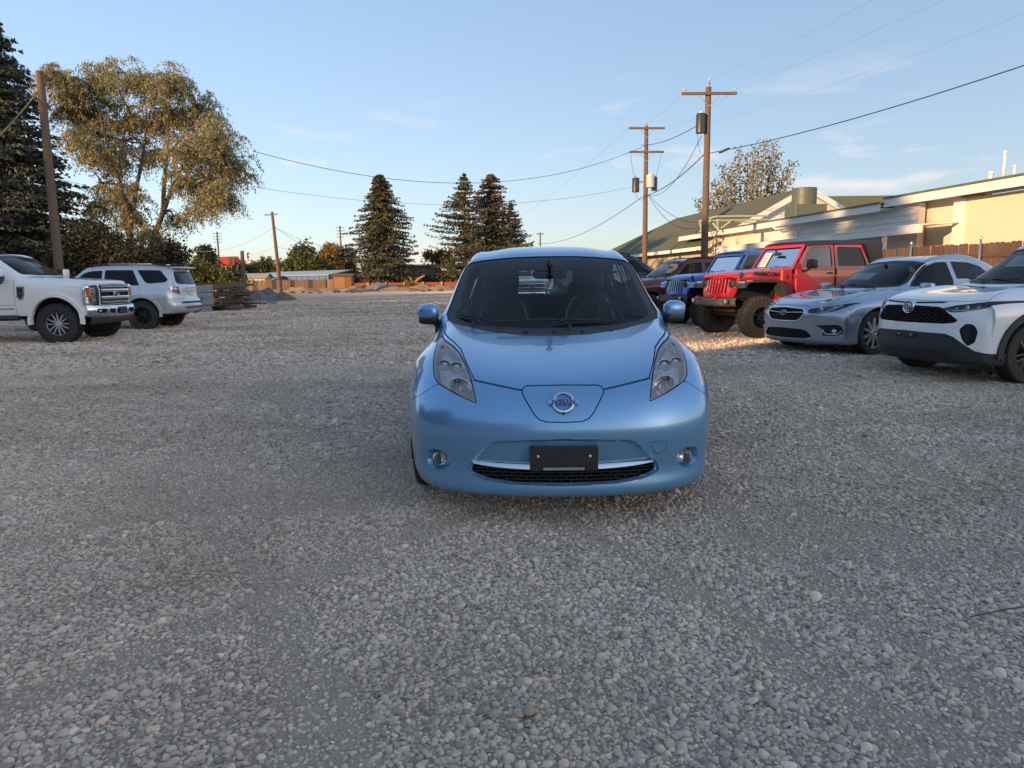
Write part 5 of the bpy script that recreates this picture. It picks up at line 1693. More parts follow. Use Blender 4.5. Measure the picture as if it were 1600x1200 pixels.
# ---- white heavy pickup on the left
def make_pickup():
    root = empty('parked_pickup')
    W = .995
    S = lambda x, zc, ry, rz, s=0, by=.945, bz=1.40, lz=.62: sec(x, zc, ry, rz, by, bz, W, 1.18, lz, s)
    N = lambda x, z, s, w: nose(x, z, s, w, p=6, back=.45)
    rows = [N(-.22, .74, .14, .95), N(-.17, .80, .14, .965), N(-.15, .95, .14, .975), N(-.14, 1.12, .15, .98), N(-.15, 1.24, .16, .98),
            sec(-.19, 1.345, .80, 1.315, .925, 1.25, .985, 1.13, .7, .10), sec(-.30, 1.385, .80, 1.36, .935, 1.28, .99, 1.14, .62, .06), sec(-.8, 1.43, .80, 1.41, .94, 1.32, .995, 1.16, .62, .03), sec(-1.42, 1.465, .81, 1.45, .945, 1.37, .995, 1.18, .62, .05),
            S(-1.55, 1.50, .81, 1.49, .16), S(-1.85, 1.70, .77, 1.68, .15), S(-2.15, 1.88, .73, 1.85, .10), S(-2.38, 1.965, .705, 1.93, .05), S(-2.7, 2.005, .695, 1.965), S(-3.4, 2.02, .69, 1.98), S(-4.1, 2.005, .69, 1.965), S(-4.28, 1.96, .70, 1.92), S(-4.34, 1.7, .74, 1.68), S(-4.37, 1.47, .80, 1.45), S(-4.5, 1.43, .9, 1.43), S(-5.5, 1.43, .9, 1.43), S(-6.2, 1.43, .9, 1.43),
            nose(-6.32, 1.3, .1, .98, d=1, p=6), nose(-6.34, 1.0, .1, .98, d=1, p=6), nose(-6.3, .62, .1, .96, d=1, p=6)]
    bm = body_bmesh(rows, 6, 6)
    bvh = BVHTree.FromBMesh(bm)
    fx = lambda y, z: (bvh.ray_cast(Vector((1, y, z)), Vector((-1, 0, 0)))[0] or Vector((-.15, y, z)))
    fc = lambda c, n: c.x > -.45 and n.x > .05
    gp = mir(rounded([(0, .84), (.60, .84), (.64, .87), (.665, 1.24), (.62, 1.275), (0, 1.285)], [0, .02, .02, .03, .03, 0], 2))
    g, _ = recess(bm, root, 'grille', gp, fc, M_PLASTIC, .05, rim=.05)
    def hbar(z, h, mt, nm, y1=.64, out=.0):
        b = MB(); b.grid([[Vector((fx(min(abs(y), .6), 1.1).x + out + dx, y, z + dz)) for y in np.linspace(-y1, y1, 15)] for dx, dz in ((-.05, h / 2), (.012, h / 2 * .9), (.02, 0), (.012, -h / 2 * .9), (-.05, -h / 2))])
        return b.obj(nm, mt, g, True, 35)
    for z, h in ((1.225, .028), (1.255, .02), (.87, .022), (.90, .02)):
        hbar(z, h, M_ALLOY, 'grille_slat')
    hbar(1.145, .075, M_CHROME, 'grille_bar'); hbar(.985, .075, M_CHROME, 'grille_bar')
    for y in (-.42, -.28, .28, .42):
        b = MB(); b.box((fx(.3, 1.06).x - .02, y, 1.065), (.04, .03, .09), None, .006); b.obj('grille_strut', M_PLASTIC, g)
    Mb = Matrix.Translation((fx(0, 1.06).x + .03, 0, 1.065)) @ Matrix.Rotation(math.pi / 2, 4, 'Y') @ Matrix.Rotation(math.pi / 2, 4, 'Z')
    b = MB(); b.lathe([(.10, -.04), (.10, .0), (.088, .008), (.085, .0)], Mb @ Matrix.Diagonal((1.3, .55, 1, 1)), 28); bd = b.obj('badge', M_CHROME, root, True, 50)
    b = MB(); b.lathe([(.086, .001), (0, .004)], Mb @ Matrix.Diagonal((1.3, .55, 1, 1)), 28); b.obj('badge_field', mat('badge royal blue', (.01, .03, .16), .2, coat=1.0), bd, True)
    for s in (1, -1):
        hl = both(rounded([(.685, .83), (1.02, .85), (1.02, 1.25), (.70, 1.27)], .02, 2), s)
        cut(bm, [(-.34, .5), (.3, .5), (.3, 1.6), (-.34, 1.6)], (0, 2), lambda c, n: c.y * s > .5)
        q1, q2 = fx(.80 * s, 1.13) - Vector((.05, 0, 0)), fx(.80 * s, .95) - Vector((.05, 0, 0))
        h = lamp(bm, root, hl, (1, 2), lambda c, n: c.x > -.34 and c.y * s > .5, housing=M_REFL, bulbs=[(q1, .055), (q2, .055)], dep=.06)
        b = MB(); b.box((-.26, s * .935, 1.12), (.10, .05, .22), None, .015); b.obj('side_marker', M_AMBER, h)
        cs = lambda c, n: c.y * s > .5
        for nm, poly in (('door_window', [(-1.98, 1.43), (-2.95, 1.43), (-2.95, 1.88), (-2.55, 1.87), (-2.35, 1.80)]), ('rear_door_window', [(-3.05, 1.43), (-4.0, 1.43), (-3.98, 1.86), (-3.05, 1.88)])):
            pane(bm, root, nm, rounded(poly, .03, 2), (0, 2), cs, M_GLASSD, .018)
        for line in ([(-1.80, 1.42), (-1.79, 1.0), (-1.80, .66)], [(-3.0, 1.42), (-3.0, .66)], [(-1.8, .86), (-2.4, .855), (-3.0, .86)]):
            f = cut(bm, strip(line, .007), (0, 2), cs); shell(take(bm, f), 'door_seam', M_SEAM, root, -.005)
        # fender vent plaque
        Q = lambda x, z: (bvh.ray_cast(Vector((x, 3 * s, z)), Vector((0, -s, 0)))[0] or Vector((x, W * s, z)))
        b = MB()
        yv = Q(-1.66, 1.1).y
        b.prism([(-1.56, 1.27), (-1.73, 1.26), (-1.74, 1.02), (-1.68, .96), (-1.62, .98), (-1.57, 1.08)], 1, yv - .01 * s, yv + .016 * s)
        v = b.obj('fender_vent', M_CHROME, root, False, None, .008)
        b = MB(); b.prism([(-1.60, 1.235), (-1.705, 1.23), (-1.715, 1.05), (-1.675, 1.0), (-1.64, 1.01), (-1.605, 1.09)], 1, yv, yv + .019 * s); vd = b.obj('vent_panel', M_PLASTIC, v)
        for k, tx in enumerate(('F', '250')):
            M = Matrix.Translation((-1.655, yv + .0205 * s, 1.19 - .085 * k)) @ Matrix.Rotation(math.pi if s > 0 else 0, 4, 'Z') @ Matrix.Rotation(math.pi / 2, 4, 'X')
            text_mesh(tx, .06, M, 'vent_lettering', M_ALLOY, v, .002, .8)
        yt = Q(-2.05, .78).y
        M = Matrix.Translation((-2.12, yt + .003 * s, .775)) @ Matrix.Rotation(math.pi if s > 0 else 0, 4, 'Z') @ Matrix.Rotation(math.pi / 2, 4, 'X')
        text_mesh('6.7L', .055, M @ Matrix.Translation((-.22, 0, 0)), 'door_lettering', M_PLASTIC, root, .002, 1.2, .001)
        text_mesh('POWER STROKE', .040, M @ Matrix.Translation((.10, 0, 0)), 'door_lettering', M_PLASTIC, root, .002, 1.15, .001)
    wsp = mir([(0, 1.50), (.4, 1.505), (.76, 1.52), (.775, 1.56), (.74, 1.72), (.70, 1.88), (.66, 1.92), (.4, 1.94), (0, 1.95)])
    pane(bm, root, 'windscreen', wsp, (1, 2), lambda c, n: -2.5 < c.x < -1.4 and n.z > .1 and n.x > .1, M_GLASS, .03)
    hood = mir([(0, 1.30), (.70, 1.285), (.86, 1.305), (.855, 1.44), (.80, 1.485), (.4, 1.475), (0, 1.47)])
    ring_cut(bm, hood, (1, 2), .007, M_SEAM, root, 'bonnet', M_WHITE, lambda c, n: -1.6 < c.x and n.z > .3)
    arches(bm, root, (-.97, -5.03), .50, .52, M_WHITE, .09, .035, bvh, (.432, .29, .262), W + .03, dict(spokes=6, style='vee', rim=M_ALLOY_D, face=mat('machined alloy', (.62, .62, .63), .4, .45), knob=True, nk=36))
    # chrome bumper and dark valance
    b = MB()
    prof = [(-.10, .82), (-.035, .80), (-.01, .74), (-.015, .62), (-.05, .56), (-.12, .555)]
    yy = np.linspace(-1.0, 1.0, 33)
    b.grid([[Vector((px_ - .30 * max(0, abs(y) - .55) ** 1.6 / .45 ** 1.6 * .9, y, pz + .02 * abs(y))) for y in yy] for px_, pz in prof])
    bp = b.obj('front_bumper', M_CHROME, root, True, 40)
    for s in (1, -1):
        for (y0, y1) in ((.34, .55), (.66, .84)):
            b = MB()
            sw = lambda y: -.30 * max(0, abs(y) - .55) ** 1.6 / .45 ** 1.6 * .9
            b.grid([[Vector((-.012 + .008 + sw(y), y * s, z + .02 * y)) for y in np.linspace(y0, y1, 6)] for z in (.735, .64)])
            b.obj('bumper_opening', M_SEAM, bp)
        b = MB(); ellipsoid_box(b, (-.02 - .10, s * .77, .70), (.03, .05, .03), .6, 8, 14); b.obj('fog_lamp', M_BULB, root, True)
        b = MB(); b.tube([(-.02, s * .44, .70), (.03, s * .42, .69), (.03, s * .42, .65), (-.02, s * .44, .64)], .012, 6); b.obj('tow_hook', M_PLASTIC, root, True)
    b = MB(); b.box((.008, 0, .69), (.02, .34, .16), None, .005); b.obj('plate_bracket', M_PLASTIC, root)
    b = MB()
    b.grid([[Vector((px_ - .28 * max(0, abs(y) - .5) ** 1.6 / .5 ** 1.6 * .9, y, pz)) for y in np.linspace(-.93, .93, 25)] for px_, pz in ((-.06, .57), (-.05, .50), (-.10, .42), (-.25, .40))])
    b.obj('valance', M_TRIM, root, True, 40)
    b = MB(); b.box((-3.0, 0, .62), (5.6, 1.0, .16), None, .03); b.obj('frame_rails', M_UNDER, root)
    b = MB(); b.tube([(-.97, -.8, .43), (-.97, .8, .43)], .06, 10); ellipsoid_box(b, (-.97, -.3, .43), (.14, .16, .14), .8, 8, 14); b.obj('front_axle', M_UNDER, root)
    for s in (1, -1):
        b = MB(); b.tube([(-1.75, s * .98, .58), (-4.2, s * .98, .58)], .06, 8); b.obj('side_step', M_PLASTIC, root, True)
        b = MB(); ellipsoid_box(b, (-1.98, s * 1.26, 1.50), (.09, .13, .19), .35, 12, 18); m = b.obj('door_mirror', M_PLASTIC, root, True)
        b = MB(); ellipsoid_box(b, (-1.93, s * 1.265, 1.57), (.075, .122, .10), .4, 10, 16); b.obj('mirror_cap', M_WHITE, m, True)
        b = MB(); b.tube([(-1.98, s * 1.2, 1.42), (-2.02, s * .97, 1.42)], .04, 8); b.tube([(-1.98, s * 1.2, 1.54), (-2.02, s * .95, 1.50)], .03, 8); b.obj('mirror_arm', M_PLASTIC, m, True)
    simple_cabin(root, -1.7, -2.75, -3.7, 1.0, W, .75, 1.44)
    price_sheet(root, (-2.10, .35, 1.77), .36, .22, R(-60))
    wiper(root, (-1.55, .45, 1.52), (-1.62, .1, 1.545), (-1.64, -.2, 1.555)); wiper(root, (-1.55, -.25, 1.52), (-1.64, -.45, 1.55), (-1.68, -.68, 1.56))
    finish_body(bm, 'body', M_WHITE, root)
    return root


pickup = make_pickup()
place_front_axle(pickup, -10.22, 16.95, R(3), -.97, 1.02)
tag(pickup, 'white heavy-duty pickup with chrome bumper and grille entering at the left edge', 'truck')


# ---- boxy off-roaders with seven-slot grilles
def make_jeep(name, paint, flare_mat, top_mat, truck, lettering):
    root = empty(name)
    dz = .14                                   # lifted
    Z = lambda z: z + dz
    # grille panel
    bm = bmesh.new()
    ys = np.linspace(-.68, .68, 35); zs = np.linspace(.70, 1.20, 15)
    vg = [[bm.verts.new((-.20 - .10 * (abs(y) / .68) ** 2.5 - .09 * max(0, (z - .72) / .5) ** 2, y, Z(z))) for y in ys] for z in zs]
    for i in range(len(zs) - 1):
        for k in range(len(ys) - 1):
            bm.faces.new((vg[i][k], vg[i][k + 1], vg[i + 1][k + 1], vg[i + 1][k]))
    bm.normal_update()
    for f in bm.faces:
        if f.normal.x < 0: f.normal_flip()
    outl = mir(rounded([(0, Z(.71)), (.56, Z(.71)), (.62, Z(.80)), (.66, Z(1.0)), (.655, Z(1.12)), (.60, Z(1.185)), (0, Z(1.195))], [0, .04, .04, .05, .05, .06, 0], 3))
    keep = set(cut(bm, outl, (1, 2)))
    bmesh.ops.delete(bm, geom=[f for f in bm.faces if f not in keep], context='FACES')
    gx = lambda y, z: -.20 - .10 * (abs(y) / .68) ** 2.5 - .09 * max(0, (z - dz - .72) / .5) ** 2
    slots = []
    for k in range(7):
        y = (k - 3) * .112
        zb, zt = Z(.785), Z(1.125)
        if abs(k - 3) == 3: zb = Z(.80)
        sp = rounded([(y - .037, zb), (y + .037, zb), (y + .037, zt), (y - .037, zt)], .03, 3)
        f = cut(bm, sp, (1, 2)); bmesh.ops.delete(bm, geom=f, context='FACES'); slots.append(sp)
    for s in (1, -1):
        f = cut(bm, circle(.50 * s, Z(1.005), .098, 26), (1, 2)); bmesh.ops.delete(bm, geom=f, context='FACES')
    bm.normal_update()
    gr = shell(take(bm, list(bm.faces), True), 'grille_panel', paint, root, 0, .05, True, 40)
    bm.free()
    chrome_slots = top_mat is not M_PLASTIC
    for sp in slots:
        b = MB(); pts = [Vector((gx(*p) + .001, p[0], p[1])) for p in inset(sp, .003)]
        b.tube(pts + pts[:1], .0045, 5, False); b.obj('slot_trim', M_CHROME if chrome_slots else paint, gr, True)
    b = MB(); b.box((-.36, 0, Z(.95)), (.04, 1.0, .44)); b.obj('radiator', M_SEAM, root)
    for s in (1, -1):
        T = Matrix.Translation((gx(.5, Z(1.005)) - .01, .50 * s, Z(1.005))) @ Matrix.Rotation(math.pi / 2, 4, 'Y')
        b = MB(); b.lathe([(.100, -.05), (.100, .006), (.088, .012), (.082, -.01)], T, 30); h = b.obj('headlight', M_PLASTIC if not chrome_slots else M_CHROME, root, True, 40)
        b = MB(); b.lathe([(.084, -.01), (.075, .006), (.04, .016), (0, .018)], T, 30); b.obj('headlight_lens', M_LENS, h, True)
        b = MB(); b.lathe([(.082, -.015), (.05, -.045), (0, -.055)], T, 30); b.obj('reflector', M_REFL if chrome_slots else M_REFLG, h, True)
        b = MB(); b.lathe([(.034, -.02), (.03, .0), (0, .006)], T, 16); b.obj('projector', M_BULB, h, True)
    # bonnet
    b = MB(); rows = []
    for x, hw, zt, zb in ((-.262, .575, 1.165, 1.12), (-.30, .60, 1.205, 1.11), (-.42, .622, 1.225, 1.11), (-.8, .655, 1.26, 1.12), (-1.2, .69, 1.285, 1.13), (-1.52, .715, 1.30, 1.14)):
        c = zt
        sec_ = [(hw, zb), (hw, c - .075), (hw - .015, c - .035), (hw - .06, c - .010), (hw * .72, c), (hw * .60, c + .004), (hw * .52, c + (.022 if x < -.35 else .006)), (hw * .25, c + (.026 if x < -.35 else .008)), (0, c + (.028 if x < -.35 else .008))]
        full = [(y, z) for y, z in sec_] + [(-y, z) for y, z in sec_[:-1][::-1]]
        rows.append([Vector((x, y, Z(z))) for y, z in full])
    b.grid(rows)
    b.add([p for p in rows[0]], [tuple(range(len(rows[0])))])
    hood = b.obj('bonnet', paint, root, True, 35)
    for s in (1, -1):
        b = MB(); ellipsoid_box(b, (-.40, s * .635, Z(1.165)), (.03, .018, .04), .5, 8, 12); b.tube([(-.40, s * .63, Z(1.19)), (-.40, s * .61, Z(1.235))], .016, 6); b.obj('bonnet_latch', M_PLASTIC, hood, True)
        for k, x in enumerate((-.95, )):
            pass
        if lettering:
            M = Matrix.Translation((-.97, s * .693, Z(1.185))) @ Matrix.Rotation(math.pi if s > 0 else 0, 4, 'Z') @ Matrix.Rotation(R(.0), 4, 'X') @ Matrix.Rotation(math.pi / 2, 4, 'X') @ Matrix.Rotation(R(-1.9) if s > 0 else R(1.9), 4, 'Z') @ Matrix.Rotation(R(-2.6 if s > 0 else -2.6), 4, 'Y')
            text_mesh('RUBICON', .105, M, 'hood_lettering', mat('matte black decal', (.012, .012, .014), .6), hood, .006, 1.28, .003)
    # engine bay sides and cowl
    b = MB(); b.box((-.85, 0, Z(.90)), (1.15, 1.12, .46), None, .02); b.obj('inner_fenders', M_UNDER, root)
    for s in (1, -1):
        b = MB(); b.box((-1.43, s * .70, Z(.98)), (.28, .12, .62), None, .03); fe = b.obj('cowl_side', paint, root)
        b = MB(); b.prism([(-.40, 1.13), (-1.32, 1.15), (-1.32, 1.02), (-.40, 1.02)], 1, s * .57, s * .675); b.v = [Vector((v.x, v.y, Z(v.z))) for v in b.v]; b.obj('fender_side', paint, root, False, None, .015)
        b = MB(); b.box((-1.42, s * .764, Z(1.12)), (.07, .012, .09), None, .006); b.obj('fender_vent', M_PLASTIC, fe)
        # flares
        fl = [(-.26, .90), (-.27, .98), (-.34, 1.055), (-.44, 1.085), (-1.08, 1.085), (-1.18, 1.05), (-1.28, .93), (-1.39, .70), (-1.32, .66), (-1.20, .88), (-1.12, .98), (-1.05, 1.01), (-.46, 1.01), (-.38, .98), (-.33, .90)]
        b = MB(); b.prism([(x, Z(z)) for x, z in fl], 1, s * .62, s * .925); fo = b.obj('fender_flare', flare_mat, root, False, None, .018)
        b = MB(); b.box((-.315, s * .80, Z(1.005)), (.09, .20, .045), Matrix.Rotation(R(-35), 3, 'Y'), .012); b.obj('turn_signal', M_REFL, fo)
        b = MB(); b.box((-.40, s * .918, Z(1.045)), (.14, .03, .035), None, .01); b.obj('side_marker', M_AMBER, fo)
    # tub, doors, windows
    xe = -3.98 if truck else -4.35
    b = MB(); b.box(((-1.30 + xe) / 2, 0, Z(.90)), (abs(xe + 1.30), 1.46, .62), None, .04); tub = b.obj('tub', paint, root)
    b = MB(); b.box(((-1.5 + xe) / 2, 0, Z(.60)), (abs(xe + 1.5), 1.38, .10), None, .02); b.obj('rocker', M_PLASTIC, root)
    xw0, xw1, zw0, zw1 = -1.60, -1.96, Z(1.28), Z(1.83)
    for s in (1, -1):
        doors = ((-1.64, -2.64), (-2.67, -3.60))
        for k, (x0, x1) in enumerate(doors):
            b = MB(); b.box(((x0 + x1) / 2, s * .735, Z(.95)), (abs(x1 - x0), .07, .66), None, .018); d = b.obj('door', paint, root)
            b = MB(); b.box((x1 + .13, s * .776, Z(1.19)), (.15, .02, .035), None, .01); b.obj('door_handle', M_PLASTIC if lettering else paint, d)
            b = MB(); b.box((x0 - .0, s * .768, Z(1.13)), (.10, .02, .05), None, .008); b.obj('hinge', paint, d)
            # window frame
            if k == 0:
                top = [(-1.655, 1.27), (-2.0, 1.80), (-2.64, 1.815), (-2.64, 1.27)]
            else:
                top = [(-2.67, 1.27), (-2.67, 1.815), (-3.42, 1.80), (-3.60, 1.27)]
            top = [(x, Z(z)) for x, z in top]
            inn = inset(top, .065)
            if k == 0: inn = inset(top, .055)
            def y_of(z): return s * (.755 - .10 * (z - Z(1.27)) / .55)
            b = MB()
            R3 = [rounded(top, .02, 3), rounded(inn, .05, 3)]
            n = len(R3[0])
            vs = [Vector((x, y_of(z), z)) for x, z in R3[0]] + [Vector((x, y_of(z), z)) for x, z in R3[1]] + [Vector((x, y_of(z) - s * .05, z)) for x, z in R3[1]] + [Vector((x, y_of(z) - s * .05, z)) for x, z in R3[0]]
            fs = [(q * n + i, q * n + (i + 1) % n, (q + 1) * n + (i + 1) % n, (q + 1) * n + i) for q in range(3) for i in range(n)] + [(3 * n + i, 3 * n + (i + 1) % n, (i + 1) % n, i) for i in range(n)]
            b.add(vs, fs); b.obj('window_frame', paint, d)
            b = MB(); vs = [Vector((x, y_of(z) - s * .02, z)) for x, z in R3[1]]; b.add(vs, [tuple(range(n))]); b.obj('door_window', M_GLASSD if k == 0 else M_PRIV, d)
            b = MB(); b.tube([v + Vector((0, s * .006, 0)) for v in vs] + [vs[0] + Vector((0, s * .006, 0))], .009, 5, False); b.obj('window_seal', M_PLASTIC, d, True)
        # mirror
        b = MB(); ellipsoid_box(b, (-1.86, s * .98, Z(1.385)), (.075, .105, .095), .35, 12, 18); m = b.obj('door_mirror', M_PLASTIC, root, True)
        b = MB(); b.tube([(-1.86, s * .93, Z(1.30)), (-1.84, s * .80, Z(1.245)), (-1.82, s * .76, Z(1.24))], [.03, .035, .035], 8); b.obj('mirror_arm', M_PLASTIC, m, True)
    # windscreen frame
    def wp(t, y, off=0.0):
        return Vector((xw0 + (xw1 - xw0) * t - off * .8, y * (1 - .07 * t), zw0 + (zw1 - zw0) * t + off * .55))
    b = MB()
    oq = rounded([(-.725, 0), (.725, 0), (.725, 1), (-.725, 1)], .04, 3); iq = rounded([(-.66, .09), (.66, .09), (.665, .88), (-.665, .88)], .05, 3)
    n = len(oq)
    vs = [wp(t, y, .02) for y, t in oq] + [wp(t, y, .02) for y, t in iq] + [wp(t, y, -.03) for y, t in iq] + [wp(t, y, -.03) for y, t in oq]
    vs = [Vector((v.x + .02, v.y, v.z)) for v in vs]
    b.add(vs, [(q * n + i, q * n + (i + 1) % n, (q + 1) * n + (i + 1) % n, (q + 1) * n + i) for q in range(3) for i in range(n)] + [(3 * n + i, 3 * n + (i + 1) % n, (i + 1) % n, i) for i in range(n)])
    wf = b.obj('windscreen_frame', paint, root)
    b = MB(); b.add([wp(t, y, 0) for y, t in iq], [tuple(range(n))]); b.obj('windscreen', M_GLASS, root)
    b = MB(); pts = [wp(t, y, .012) for y, t in iq]; b.tube(pts + pts[:1], .012, 5, False); b.obj('screen_seal', M_PLASTIC, wf, True)
    for y in (.28, -.32):
        p0 = wp(0, y, .03); wiper(root, p0 + Vector((.03, 0, -.01)), wp(.10, y - .2, .03), wp(.12, y - .42, .03))
    if lettering:
        price_sheet(root, wp(.45, -.40, -.05), .24, .36, R(-32))
        b = MB(); b.tube([wp(.98, .0, -.06), wp(.55, .0, -.16)], .004, 4); rear_mirror(root, wp(.78, 0, -.16))
        b = MB(); b.prism([(-2.40, 1.42 + dz), (-2.36, 1.42 + dz), (-2.35, 1.53 + dz), (-2.38, 1.58 + dz), (-2.41, 1.53 + dz)], 1, .585, .59); b.obj('hanging_tag', mat('red tag', (.7, .05, .04), .6), root)
        b = MB(); b.tube([(-1.50, -.74, Z(1.25)), (-1.53, -.75, Z(2.0))], [.006, .003], 5); b.obj('antenna', M_PLASTIC, root)
        for txt, y, t, c in (('VIN', .18, .62, (.8, .2, .45)), ('2020', -.02, .45, (.75, .75, .78))):
            pass
    # roof
    x_r = -3.86 if truck else -4.40
    b = MB()
    b.grid([[Vector((x, y, Z(zc))) for y, zc in ((-.70, z - .10), (-.69, z - .05), (-.62, z - .012), (-.3, z + .005), (0, z + .008), (.3, z + .005), (.62, z - .012), (.69, z - .05), (.70, z - .10))] for x, z in ((-1.90, 1.845), (-1.96, 1.875), (-2.5, 1.905), (-3.3, 1.91), (x_r, 1.90), (x_r - .04, 1.88))])
    b.obj('roof', top_mat, root, True, 40)
    b = MB()
    for_rear = [(x_r - .04, 1.88), (x_r - .12, 1.27)]
    b.box((x_r - .06, 0, Z(1.56)), (.06, 1.36, .62), Matrix.Rotation(R(-7), 3, 'Y'), .03); rb = b.obj('hardtop_back', top_mat, root)
    b = MB(); b.box((x_r - .095, 0, Z(1.57)), (.03, 1.0, .36), Matrix.Rotation(R(-7), 3, 'Y'), .01); b.obj('back_window', M_PRIV, root)
    for s in (1, -1):
        b = MB(); b.prism([(-3.44, Z(1.80)), (x_r, Z(1.82)), (x_r - .12, Z(1.26)), (-3.63, Z(1.26))], 1, s * .66, s * .745, None); b.obj('hardtop_side', top_mat, root, False, None, .015)
        if not truck:
            b = MB(); b.box((-3.98, s * .748, Z(1.55)), (.5, .012, .34), None, .02); b.obj('side_rear_window', M_PRIV, root)
    if truck:
        b = MB()
        for s in (1, -1):
            b.box((-4.78, s * .73, Z(1.0)), (1.50, .07, .56), None, .02)
        b.box((-5.50, 0, Z(1.0)), (.06, 1.5, .56), None, .02); b.box((-4.75, 0, Z(.78)), (1.5, 1.4, .06)); b.box((-4.04, 0, Z(1.0)), (.06, 1.4, .5))
        b.obj('cargo_bed', paint, root)
    # bumper
    b = MB()
    b.grid([[Vector((x - .16 * max(0, abs(y) - .42) / .40, y, Z(z + (.03 * max(0, abs(y) - .5))))) for y in np.linspace(-.80, .80, 21)] for x, z in ((-.20, .70), (-.02, .695), (0.0, .66), (0.0, .56), (-.04, .52), (-.20, .515))])
    bp = b.obj('front_bumper', mat('weathered bumper plastic', (.075, .075, .075), .55, var=.3, vscale=9), root, True, 35)
    for s in (1, -1):
        b = MB(); b.box((-.062, s * .60, Z(.625)), (.07, .20, .10), None, .03); b.obj('fog_pocket', M_PLASTIC, bp)
        T = Matrix.Translation((-.028, s * .62, Z(.625))) @ Matrix.Rotation(math.pi / 2, 4, 'Y')
        b = MB(); b.lathe([(.048, -.01), (.045, .008), (.02, .014), (0, .015)], T, 18); b.obj('fog_lamp', M_BULB, bp, True)
        b = MB(); b.tube([(-.05, s * .34, Z(.70)), (.02, s * .34, Z(.73)), (.05, s * .34, Z(.70)), (.02, s * .34, Z(.66))], .016, 6); b.obj('tow_hook', mat('red tow hook', (.55, .02, .02), .4) if lettering else M_PLASTIC, bp, True)
    # running gear
    xa = -.74; xb = -4.23 if truck else -3.75
    for ax in (xa, xb):
        b = MB(); b.tube([(ax, -.75, .44), (ax, .75, .44)], .045, 8); ellipsoid_box(b, (ax, .2, .44), (.13, .15, .14), .8, 8, 12); b.obj('axle', M_UNDER, root, True, 60)
        for s in (1, -1):
            make_wheel(root, (ax, s * .785, .425), .425, .285, .225, s, 8, style='single', rim=M_BLACKRIM, knob=True, nk=28)
            if ax == xb:
                fl = [(ax + .52, .78), (ax + .44, .98), (ax + .30, 1.085), (ax - .36, 1.085), (ax - .52, .90), (ax - .54, .80), (ax - .47, .80), (ax - .34, 1.01), (ax + .28, 1.01), (ax + .38, .93), (ax + .45, .76)]
                b = MB(); b.prism([(x, Z(z)) for x, z in fl], 1, s * .70, s * .925); b.obj('fender_flare', flare_mat, root, False, None, .018)
    b = MB(); b.box(((-.5 + xe) / 2, 0, .58), (abs(xe) - .3, .8, .12), None, .02); b.obj('chassis', M_UNDER, root)
    b = MB()
    for s in (1, -1):
        b2 = MB(); b2.tube([(xa, s * .45, .48), (xa + .02, s * .48, .95)], .06, 8); b2.obj('coil_spring', M_UNDER, root, True)
    b = MB(); b.tube([(xa + .20, -.62, .47), (xa + .20, .62, .47)], .022, 8); b.obj('tie_rod', M_ALLOY_D, root)
    simple_cabin(root, -1.72, -2.45, -3.3, Z(.95), .80, Z(.75), Z(1.27))
    return root


M_RED = mat('bright red paint', (0.42, 0.006, 0.012), 0.35, 0.0, coat=1.0)
M_COBALT = mat('cobalt blue paint', (0.012, 0.14, 0.48), 0.35, 0.2, coat=1.0)
red_truck = make_jeep('parked_offroad_pickup', M_RED, M_TRIM, M_PLASTIC, True, True)
place_front_axle(red_truck, 4.95, 15.65, R(197), -.74, 1.0)
tag(red_truck, 'bright red off-road pickup with black roof and lettering on its bonnet', 'truck', 'cars parked in the right-hand row')
blue_jeep = make_jeep('parked_offroader', M_COBALT, M_COBALT, M_COBALT, False, False)
place_front_axle(blue_jeep, 4.85, 19.2, R(196), -.74, 0.97)
tag(blue_jeep, 'cobalt blue boxy off-roader parked just beyond the red pickup', 'car', 'cars parked in the right-hand row')


def repaint(root, old, new):
    for o in [root] + list(root.children_recursive):
        if o.type == 'MESH':
            for sl in o.material_slots:
                if sl.material == old:
                    sl.link = 'OBJECT'
                    sl.material = new
    return root


M_MAROON = mat('dark maroon paint', (0.13, 0.012, 0.012), 0.35, 0.3, coat=1.0)
M_BLACKP = mat('black car paint', (0.008, 0.008, 0.009), 0.3, 0.0, coat=1.0)
maroon = repaint(dup(white_suv), M_WHITE, M_MAROON)
place_front_axle(maroon, 4.0, 22.9, R(196), -.93, 1.12)
maroon.name = 'parked_suv'
tag(maroon, 'dark maroon SUV mostly hidden behind the cobalt blue off-roader', 'car', 'cars parked in the right-hand row')
black = repaint(dup(wagon), M_SILV2, M_BLACKP)
place_front_axle(black, 6.0, 27.2, R(2), -.93, 1.2)
tag(black, 'black SUV facing right, its roof showing behind the hatchback and maroon SUV', 'car', 'cars parked in the right-hand row')
behind = dup(pickup)
place_front_axle(behind, 0.6, 31.0, R(-70), -.97, 0.95)
tag(behind, 'white pickup far behind, glimpsed only through the windows of the blue hatchback', 'truck')
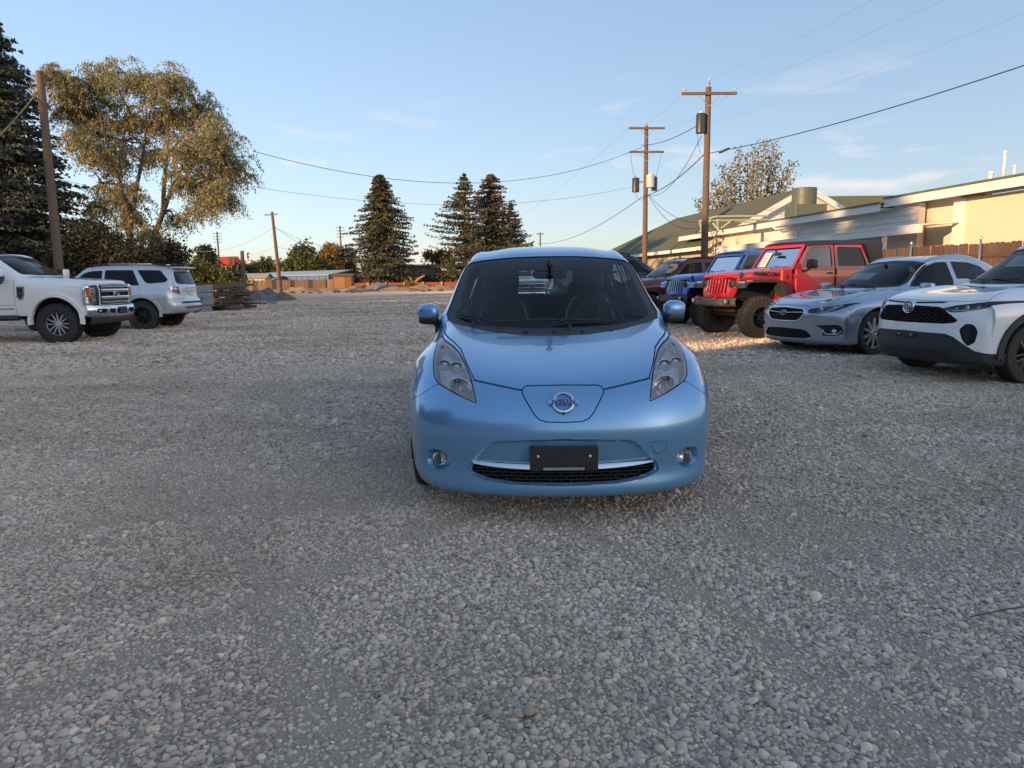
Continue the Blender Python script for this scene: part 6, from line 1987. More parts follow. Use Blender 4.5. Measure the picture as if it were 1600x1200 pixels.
# ------------------------------------------------------------------ buildings, fences, poles
M_WALL = mat('cream stucco', (0.66, 0.59, 0.46), 0.85, var=0.06, vscale=1.5, bump=0.08, bscale=40)
M_SIDING = mat('white lap siding', (0.74, 0.70, 0.66), 0.7, var=0.08, vscale=3)
M_FASCIA = mat('white painted fascia', (0.78, 0.76, 0.72), 0.6, var=0.06, vscale=4)
M_ROOFG = mat('green metal roof', (0.115, 0.14, 0.085), 0.55, var=0.2, vscale=2.5)
M_SHING = mat('green asphalt shingles', (0.135, 0.14, 0.075), 0.9, var=0.35, vscale=6, bump=0.3, bscale=30)
M_GREENMET = mat('green painted metal', (0.10, 0.125, 0.095), 0.5, var=0.15, vscale=4)
M_PALEGREEN = mat('pale green steel', (0.30, 0.36, 0.24), 0.6)
M_FENCE = mat('weathered brown picket', (0.125, 0.078, 0.06), 0.85, var=0.45, vscale=7, stretch=(8, 8, 1), objrand=0.22, bump=0.2, bscale=30)
M_FENCEL = mat('tan cedar boards', (0.33, 0.19, 0.09), 0.85, var=0.4, vscale=3, stretch=(10, 10, .6), objrand=0.12)
M_POLE = mat('weathered pole timber', (0.20, 0.135, 0.09), 0.9, var=0.5, vscale=5, stretch=(12, 12, .5), bump=0.3, bscale=60)
M_STEEL = mat('galvanised steel', (0.45, 0.46, 0.47), 0.4, 0.8)
M_WIRE = mat('black cable', (0.02, 0.02, 0.022), 0.6)
M_WIRE2 = mat('bare wire', (0.30, 0.31, 0.33), 0.5, 0.3)
M_WINDOW = mat('dark window pane', (0.03, 0.035, 0.04), 0.06, coat=1.0)


def quad_slab(b, p, t):
    """four corner points (top face) with a downward thickness t"""
    p = [Vector(q) for q in p]
    n = (p[1] - p[0]).cross(p[3] - p[0]).normalized()
    if n.z < 0: n = -n
    lo = [q - n * t for q in p]
    return b.add(p + lo, [(0, 1, 2, 3), (7, 6, 5, 4)] + [(k, k + 4, (k + 1) % 4 + 4, (k + 1) % 4) for k in range(4)])


def beam(b, p0, p1, w, h, up=Vector((0, 0, 1))):
    p0, p1 = Vector(p0), Vector(p1)
    d = (p1 - p0)
    L_ = d.length
    d.normalize()
    s = d.cross(up).normalized()
    u = s.cross(d).normalized()
    M = Matrix((d, s, u)).transposed()
    c = (p0 + p1) / 2
    vs = [c + M @ Vector((x * L_ / 2, y * w / 2, z * h / 2)) for x in (-1, 1) for y in (-1, 1) for z in (-1, 1)]
    return b.add(vs, [(0, 1, 3, 2), (4, 6, 7, 5), (0, 4, 5, 1), (2, 3, 7, 6), (0, 2, 6, 4), (1, 5, 7, 3)])


# ---- long cream building on the right
WB0, WB1 = Vector((17.3, 18.0, 0)), Vector((12.5, 51.0, 0))      # eave line in plan
WBD = (WB1 - WB0).normalized()
WBN = Vector((WBD.y, -WBD.x, 0))                                   # away from the lot
if WBN.x < 0: WBN = -WBN


def wb(u, off=0.0, z=0.0):
    """point on the building's plan line below photograph column u"""
    o = CAM_M.translation
    d = pix(u, 430, 1.0) - o
    # intersect in plan: o + t d = WB0 + s WBD
    den = d.x * WBD.y - d.y * WBD.x
    t = ((WB0.x - o.x) * WBD.y - (WB0.y - o.y) * WBD.x) / den
    p = o + d * t
    return Vector((p.x, p.y, 0)) + WBN * off + Vector((0, 0, z))


def wall_box(b, p0, p1, z0, z1, t=.3):
    p0, p1 = Vector(p0), Vector(p1)
    n = Vector(((p1 - p0).y, -(p1 - p0).x, 0)).normalized()
    if n.dot(WBN) < 0: n = -n
    vs = []
    for p in (p0, p1, p1 + n * t, p0 + n * t):
        vs += [Vector((p.x, p.y, z0)), Vector((p.x, p.y, z1))]
    return b.add(vs, [(0, 2, 3, 1), (2, 4, 5, 3), (4, 6, 7, 5), (6, 0, 1, 7), (1, 3, 5, 7), (0, 6, 4, 2)])


def make_long_building():
    root = empty('long_building', (wb(1400).x, wb(1400).y, 0))
    tag(root, 'long cream building with green roof edge and deep white eaves behind the right-hand fence', 'building')
    I = Matrix.Translation(-root.location)
    def fin(b, name, m, par=None, **k):
        b.v = [I @ v for v in b.v]
        return b.obj(name, m, par or root, **k)
    EZ = 4.12
    b = MB(); wall_box(b, wb(1760, .75), wb(1472, .75), 0, EZ - .1); main = fin(b, 'wall', M_WALL)
    b = MB(); wall_box(b, wb(1472, .70), wb(1456, .70), 0, EZ - .1, .5); fin(b, 'corner_pier', M_FASCIA)
    b = MB(); wall_box(b, wb(1490, 1.0), wb(1385, 1.0), 0, EZ + .2); fin(b, 'recessed_wall', M_WALL)
    b = MB(); wall_box(b, wb(1409, .55), wb(1165, .55), 0, EZ - .02); sid = fin(b, 'siding_wall', M_SIDING)
    zz = 2.2
    while zz < EZ - .1:
        b = MB()
        p0, p1 = wb(1409, .50), wb(1215, .50)
        q0, q1 = p0 + WBN * .035, p1 + WBN * .035
        h = .235
        b.add([p0 + Vector((0, 0, zz)), p1 + Vector((0, 0, zz)), q1 + Vector((0, 0, zz + h)), q0 + Vector((0, 0, zz + h)), p0 + WBN * .06 + Vector((0, 0, zz)), p1 + WBN * .06 + Vector((0, 0, zz))], [(0, 1, 2, 3), (0, 4, 5, 1)])
        fin(b, 'siding_board', M_SIDING, sid)
        zz += .245
    b = MB(); wall_box(b, wb(1165, .45), wb(1120, .45), 0, EZ - .02); fin(b, 'end_wall', M_WALL)
    b = MB(); wall_box(b, wb(1165, .50), wb(1120, .50), 0, .5, 7); fin(b, 'plinth', M_WALL)
    b = MB(); vs = []
    # far end return wall
    p = wb(1120, .45); b = MB(); b.box((p.x + 3.0, p.y + .5, EZ / 2), (6.0, .25, EZ)); fin(b, 'return_wall', M_WALL)
    # eaves: fascia boards, soffit, green drip edge, roof plane
    for (u0, u1, zf, hf, off, nm) in ((1780, 1372, 4.40, .24, .10, 'fascia_board'), (1372, 1062, 4.22, .22, -.10, 'fascia_board')):
        b = MB(); beam(b, wb(u0, off, zf - hf / 2), wb(u1, off, zf - hf / 2), .06, hf); f = fin(b, nm, M_FASCIA)
        b = MB(); beam(b, wb(u0, off - .05, zf + .025), wb(u1, off - .05, zf + .025), .08, .07); fin(b, 'drip_edge', M_ROOFG, f)
        b = MB(); beam(b, wb(u0, off - .02, zf - hf - .05), wb(u1, off - .02, zf - hf - .05), .10, .10); fin(b, 'gutter', M_FASCIA, f)
        b = MB(); quad_slab(b, [wb(u0, off, zf - hf + .02), wb(u1, off, zf - hf + .02), wb(u1, 1.7, zf - hf + .05), wb(u0, 1.7, zf - hf + .05)], .04); fin(b, 'soffit', M_FASCIA, f)
        b = MB(); quad_slab(b, [wb(u0, off, zf + .02), wb(u1, off, zf + .02), wb(u1, 8, zf + 1.0), wb(u0, 8, zf + 1.0)], .06); fin(b, 'roof', M_ROOFG)
    # carport beam with posts
    b = MB(); beam(b, wb(1468, -.9, 2.95), wb(1128, -.5, 2.95), .14, .30); cp = fin(b, 'carport_beam', M_FASCIA)
    b = MB(); quad_slab(b, [wb(1468, -1.0, 3.12), wb(1128, -.6, 3.12), wb(1128, .6, 3.2), wb(1468, .6, 3.2)], .05); fin(b, 'carport_deck', M_FASCIA, cp)
    for u in (1405, 1330, 1268, 1195, 1135):
        b = MB(); p = wb(u, -.75); b.box((p.x, p.y, 1.4), (.15, .15, 2.8)); fin(b, 'carport_post', M_FASCIA, cp)
    # downspout
    b = MB(); b.tube([wb(1206, -.15, 4.0), wb(1212, -.1, 3.78), wb(1222, .1, 3.80), wb(1232, .38, 3.55), wb(1232, .40, 2.2)], .055, 8); fin(b, 'downspout', M_FASCIA, smooth=True)
    # vent pipes on the roof
    for u, off, h, r in ((1508, 1.2, .95, .045), (1497, 1.0, .30, .07), (1516, 1.4, .45, .04)):
        b = MB(); p = wb(u, off); b.tube([(p.x, p.y, 4.5), (p.x, p.y, 4.52 + h)], r, 10); b.tube([(p.x, p.y, 4.45 + h), (p.x, p.y, 4.56 + h)], r * 1.35, 10); fin(b, 'vent_pipe', M_FASCIA, smooth=True)
    # wall lamp
    p = wb(1574, .62, 3.92)
    b = MB(); ellipsoid_box(b, p, (.12, .16, .10), .6, 8, 12); l = fin(b, 'wall_lamp', mat('bronze lamp', (.10, .06, .05), .5), smooth=True)
    b = MB(); b.box(p + Vector((-.22, -.12, -.03)), (.32, .36, .05), Matrix.Rotation(.2, 3, 'Y'), .01); fin(b, 'lamp_hood', mat('bronze lamp'), l)
    # steel sign frame lying on the roof
    fr = MB()
    b = MB()
    for k, (u0, v0, u1, v1) in enumerate(((1093, 345, 1200, 343), (1093, 345, 1097, 362), (1120, 338, 1200, 337), (1120, 338, 1122, 362), (1093, 345, 1120, 338), (1110, 344, 1124, 360), (1122, 360, 1142, 345), (1142, 345, 1200, 350), (1093, 362, 1110, 344))):
        d = 44.0
        fb = MB(); beam(fb, pix(u0, v0, d), pix(u1, v1, d - .3), .10, .10); fin(fb, 'sign_frame_bar', M_PALEGREEN)
    # kitchen exhaust drum on a box
    d = 40.0
    c = pix(1256, 321, d)
    b = MB(); b.lathe([(.0, 0), (.66, 0), (.66, .92), (.63, .94), (.60, .92), (.58, .5), (0, .5)], Matrix.Translation((c.x, c.y, c.z)), 28); fin(b, 'exhaust_drum', M_GREENMET, smooth=True, angle=40)
    b = MB(); b.box((c.x + .1, c.y, c.z - .36), (1.75, 1.6, .72), None, .03); fin(b, 'exhaust_base', M_GREENMET)
    return root


long_building = make_long_building()


# ---- green hipped roof building behind it
def make_green_roof():
    Rr, Rl = pix(1257, 292, 47), pix(1056, 342, 70)
    zr = (Rr.z + Rl.z) / 2
    Rr.z = Rl.z = zr
    ax = (Rl - Rr).normalized()
    out = Vector((ax.y, -ax.x, 0))
    if out.x > 0: out = -out                     # towards the lot
    root = empty('green_roof_hall', (Rr.x, Rr.y, 0))
    tag(root, 'hall with a big olive green hipped roof rising behind the cream building', 'building')
    I = Matrix.Translation(-root.location)
    def fin(b, name, m, par=None, **k):
        b.v = [I @ v for v in b.v]
        return b.obj(name, m, par or root, **k)
    we, ez = 7.0, 3.35
    near = Rr - ax * .5
    E0 = near + out * we; E0.z = ez
    E1 = Rl + ax * 6.5 + out * we; E1.z = ez
    B0 = near - out * we; B0.z = ez
    B1 = Rl + ax * 6.5 - out * we; B1.z = ez
    Nr = Vector((near.x, near.y, zr))
    b = MB(); quad_slab(b, [E0, E1, Rl, Nr], .15); lot = fin(b, 'roof_slope', M_SHING)
    b = MB(); quad_slab(b, [B0, B1, Rl, Nr], .15); fin(b, 'roof_slope', M_SHING)
    b = MB(); b.add([E1, B1, Rl, E1 - Vector((0, 0, .15)), B1 - Vector((0, 0, .15))], [(0, 1, 2), (0, 3, 4, 1)]); fin(b, 'hip_slope', M_SHING)
    # gable end wall with white barge boards
    g = near + ax * .35
    b = MB(); b.add([g + out * (we - .6) + Vector((0, 0, ez - zr + .2)), Vector((g.x, g.y, zr - .25)), g - out * (we - .6) + Vector((0, 0, ez - zr + .2)), g + out * (we - .6) + Vector((0, 0, -zr)), g - out * (we - .6) + Vector((0, 0, -zr))], [(0, 1, 2), (0, 2, 4, 3)])
    fin(b, 'gable_wall', M_SIDING)
    for s in (1, -1):
        b = MB(); beam(b, Nr + Vector((0, 0, -.12)), near + out * s * we + Vector((0, 0, ez - zr - .12)), .12, .34); fin(b, 'barge_board', M_FASCIA)
    w0, w1 = E0 - out * .9, E1 - out * .9 - ax * .9
    b = MB(); wall_box(b, Vector((w0.x, w0.y, 0)), Vector((w1.x, w1.y, 0)), 0, ez); fin(b, 'wall', mat('tan wall', (.50, .42, .30), .85, var=.1, vscale=2))
    b = MB(); beam(b, E0 + Vector((0, 0, -.16)), E1 + Vector((0, 0, -.16)), .06, .24); fin(b, 'fascia_board', M_FASCIA)
    return root, E0, E1


green_hall, GE0, GE1 = make_green_roof()
# second green roof further right
b = MB()
p0, p1 = pix(1250, 307, 62), pix(1420, 305, 52)
c = (p0 + p1) / 2
root = empty('green_annex', (c.x, c.y, 0))
tag(root, 'low green roofed annex glimpsed behind the exhaust drum', 'building')
q0, q1 = p0 + Vector((-4, -5, -3.0)), p1 + Vector((-4, -5, -3.0))
quad_slab(b, [q0, q1, p1, p0], .12); b.v = [v - root.location for v in b.v]; b.obj('roof', M_SHING, root)
b = MB(); quad_slab(b, [p0, p1, p1 + Vector((4, 5, -3)), p0 + Vector((4, 5, -3))], .12); b.v = [v - root.location for v in b.v]; b.obj('roof_back', M_SHING, root)
b = MB(); wall_box(b, Vector((q0.x + .6, q0.y + .6, 0)), Vector((q1.x + .6, q1.y + .6, 0)), 0, q0.z - .1, 6); b.v = [v - root.location for v in b.v]; b.obj('wall', M_WALL, root)

# ---- dog-eared picket fence in front of the cream building
def picket_fence(p0, p1, h, pitch, wid, name, label, m, ear=.03, post_every=15, rail=(.5, 1.75), seed=3, zb=0.0, steel=False):
    p0, p1 = Vector(p0), Vector(p1)
    root = empty(name, p0)
    tag(root, label, 'fence')
    d = (p1 - p0); L_ = d.length; d.normalize()
    rz = math.atan2(d.y, d.x)
    rng = random.Random(seed)
    n = int(L_ / pitch)
    me = None
    for k in range(n):
        hh = h
        if me is None:
            b = MB(); b.prism([(-wid / 2, 0), (wid / 2, 0), (wid / 2, hh - ear), (wid / 2 - ear, hh), (-wid / 2 + ear, hh), (-wid / 2, hh - ear)], 1, -.01, .01)
            o = b.obj('picket', m, root); me = o.data
        else:
            o = bpy.data.objects.new('picket', me); COL.objects.link(o); o.parent = root
        o.location = d * (k + .5) * pitch + Vector((rng.uniform(-.008, .008), rng.uniform(-.008, .008), zb + rng.uniform(-.02, .02)))
        o.rotation_euler = (0, rng.uniform(-.012, .012), rz + rng.uniform(-.03, .03))
    nrm = Vector((-d.y, d.x, 0))
    if nrm.x > 0: nrm = -nrm
    for z in rail:
        b = MB(); beam(b, nrm * .035 + Vector((0, 0, z + zb)), d * L_ + nrm * .035 + Vector((0, 0, z + zb)), .045, .09); b.obj('rail', m, root)
    k = 0
    while k * pitch * post_every < L_:
        q = d * (k * pitch * post_every) + nrm * .09
        b = MB()
        if steel: b.tube([q + Vector((0, 0, 0)), q + Vector((0, 0, h + .12))], .03, 10); b.lathe([(.036, h + .1), (.036, h + .14), (.02, h + .17), (0, h + .17)], Matrix.Translation(q), 10)
        else: b.box(q + Vector((0, 0, h / 2)), (.09, .09, h))
        b.obj('post', M_STEEL if steel else m, root, steel)
        k += 1
    return root


picket_fence((13.35, 14.2, 0), (11.35, 22.6, 0), 2.06, .155, .145, 'picket_fence', 'brown dog-eared picket fence on steel posts behind the parked cars', M_FENCE, steel=True, rail=(.5, 1.2, 1.74))
# tan plank screen under the green roof
q0, q1 = GE0 + (GE1 - GE0) * .42, GE1 + (GE1 - GE0) * .0
q0 = Vector((q0.x - .4, q0.y, 0)); q1 = Vector((q1.x - .4, q1.y, 0))
picket_fence(q0, q1, 2.6, .42, .40, 'plank_screen', 'tall tan plank screen below the olive green roof', M_FENCEL, ear=.01, seed=8)


# ---- utility poles
def utility_pole(name, label, base, top, r0, r1, arms=(), group='utility poles', trans=(), extra=None):
    base, top = Vector(base), Vector(top)
    root = empty(name, base)
    tag(root, label, 'utility pole', group)
    b = MB(); n = 7
    b.tube([(top - base) * (k / n) for k in range(n + 1)], [r0 + (r1 - r0) * k / n for k in range(n + 1)], 14)
    b.obj('pole', M_POLE, root, True, 50)
    H = (top - base)
    for (t, half, ang, ins, brace) in arms:
        c = H * t
        d = Vector((math.cos(ang), math.sin(ang), 0)); s = Vector((-d.y, d.x, 0))
        b = MB(); beam(b, c - d * half - s * (r1 + .05), c + d * half - s * (r1 + .05), .10, .13); a = b.obj('crossarm', M_POLE, root)
        if brace:
            for sg in (-1, 1):
                b = MB(); beam(b, c + d * sg * half * .42 - s * (r1 + .07) + Vector((0, 0, -.05)), c - s * (r1 + .07) + Vector((0, 0, -.62)), .03, .04); b.obj('brace', M_STEEL, a)
        for x, up in ins:
            M = Matrix.Translation(c + d * x - s * (r1 + .05) + Vector((0, 0, .06 if up else -.06)))
            b = MB(); sg = 1 if up else -1
            b.lathe([(.012, 0), (.012, .06 * sg), (.06, .07 * sg), (.075, .10 * sg), (.05, .13 * sg), (.065, .16 * sg), (.03, .22 * sg), (0, .22 * sg)], M, 12)
            b.obj('insulator', mat('grey porcelain', (.55, .56, .58), .25, coat=.5), a, True, 50)
    for (t, off, r, h, m) in trans:
        c = H * t + Vector(off)
        b = MB(); b.lathe([(0, -h / 2), (r, -h / 2), (r, h / 2 - .05), (r * .9, h / 2), (0, h / 2 + .03)], Matrix.Translation(c), 20); tr = b.obj('transformer', m, root, True, 40)
        b = MB(); beam(b, H * t + Vector((0, 0, h * .2)), c + Vector((0, 0, h * .2)), .05, .12); b.obj('bracket', M_STEEL, tr)
        b = MB(); b.lathe([(.03, 0), (.05, .05), (.03, .10), (.045, .14), (.02, .22), (0, .22)], Matrix.Translation(c + Vector((0, 0, h / 2))), 10); b.obj('bushing', M_STEEL, tr, True)
    return root


def up_from(u, v, d, r=0.0):
    """foot and top of an upright pole whose top shows at (u, v), d metres away"""
    p = pix(u, v, d)
    return Vector((p.x, p.y, 0)), p


M_TRD = mat('dark transformer can', (.035, .035, .04), .4)
M_TRG = mat('light grey transformer can', (.50, .51, .50), .45)
fA, tA = up_from(1107, 136, 36)
utility_pole('utility_pole', 'tall timber utility pole with one crossarm beside the cream building', fA, tA, .20, .14,
             [(.967, 1.40, R(2), [(-1.3, 1), (1.3, 1)], True), (1.012, .02, 0, [(0, 1)], False)], trans=[(.835, (-.38, -.12, 0), .24, .95, M_TRD)])
b = MB()
fB, tB = up_from(1010, 197, 49)
utility_pole('utility_pole', 'timber utility pole with two crossarms and three transformer cans', fB, tB, .20, .13,
             [(.985, 1.25, R(4), [(-1.15, 1), (1.15, 1)], True), (.85, 1.2, R(4), [(-1.1, 0), (-.6, 0), (1.05, 0)], True), (1.005, .02, 0, [(0, 1)], False)],
             trans=[(.665, (-.72, -.15, -.05), .25, .95, M_TRD), (.675, (.25, -.40, .05), .28, .85, M_TRG), (.668, (.62, .05, 0), .2, .95, M_TRD)])
fC = Vector((pix(92, 425, 24).x, pix(92, 425, 24).y, 0)); tC = pix(62, 112, 24)
utility_pole('leaning_pole', 'bare leaning timber pole in front of the dark spruce at left', fC, tC, .155, .12, [])
fD, tD = up_from(425, 331, 88)
utility_pole('utility_pole', 'lone timber utility pole standing at the tan fence', Vector((fD.x + .5, fD.y, 0)), tD, .26, .16, [(.965, 1.1, R(-30), [(-.9, 1)], False)])
for (u, v, d, lab) in ((339, 362, 190, 'distant multi-arm power pole left of the red roof'), (531, 353, 190, 'distant multi-arm power pole left of the dark spruce'), (527, 380, 230, 'farthest pale power pole among the round trees')):
    f_, t_ = up_from(u, v, d)
    utility_pole('utility_pole', lab, f_, t_, .3, .2, [(.97 - .05 * k, 1.1, R(20), [(-.9, 1), (.9, 1)], False) for k in range(4)])
f_, t_ = up_from(785, 336, 120)
utility_pole('utility_pole', 'orange brown utility pole with crossarm in front of the spruce cluster', f_, t_, .24, .16, [(.985, 1.5, R(0), [(-1.3, 1), (1.3, 1)], True)])
f_, t_ = up_from(378, 392, 70)
utility_pole('timber_post', 'short bare grey timber post near the lumber stack', f_, t_, .2, .18, [])
f_, t_ = up_from(844, 363, 95)
utility_pole('utility_pole', 'thin dark pole top showing over the roof of the blue hatchback', f_, t_, .12, .09, [(.97, .5, 0.0, [], False)])


def wire(label, p0, p1, sag, r=.012, m=None, n=24, name='power_line'):
    p0, p1 = Vector(p0), Vector(p1)
    b = MB()
    pts = [p0.lerp(p1, k / n) + Vector((0, 0, -sag * 4 * (k / n) * (1 - k / n))) for k in range(n + 1)]
    o = Vector(pts[0])
    b.tube([p - o for p in pts], r, 5, False)
    w = b.obj(name, m or M_WIRE2, None, True)
    w.location = o
    tag(w, label, 'wire', 'overhead wires')
    return w


A_at = lambda t, dx=0.0, dy=0.0: fA.lerp(tA, t) + Vector((dx, dy, 0))
B_at = lambda t, dx=0.0, dy=0.0: fB.lerp(tB, t) + Vector((dx, dy, 0))
# primary conductors running to the upper right, over the camera's right shoulder
wire('thin wire from the pole top to the top edge, leftmost of the three', A_at(1.03), pix(1420, -30, 20), .1, .005)
wire('thin wire from the crossarm to the upper right, middle of the three', A_at(.985, 1.3), pix(1560, -40, 20), .1, .005)
wire('thin wire to the right edge, lowest of the three thin ones', A_at(.84, .3), pix(1640, 5, 20), .15, .005)
wire('thick black cable sloping up from the pole to the right edge', A_at(.70, .15, -.1), pix(1660, 82, 20), .25, .02, M_WIRE)
wire('thin wire between the two pole tops at right', A_at(.985, -1.3), B_at(1.0, -1.1), .5, .006)
wire('thin wire linking the crossarm ends of the two right-hand poles', A_at(.985, 1.3), B_at(1.0, 1.1), .5, .006)
wire('thick cable rising from the low pole to the transformer pole', B_at(.86, -.3) + Vector((0, 0, .35)), A_at(.835, -.4), .25, .02, M_WIRE)
wire('black cable between the poles below the transformers', B_at(.60, .1, -.2), A_at(.70, -.1), .3, .026, M_WIRE)
wire('service drop from the transformer can down to the cable junction', A_at(.78, -.3), B_at(.60, .2, -.2), .9, .016, M_WIRE)
wire('upper service drop from the transformer pole to the roof frame', B_at(.60, .2, -.2), pix(1096, 348, 44), .5, .016, M_WIRE)
wire('lower service drop from the transformer pole to the roof frame', B_at(.60, .15, -.2), pix(1096, 354, 44), .9, .016, M_WIRE)
wire('long sagging cable from the transformer pole to the big tree at left', B_at(.88, -.3), pix(395, 236, 33), 1.9, .014, M_WIRE, 40)
wire('long lower wire crossing behind the spruces to the left tree', B_at(.66, -.5), pix(390, 291, 36), 1.1, .008, M_WIRE, 40)
wire('black cable dropping from the transformer pole behind the hatchback roof', B_at(.60, -.1, -.2), pix(840, 380, 95), 1.0, .022, M_WIRE)
wire('thin wire continuing from the far pole top behind the spruces', B_at(1.0, -1.1), pix(700, 385, 120), 2.0, .008)
wire('wire from the lone pole down to the left', tD + Vector((0, 0, -1.9)), pix(300, 392, 90), 1.0, .02)
wire('second wire from the lone pole down to the left', tD + Vector((0, 0, -4.3)), pix(345, 399, 90), .5, .02)
wire('wire from the lone pole to the right behind the spruce', tD + Vector((0, 0, -1.7)), pix(570, 385, 100), 1.2, .02)
wire('steeper wire from the lone pole down to the right', tD + Vector((0, 0, -1.7)), pix(520, 398, 100), .6, .02)
wire('low wire from the lone pole to the far right trees', tD + Vector((0, 0, -4.2)), pix(640, 402, 110), .8, .02)
wire('guy wire running from the leaning pole top to the left edge', tC + Vector((0, 0, -.5)), pix(-40, 250, 22), .1, .02, mat('yellowed rope', (.25, .22, .08), .8))
# drip loops and jumpers at the transformers
for i, (p, q, sg) in enumerate(((B_at(.85, -1.1), B_at(.70, -.72, -.15), .35), (B_at(.85, 1.05), B_at(.70, .62, .05), .3), (B_at(.60, -.9, -.2) + Vector((0, 0, .5)), B_at(.60, 0, -.2), .55), (A_at(.80, -.55, -.1), A_at(.70, -.35, -.15), .25))):
    wire(('jumper wire on the left of the transformer cans', 'jumper wire on the right of the transformer cans', 'drip loop under the transformer cans', 'drip loop under the single transformer')[i], p, q, sg, .012, M_WIRE, 12, 'jumper_wire')
# splice box on the thick cable and riser box on pole
b = MB(); b.tube([(-.28, 0, 0), (-.2, 0, 0), (.2, 0, .0), (.28, 0, 0)], [.03, .06, .06, .03], 8); o = b.obj('cable_splice', M_WIRE, None, True)
o.location = A_at(.70, .15, -.1).lerp(pix(1660, 82, 20), .07) + Vector((0, 0, -.07)); o.rotation_euler = (0, R(-18), R(-35)); tag(o, 'black splice case hanging on the thick cable next to the pole', 'splice case')


# ---- far side of the lot
def gable_house(name, label, c, L_, Wd, h, roof_h, rz, wall_m, roof_m, cat='building', over=.35):
    root = empty(name, c, rz); tag(root, label, cat)
    b = MB(); b.box((0, 0, h / 2), (L_, Wd, h)); b.obj('wall', wall_m, root)
    b = MB()
    for s in (1, -1):
        quad_slab(b, [(-L_ / 2 - over, s * (Wd / 2 + over), h - .02), (L_ / 2 + over, s * (Wd / 2 + over), h - .02), (L_ / 2 + over, 0, h + roof_h), (-L_ / 2 - over, 0, h + roof_h)], .12)
    b.obj('roof', roof_m, root)
    b = MB()
    for s in (1, -1):
        b2 = MB(); b2.add([(s * L_ / 2, -Wd / 2, h), (s * L_ / 2, Wd / 2, h), (s * L_ / 2, 0, h + roof_h)], [(0, 1, 2)]); b2.obj('gable', wall_m, root)
    return root


def at(u, d, v=440):
    p = pix(u, v, d); return Vector((p.x, p.y, 0))


M_BLUEB = mat('blue grey metal cladding', (0.085, 0.17, 0.30), 0.6, var=.15, vscale=1, stretch=(1, 1, .2))
p0, p1 = at(428, 128), at(548, 116)
root = gable_house('metal_barn', 'long low blue metal building behind the tan fence', (p0 + p1) / 2, (p1 - p0).length, 9, 2.6, .75, math.atan2((p1 - p0).y, (p1 - p0).x), M_BLUEB, mat('pale ribbed roof', (.42, .45, .48), .5, .3))
for k in range(14):
    b = MB(); b.box((-(p1 - p0).length / 2 + (k + .5) * (p1 - p0).length / 14, -4.53, 1.3), (.12, .06, 2.6)); b.obj('rib', M_BLUEB, root)
p0, p1 = at(370, 118), at(414, 116)
root = gable_house('garden_shed', 'small beige shed left of the blue metal building', (p0 + p1) / 2, (p1 - p0).length, 4, 2.3, .7, .05, mat('beige shed wall', (.50, .43, .30), .8), mat('beige shed roof', (.40, .36, .28), .7), 'shed')
b = MB(); b.box((1.85, -2.02, 1.0), (.9, .05, 1.9)); b.obj('door', mat('pale door', (.6, .6, .6), .6), root)

# tan plank fence in bays
M_BAY = mat('tan plank fence bay', (0.42, 0.235, 0.105), 0.85, var=0.5, vscale=2.2, stretch=(7, 7, .15), objrand=.1)
pts = [at(u, d) for u, d in ((362, 100), (395, 100), (424, 101), (453, 102), (481, 103), (508, 104), (536, 104))]
root = empty('plank_fence', pts[0]); tag(root, 'sunlit tan plank fence across the far end of the lot', 'fence')
for k in range(len(pts) - 1):
    a, c_ = pts[k] - pts[0], pts[k + 1] - pts[0]
    n_ = 13
    d_ = (c_ - a) / n_
    for q in range(n_):
        b = MB(); h_ = 1.75 + .05 * math.sin(q * 2.1 + k)
        beam(b, a + d_ * (q + .03) + Vector((0, 0, h_ / 2)), a + d_ * (q + .95) + Vector((0, 0, h_ / 2)), .03, h_); b.obj('plank', M_BAY, root)
    b = MB(); b.box(c_ + Vector((0, -.1, .95)), (.22, .16, 1.95)); b.obj('post', mat('grey fence post', (.16, .11, .07), .9), root)
c = at(537, 101)
root = gable_house('wooden_shed', 'small reddish plank shed at the end of the tan fence', c, 2.6, 2.4, 2.3, .25, .05, mat('reddish planks', (.30, .12, .05), .85, var=.4, vscale=2, stretch=(1, 1, 9)), mat('brown shed roof', (.18, .09, .05), .9), 'shed', .2)
for k in range(6):
    b = MB(); b.box((-.35, -1.22, .3 + .33 * k), (1.5, .04, .29)); b.obj('board', M_BAY, root)

# brown ranch house with low brick-red fence
M_BROWN = mat('mauve brown siding', (0.16, 0.105, 0.095), 0.8, var=.15, vscale=1, stretch=(.3, .3, 3))
c = at(640, 122)
root = empty('ranch_house', c, R(2)); tag(root, 'low brown ranch house with two white windows behind the spruces', 'house')
b = MB(); b.box((2, 3, 1.25), (26, 6, 2.5)); b.obj('wall', M_BROWN, root)
b = MB(); quad_slab(b, [(-11.5, -1.2, 2.55), (15.5, -1.2, 2.55), (15.5, 3, 3.1), (-11.5, 3, 3.1)], .25); b.obj('lower_roof', mat('grey brown roof', (.24, .21, .19), .8), root)
b = MB(); b.box((-1.5, 3.5, 3.3), (13, 5, 1.4)); b.obj('clerestory_wall', mat('taupe siding', (.33, .25, .20), .8), root)
b = MB(); quad_slab(b, [(-9, .2, 4.1), (6, .2, 4.1), (6, 6.5, 4.35), (-9, 6.5, 4.35)], .22); b.obj('upper_roof', mat('pale roof edge', (.5, .42, .34), .8), root)
for x, w_ in ((-1.4, 1.5), (1.1, 1.7), (6.5, 1.9), (-6.0, 1.6)):
    b = MB(); b.box((x, -.03, 1.35), (w_, .08, 1.2)); wd = b.obj('window', mat('white window frame', (.72, .72, .7), .5), root)
    for s in (-1, 1):
        b = MB(); b.box((x + s * w_ * .24, -.08, 1.35), (w_ * .40, .03, 1.0)); b.obj('pane', M_WINDOW, wd)
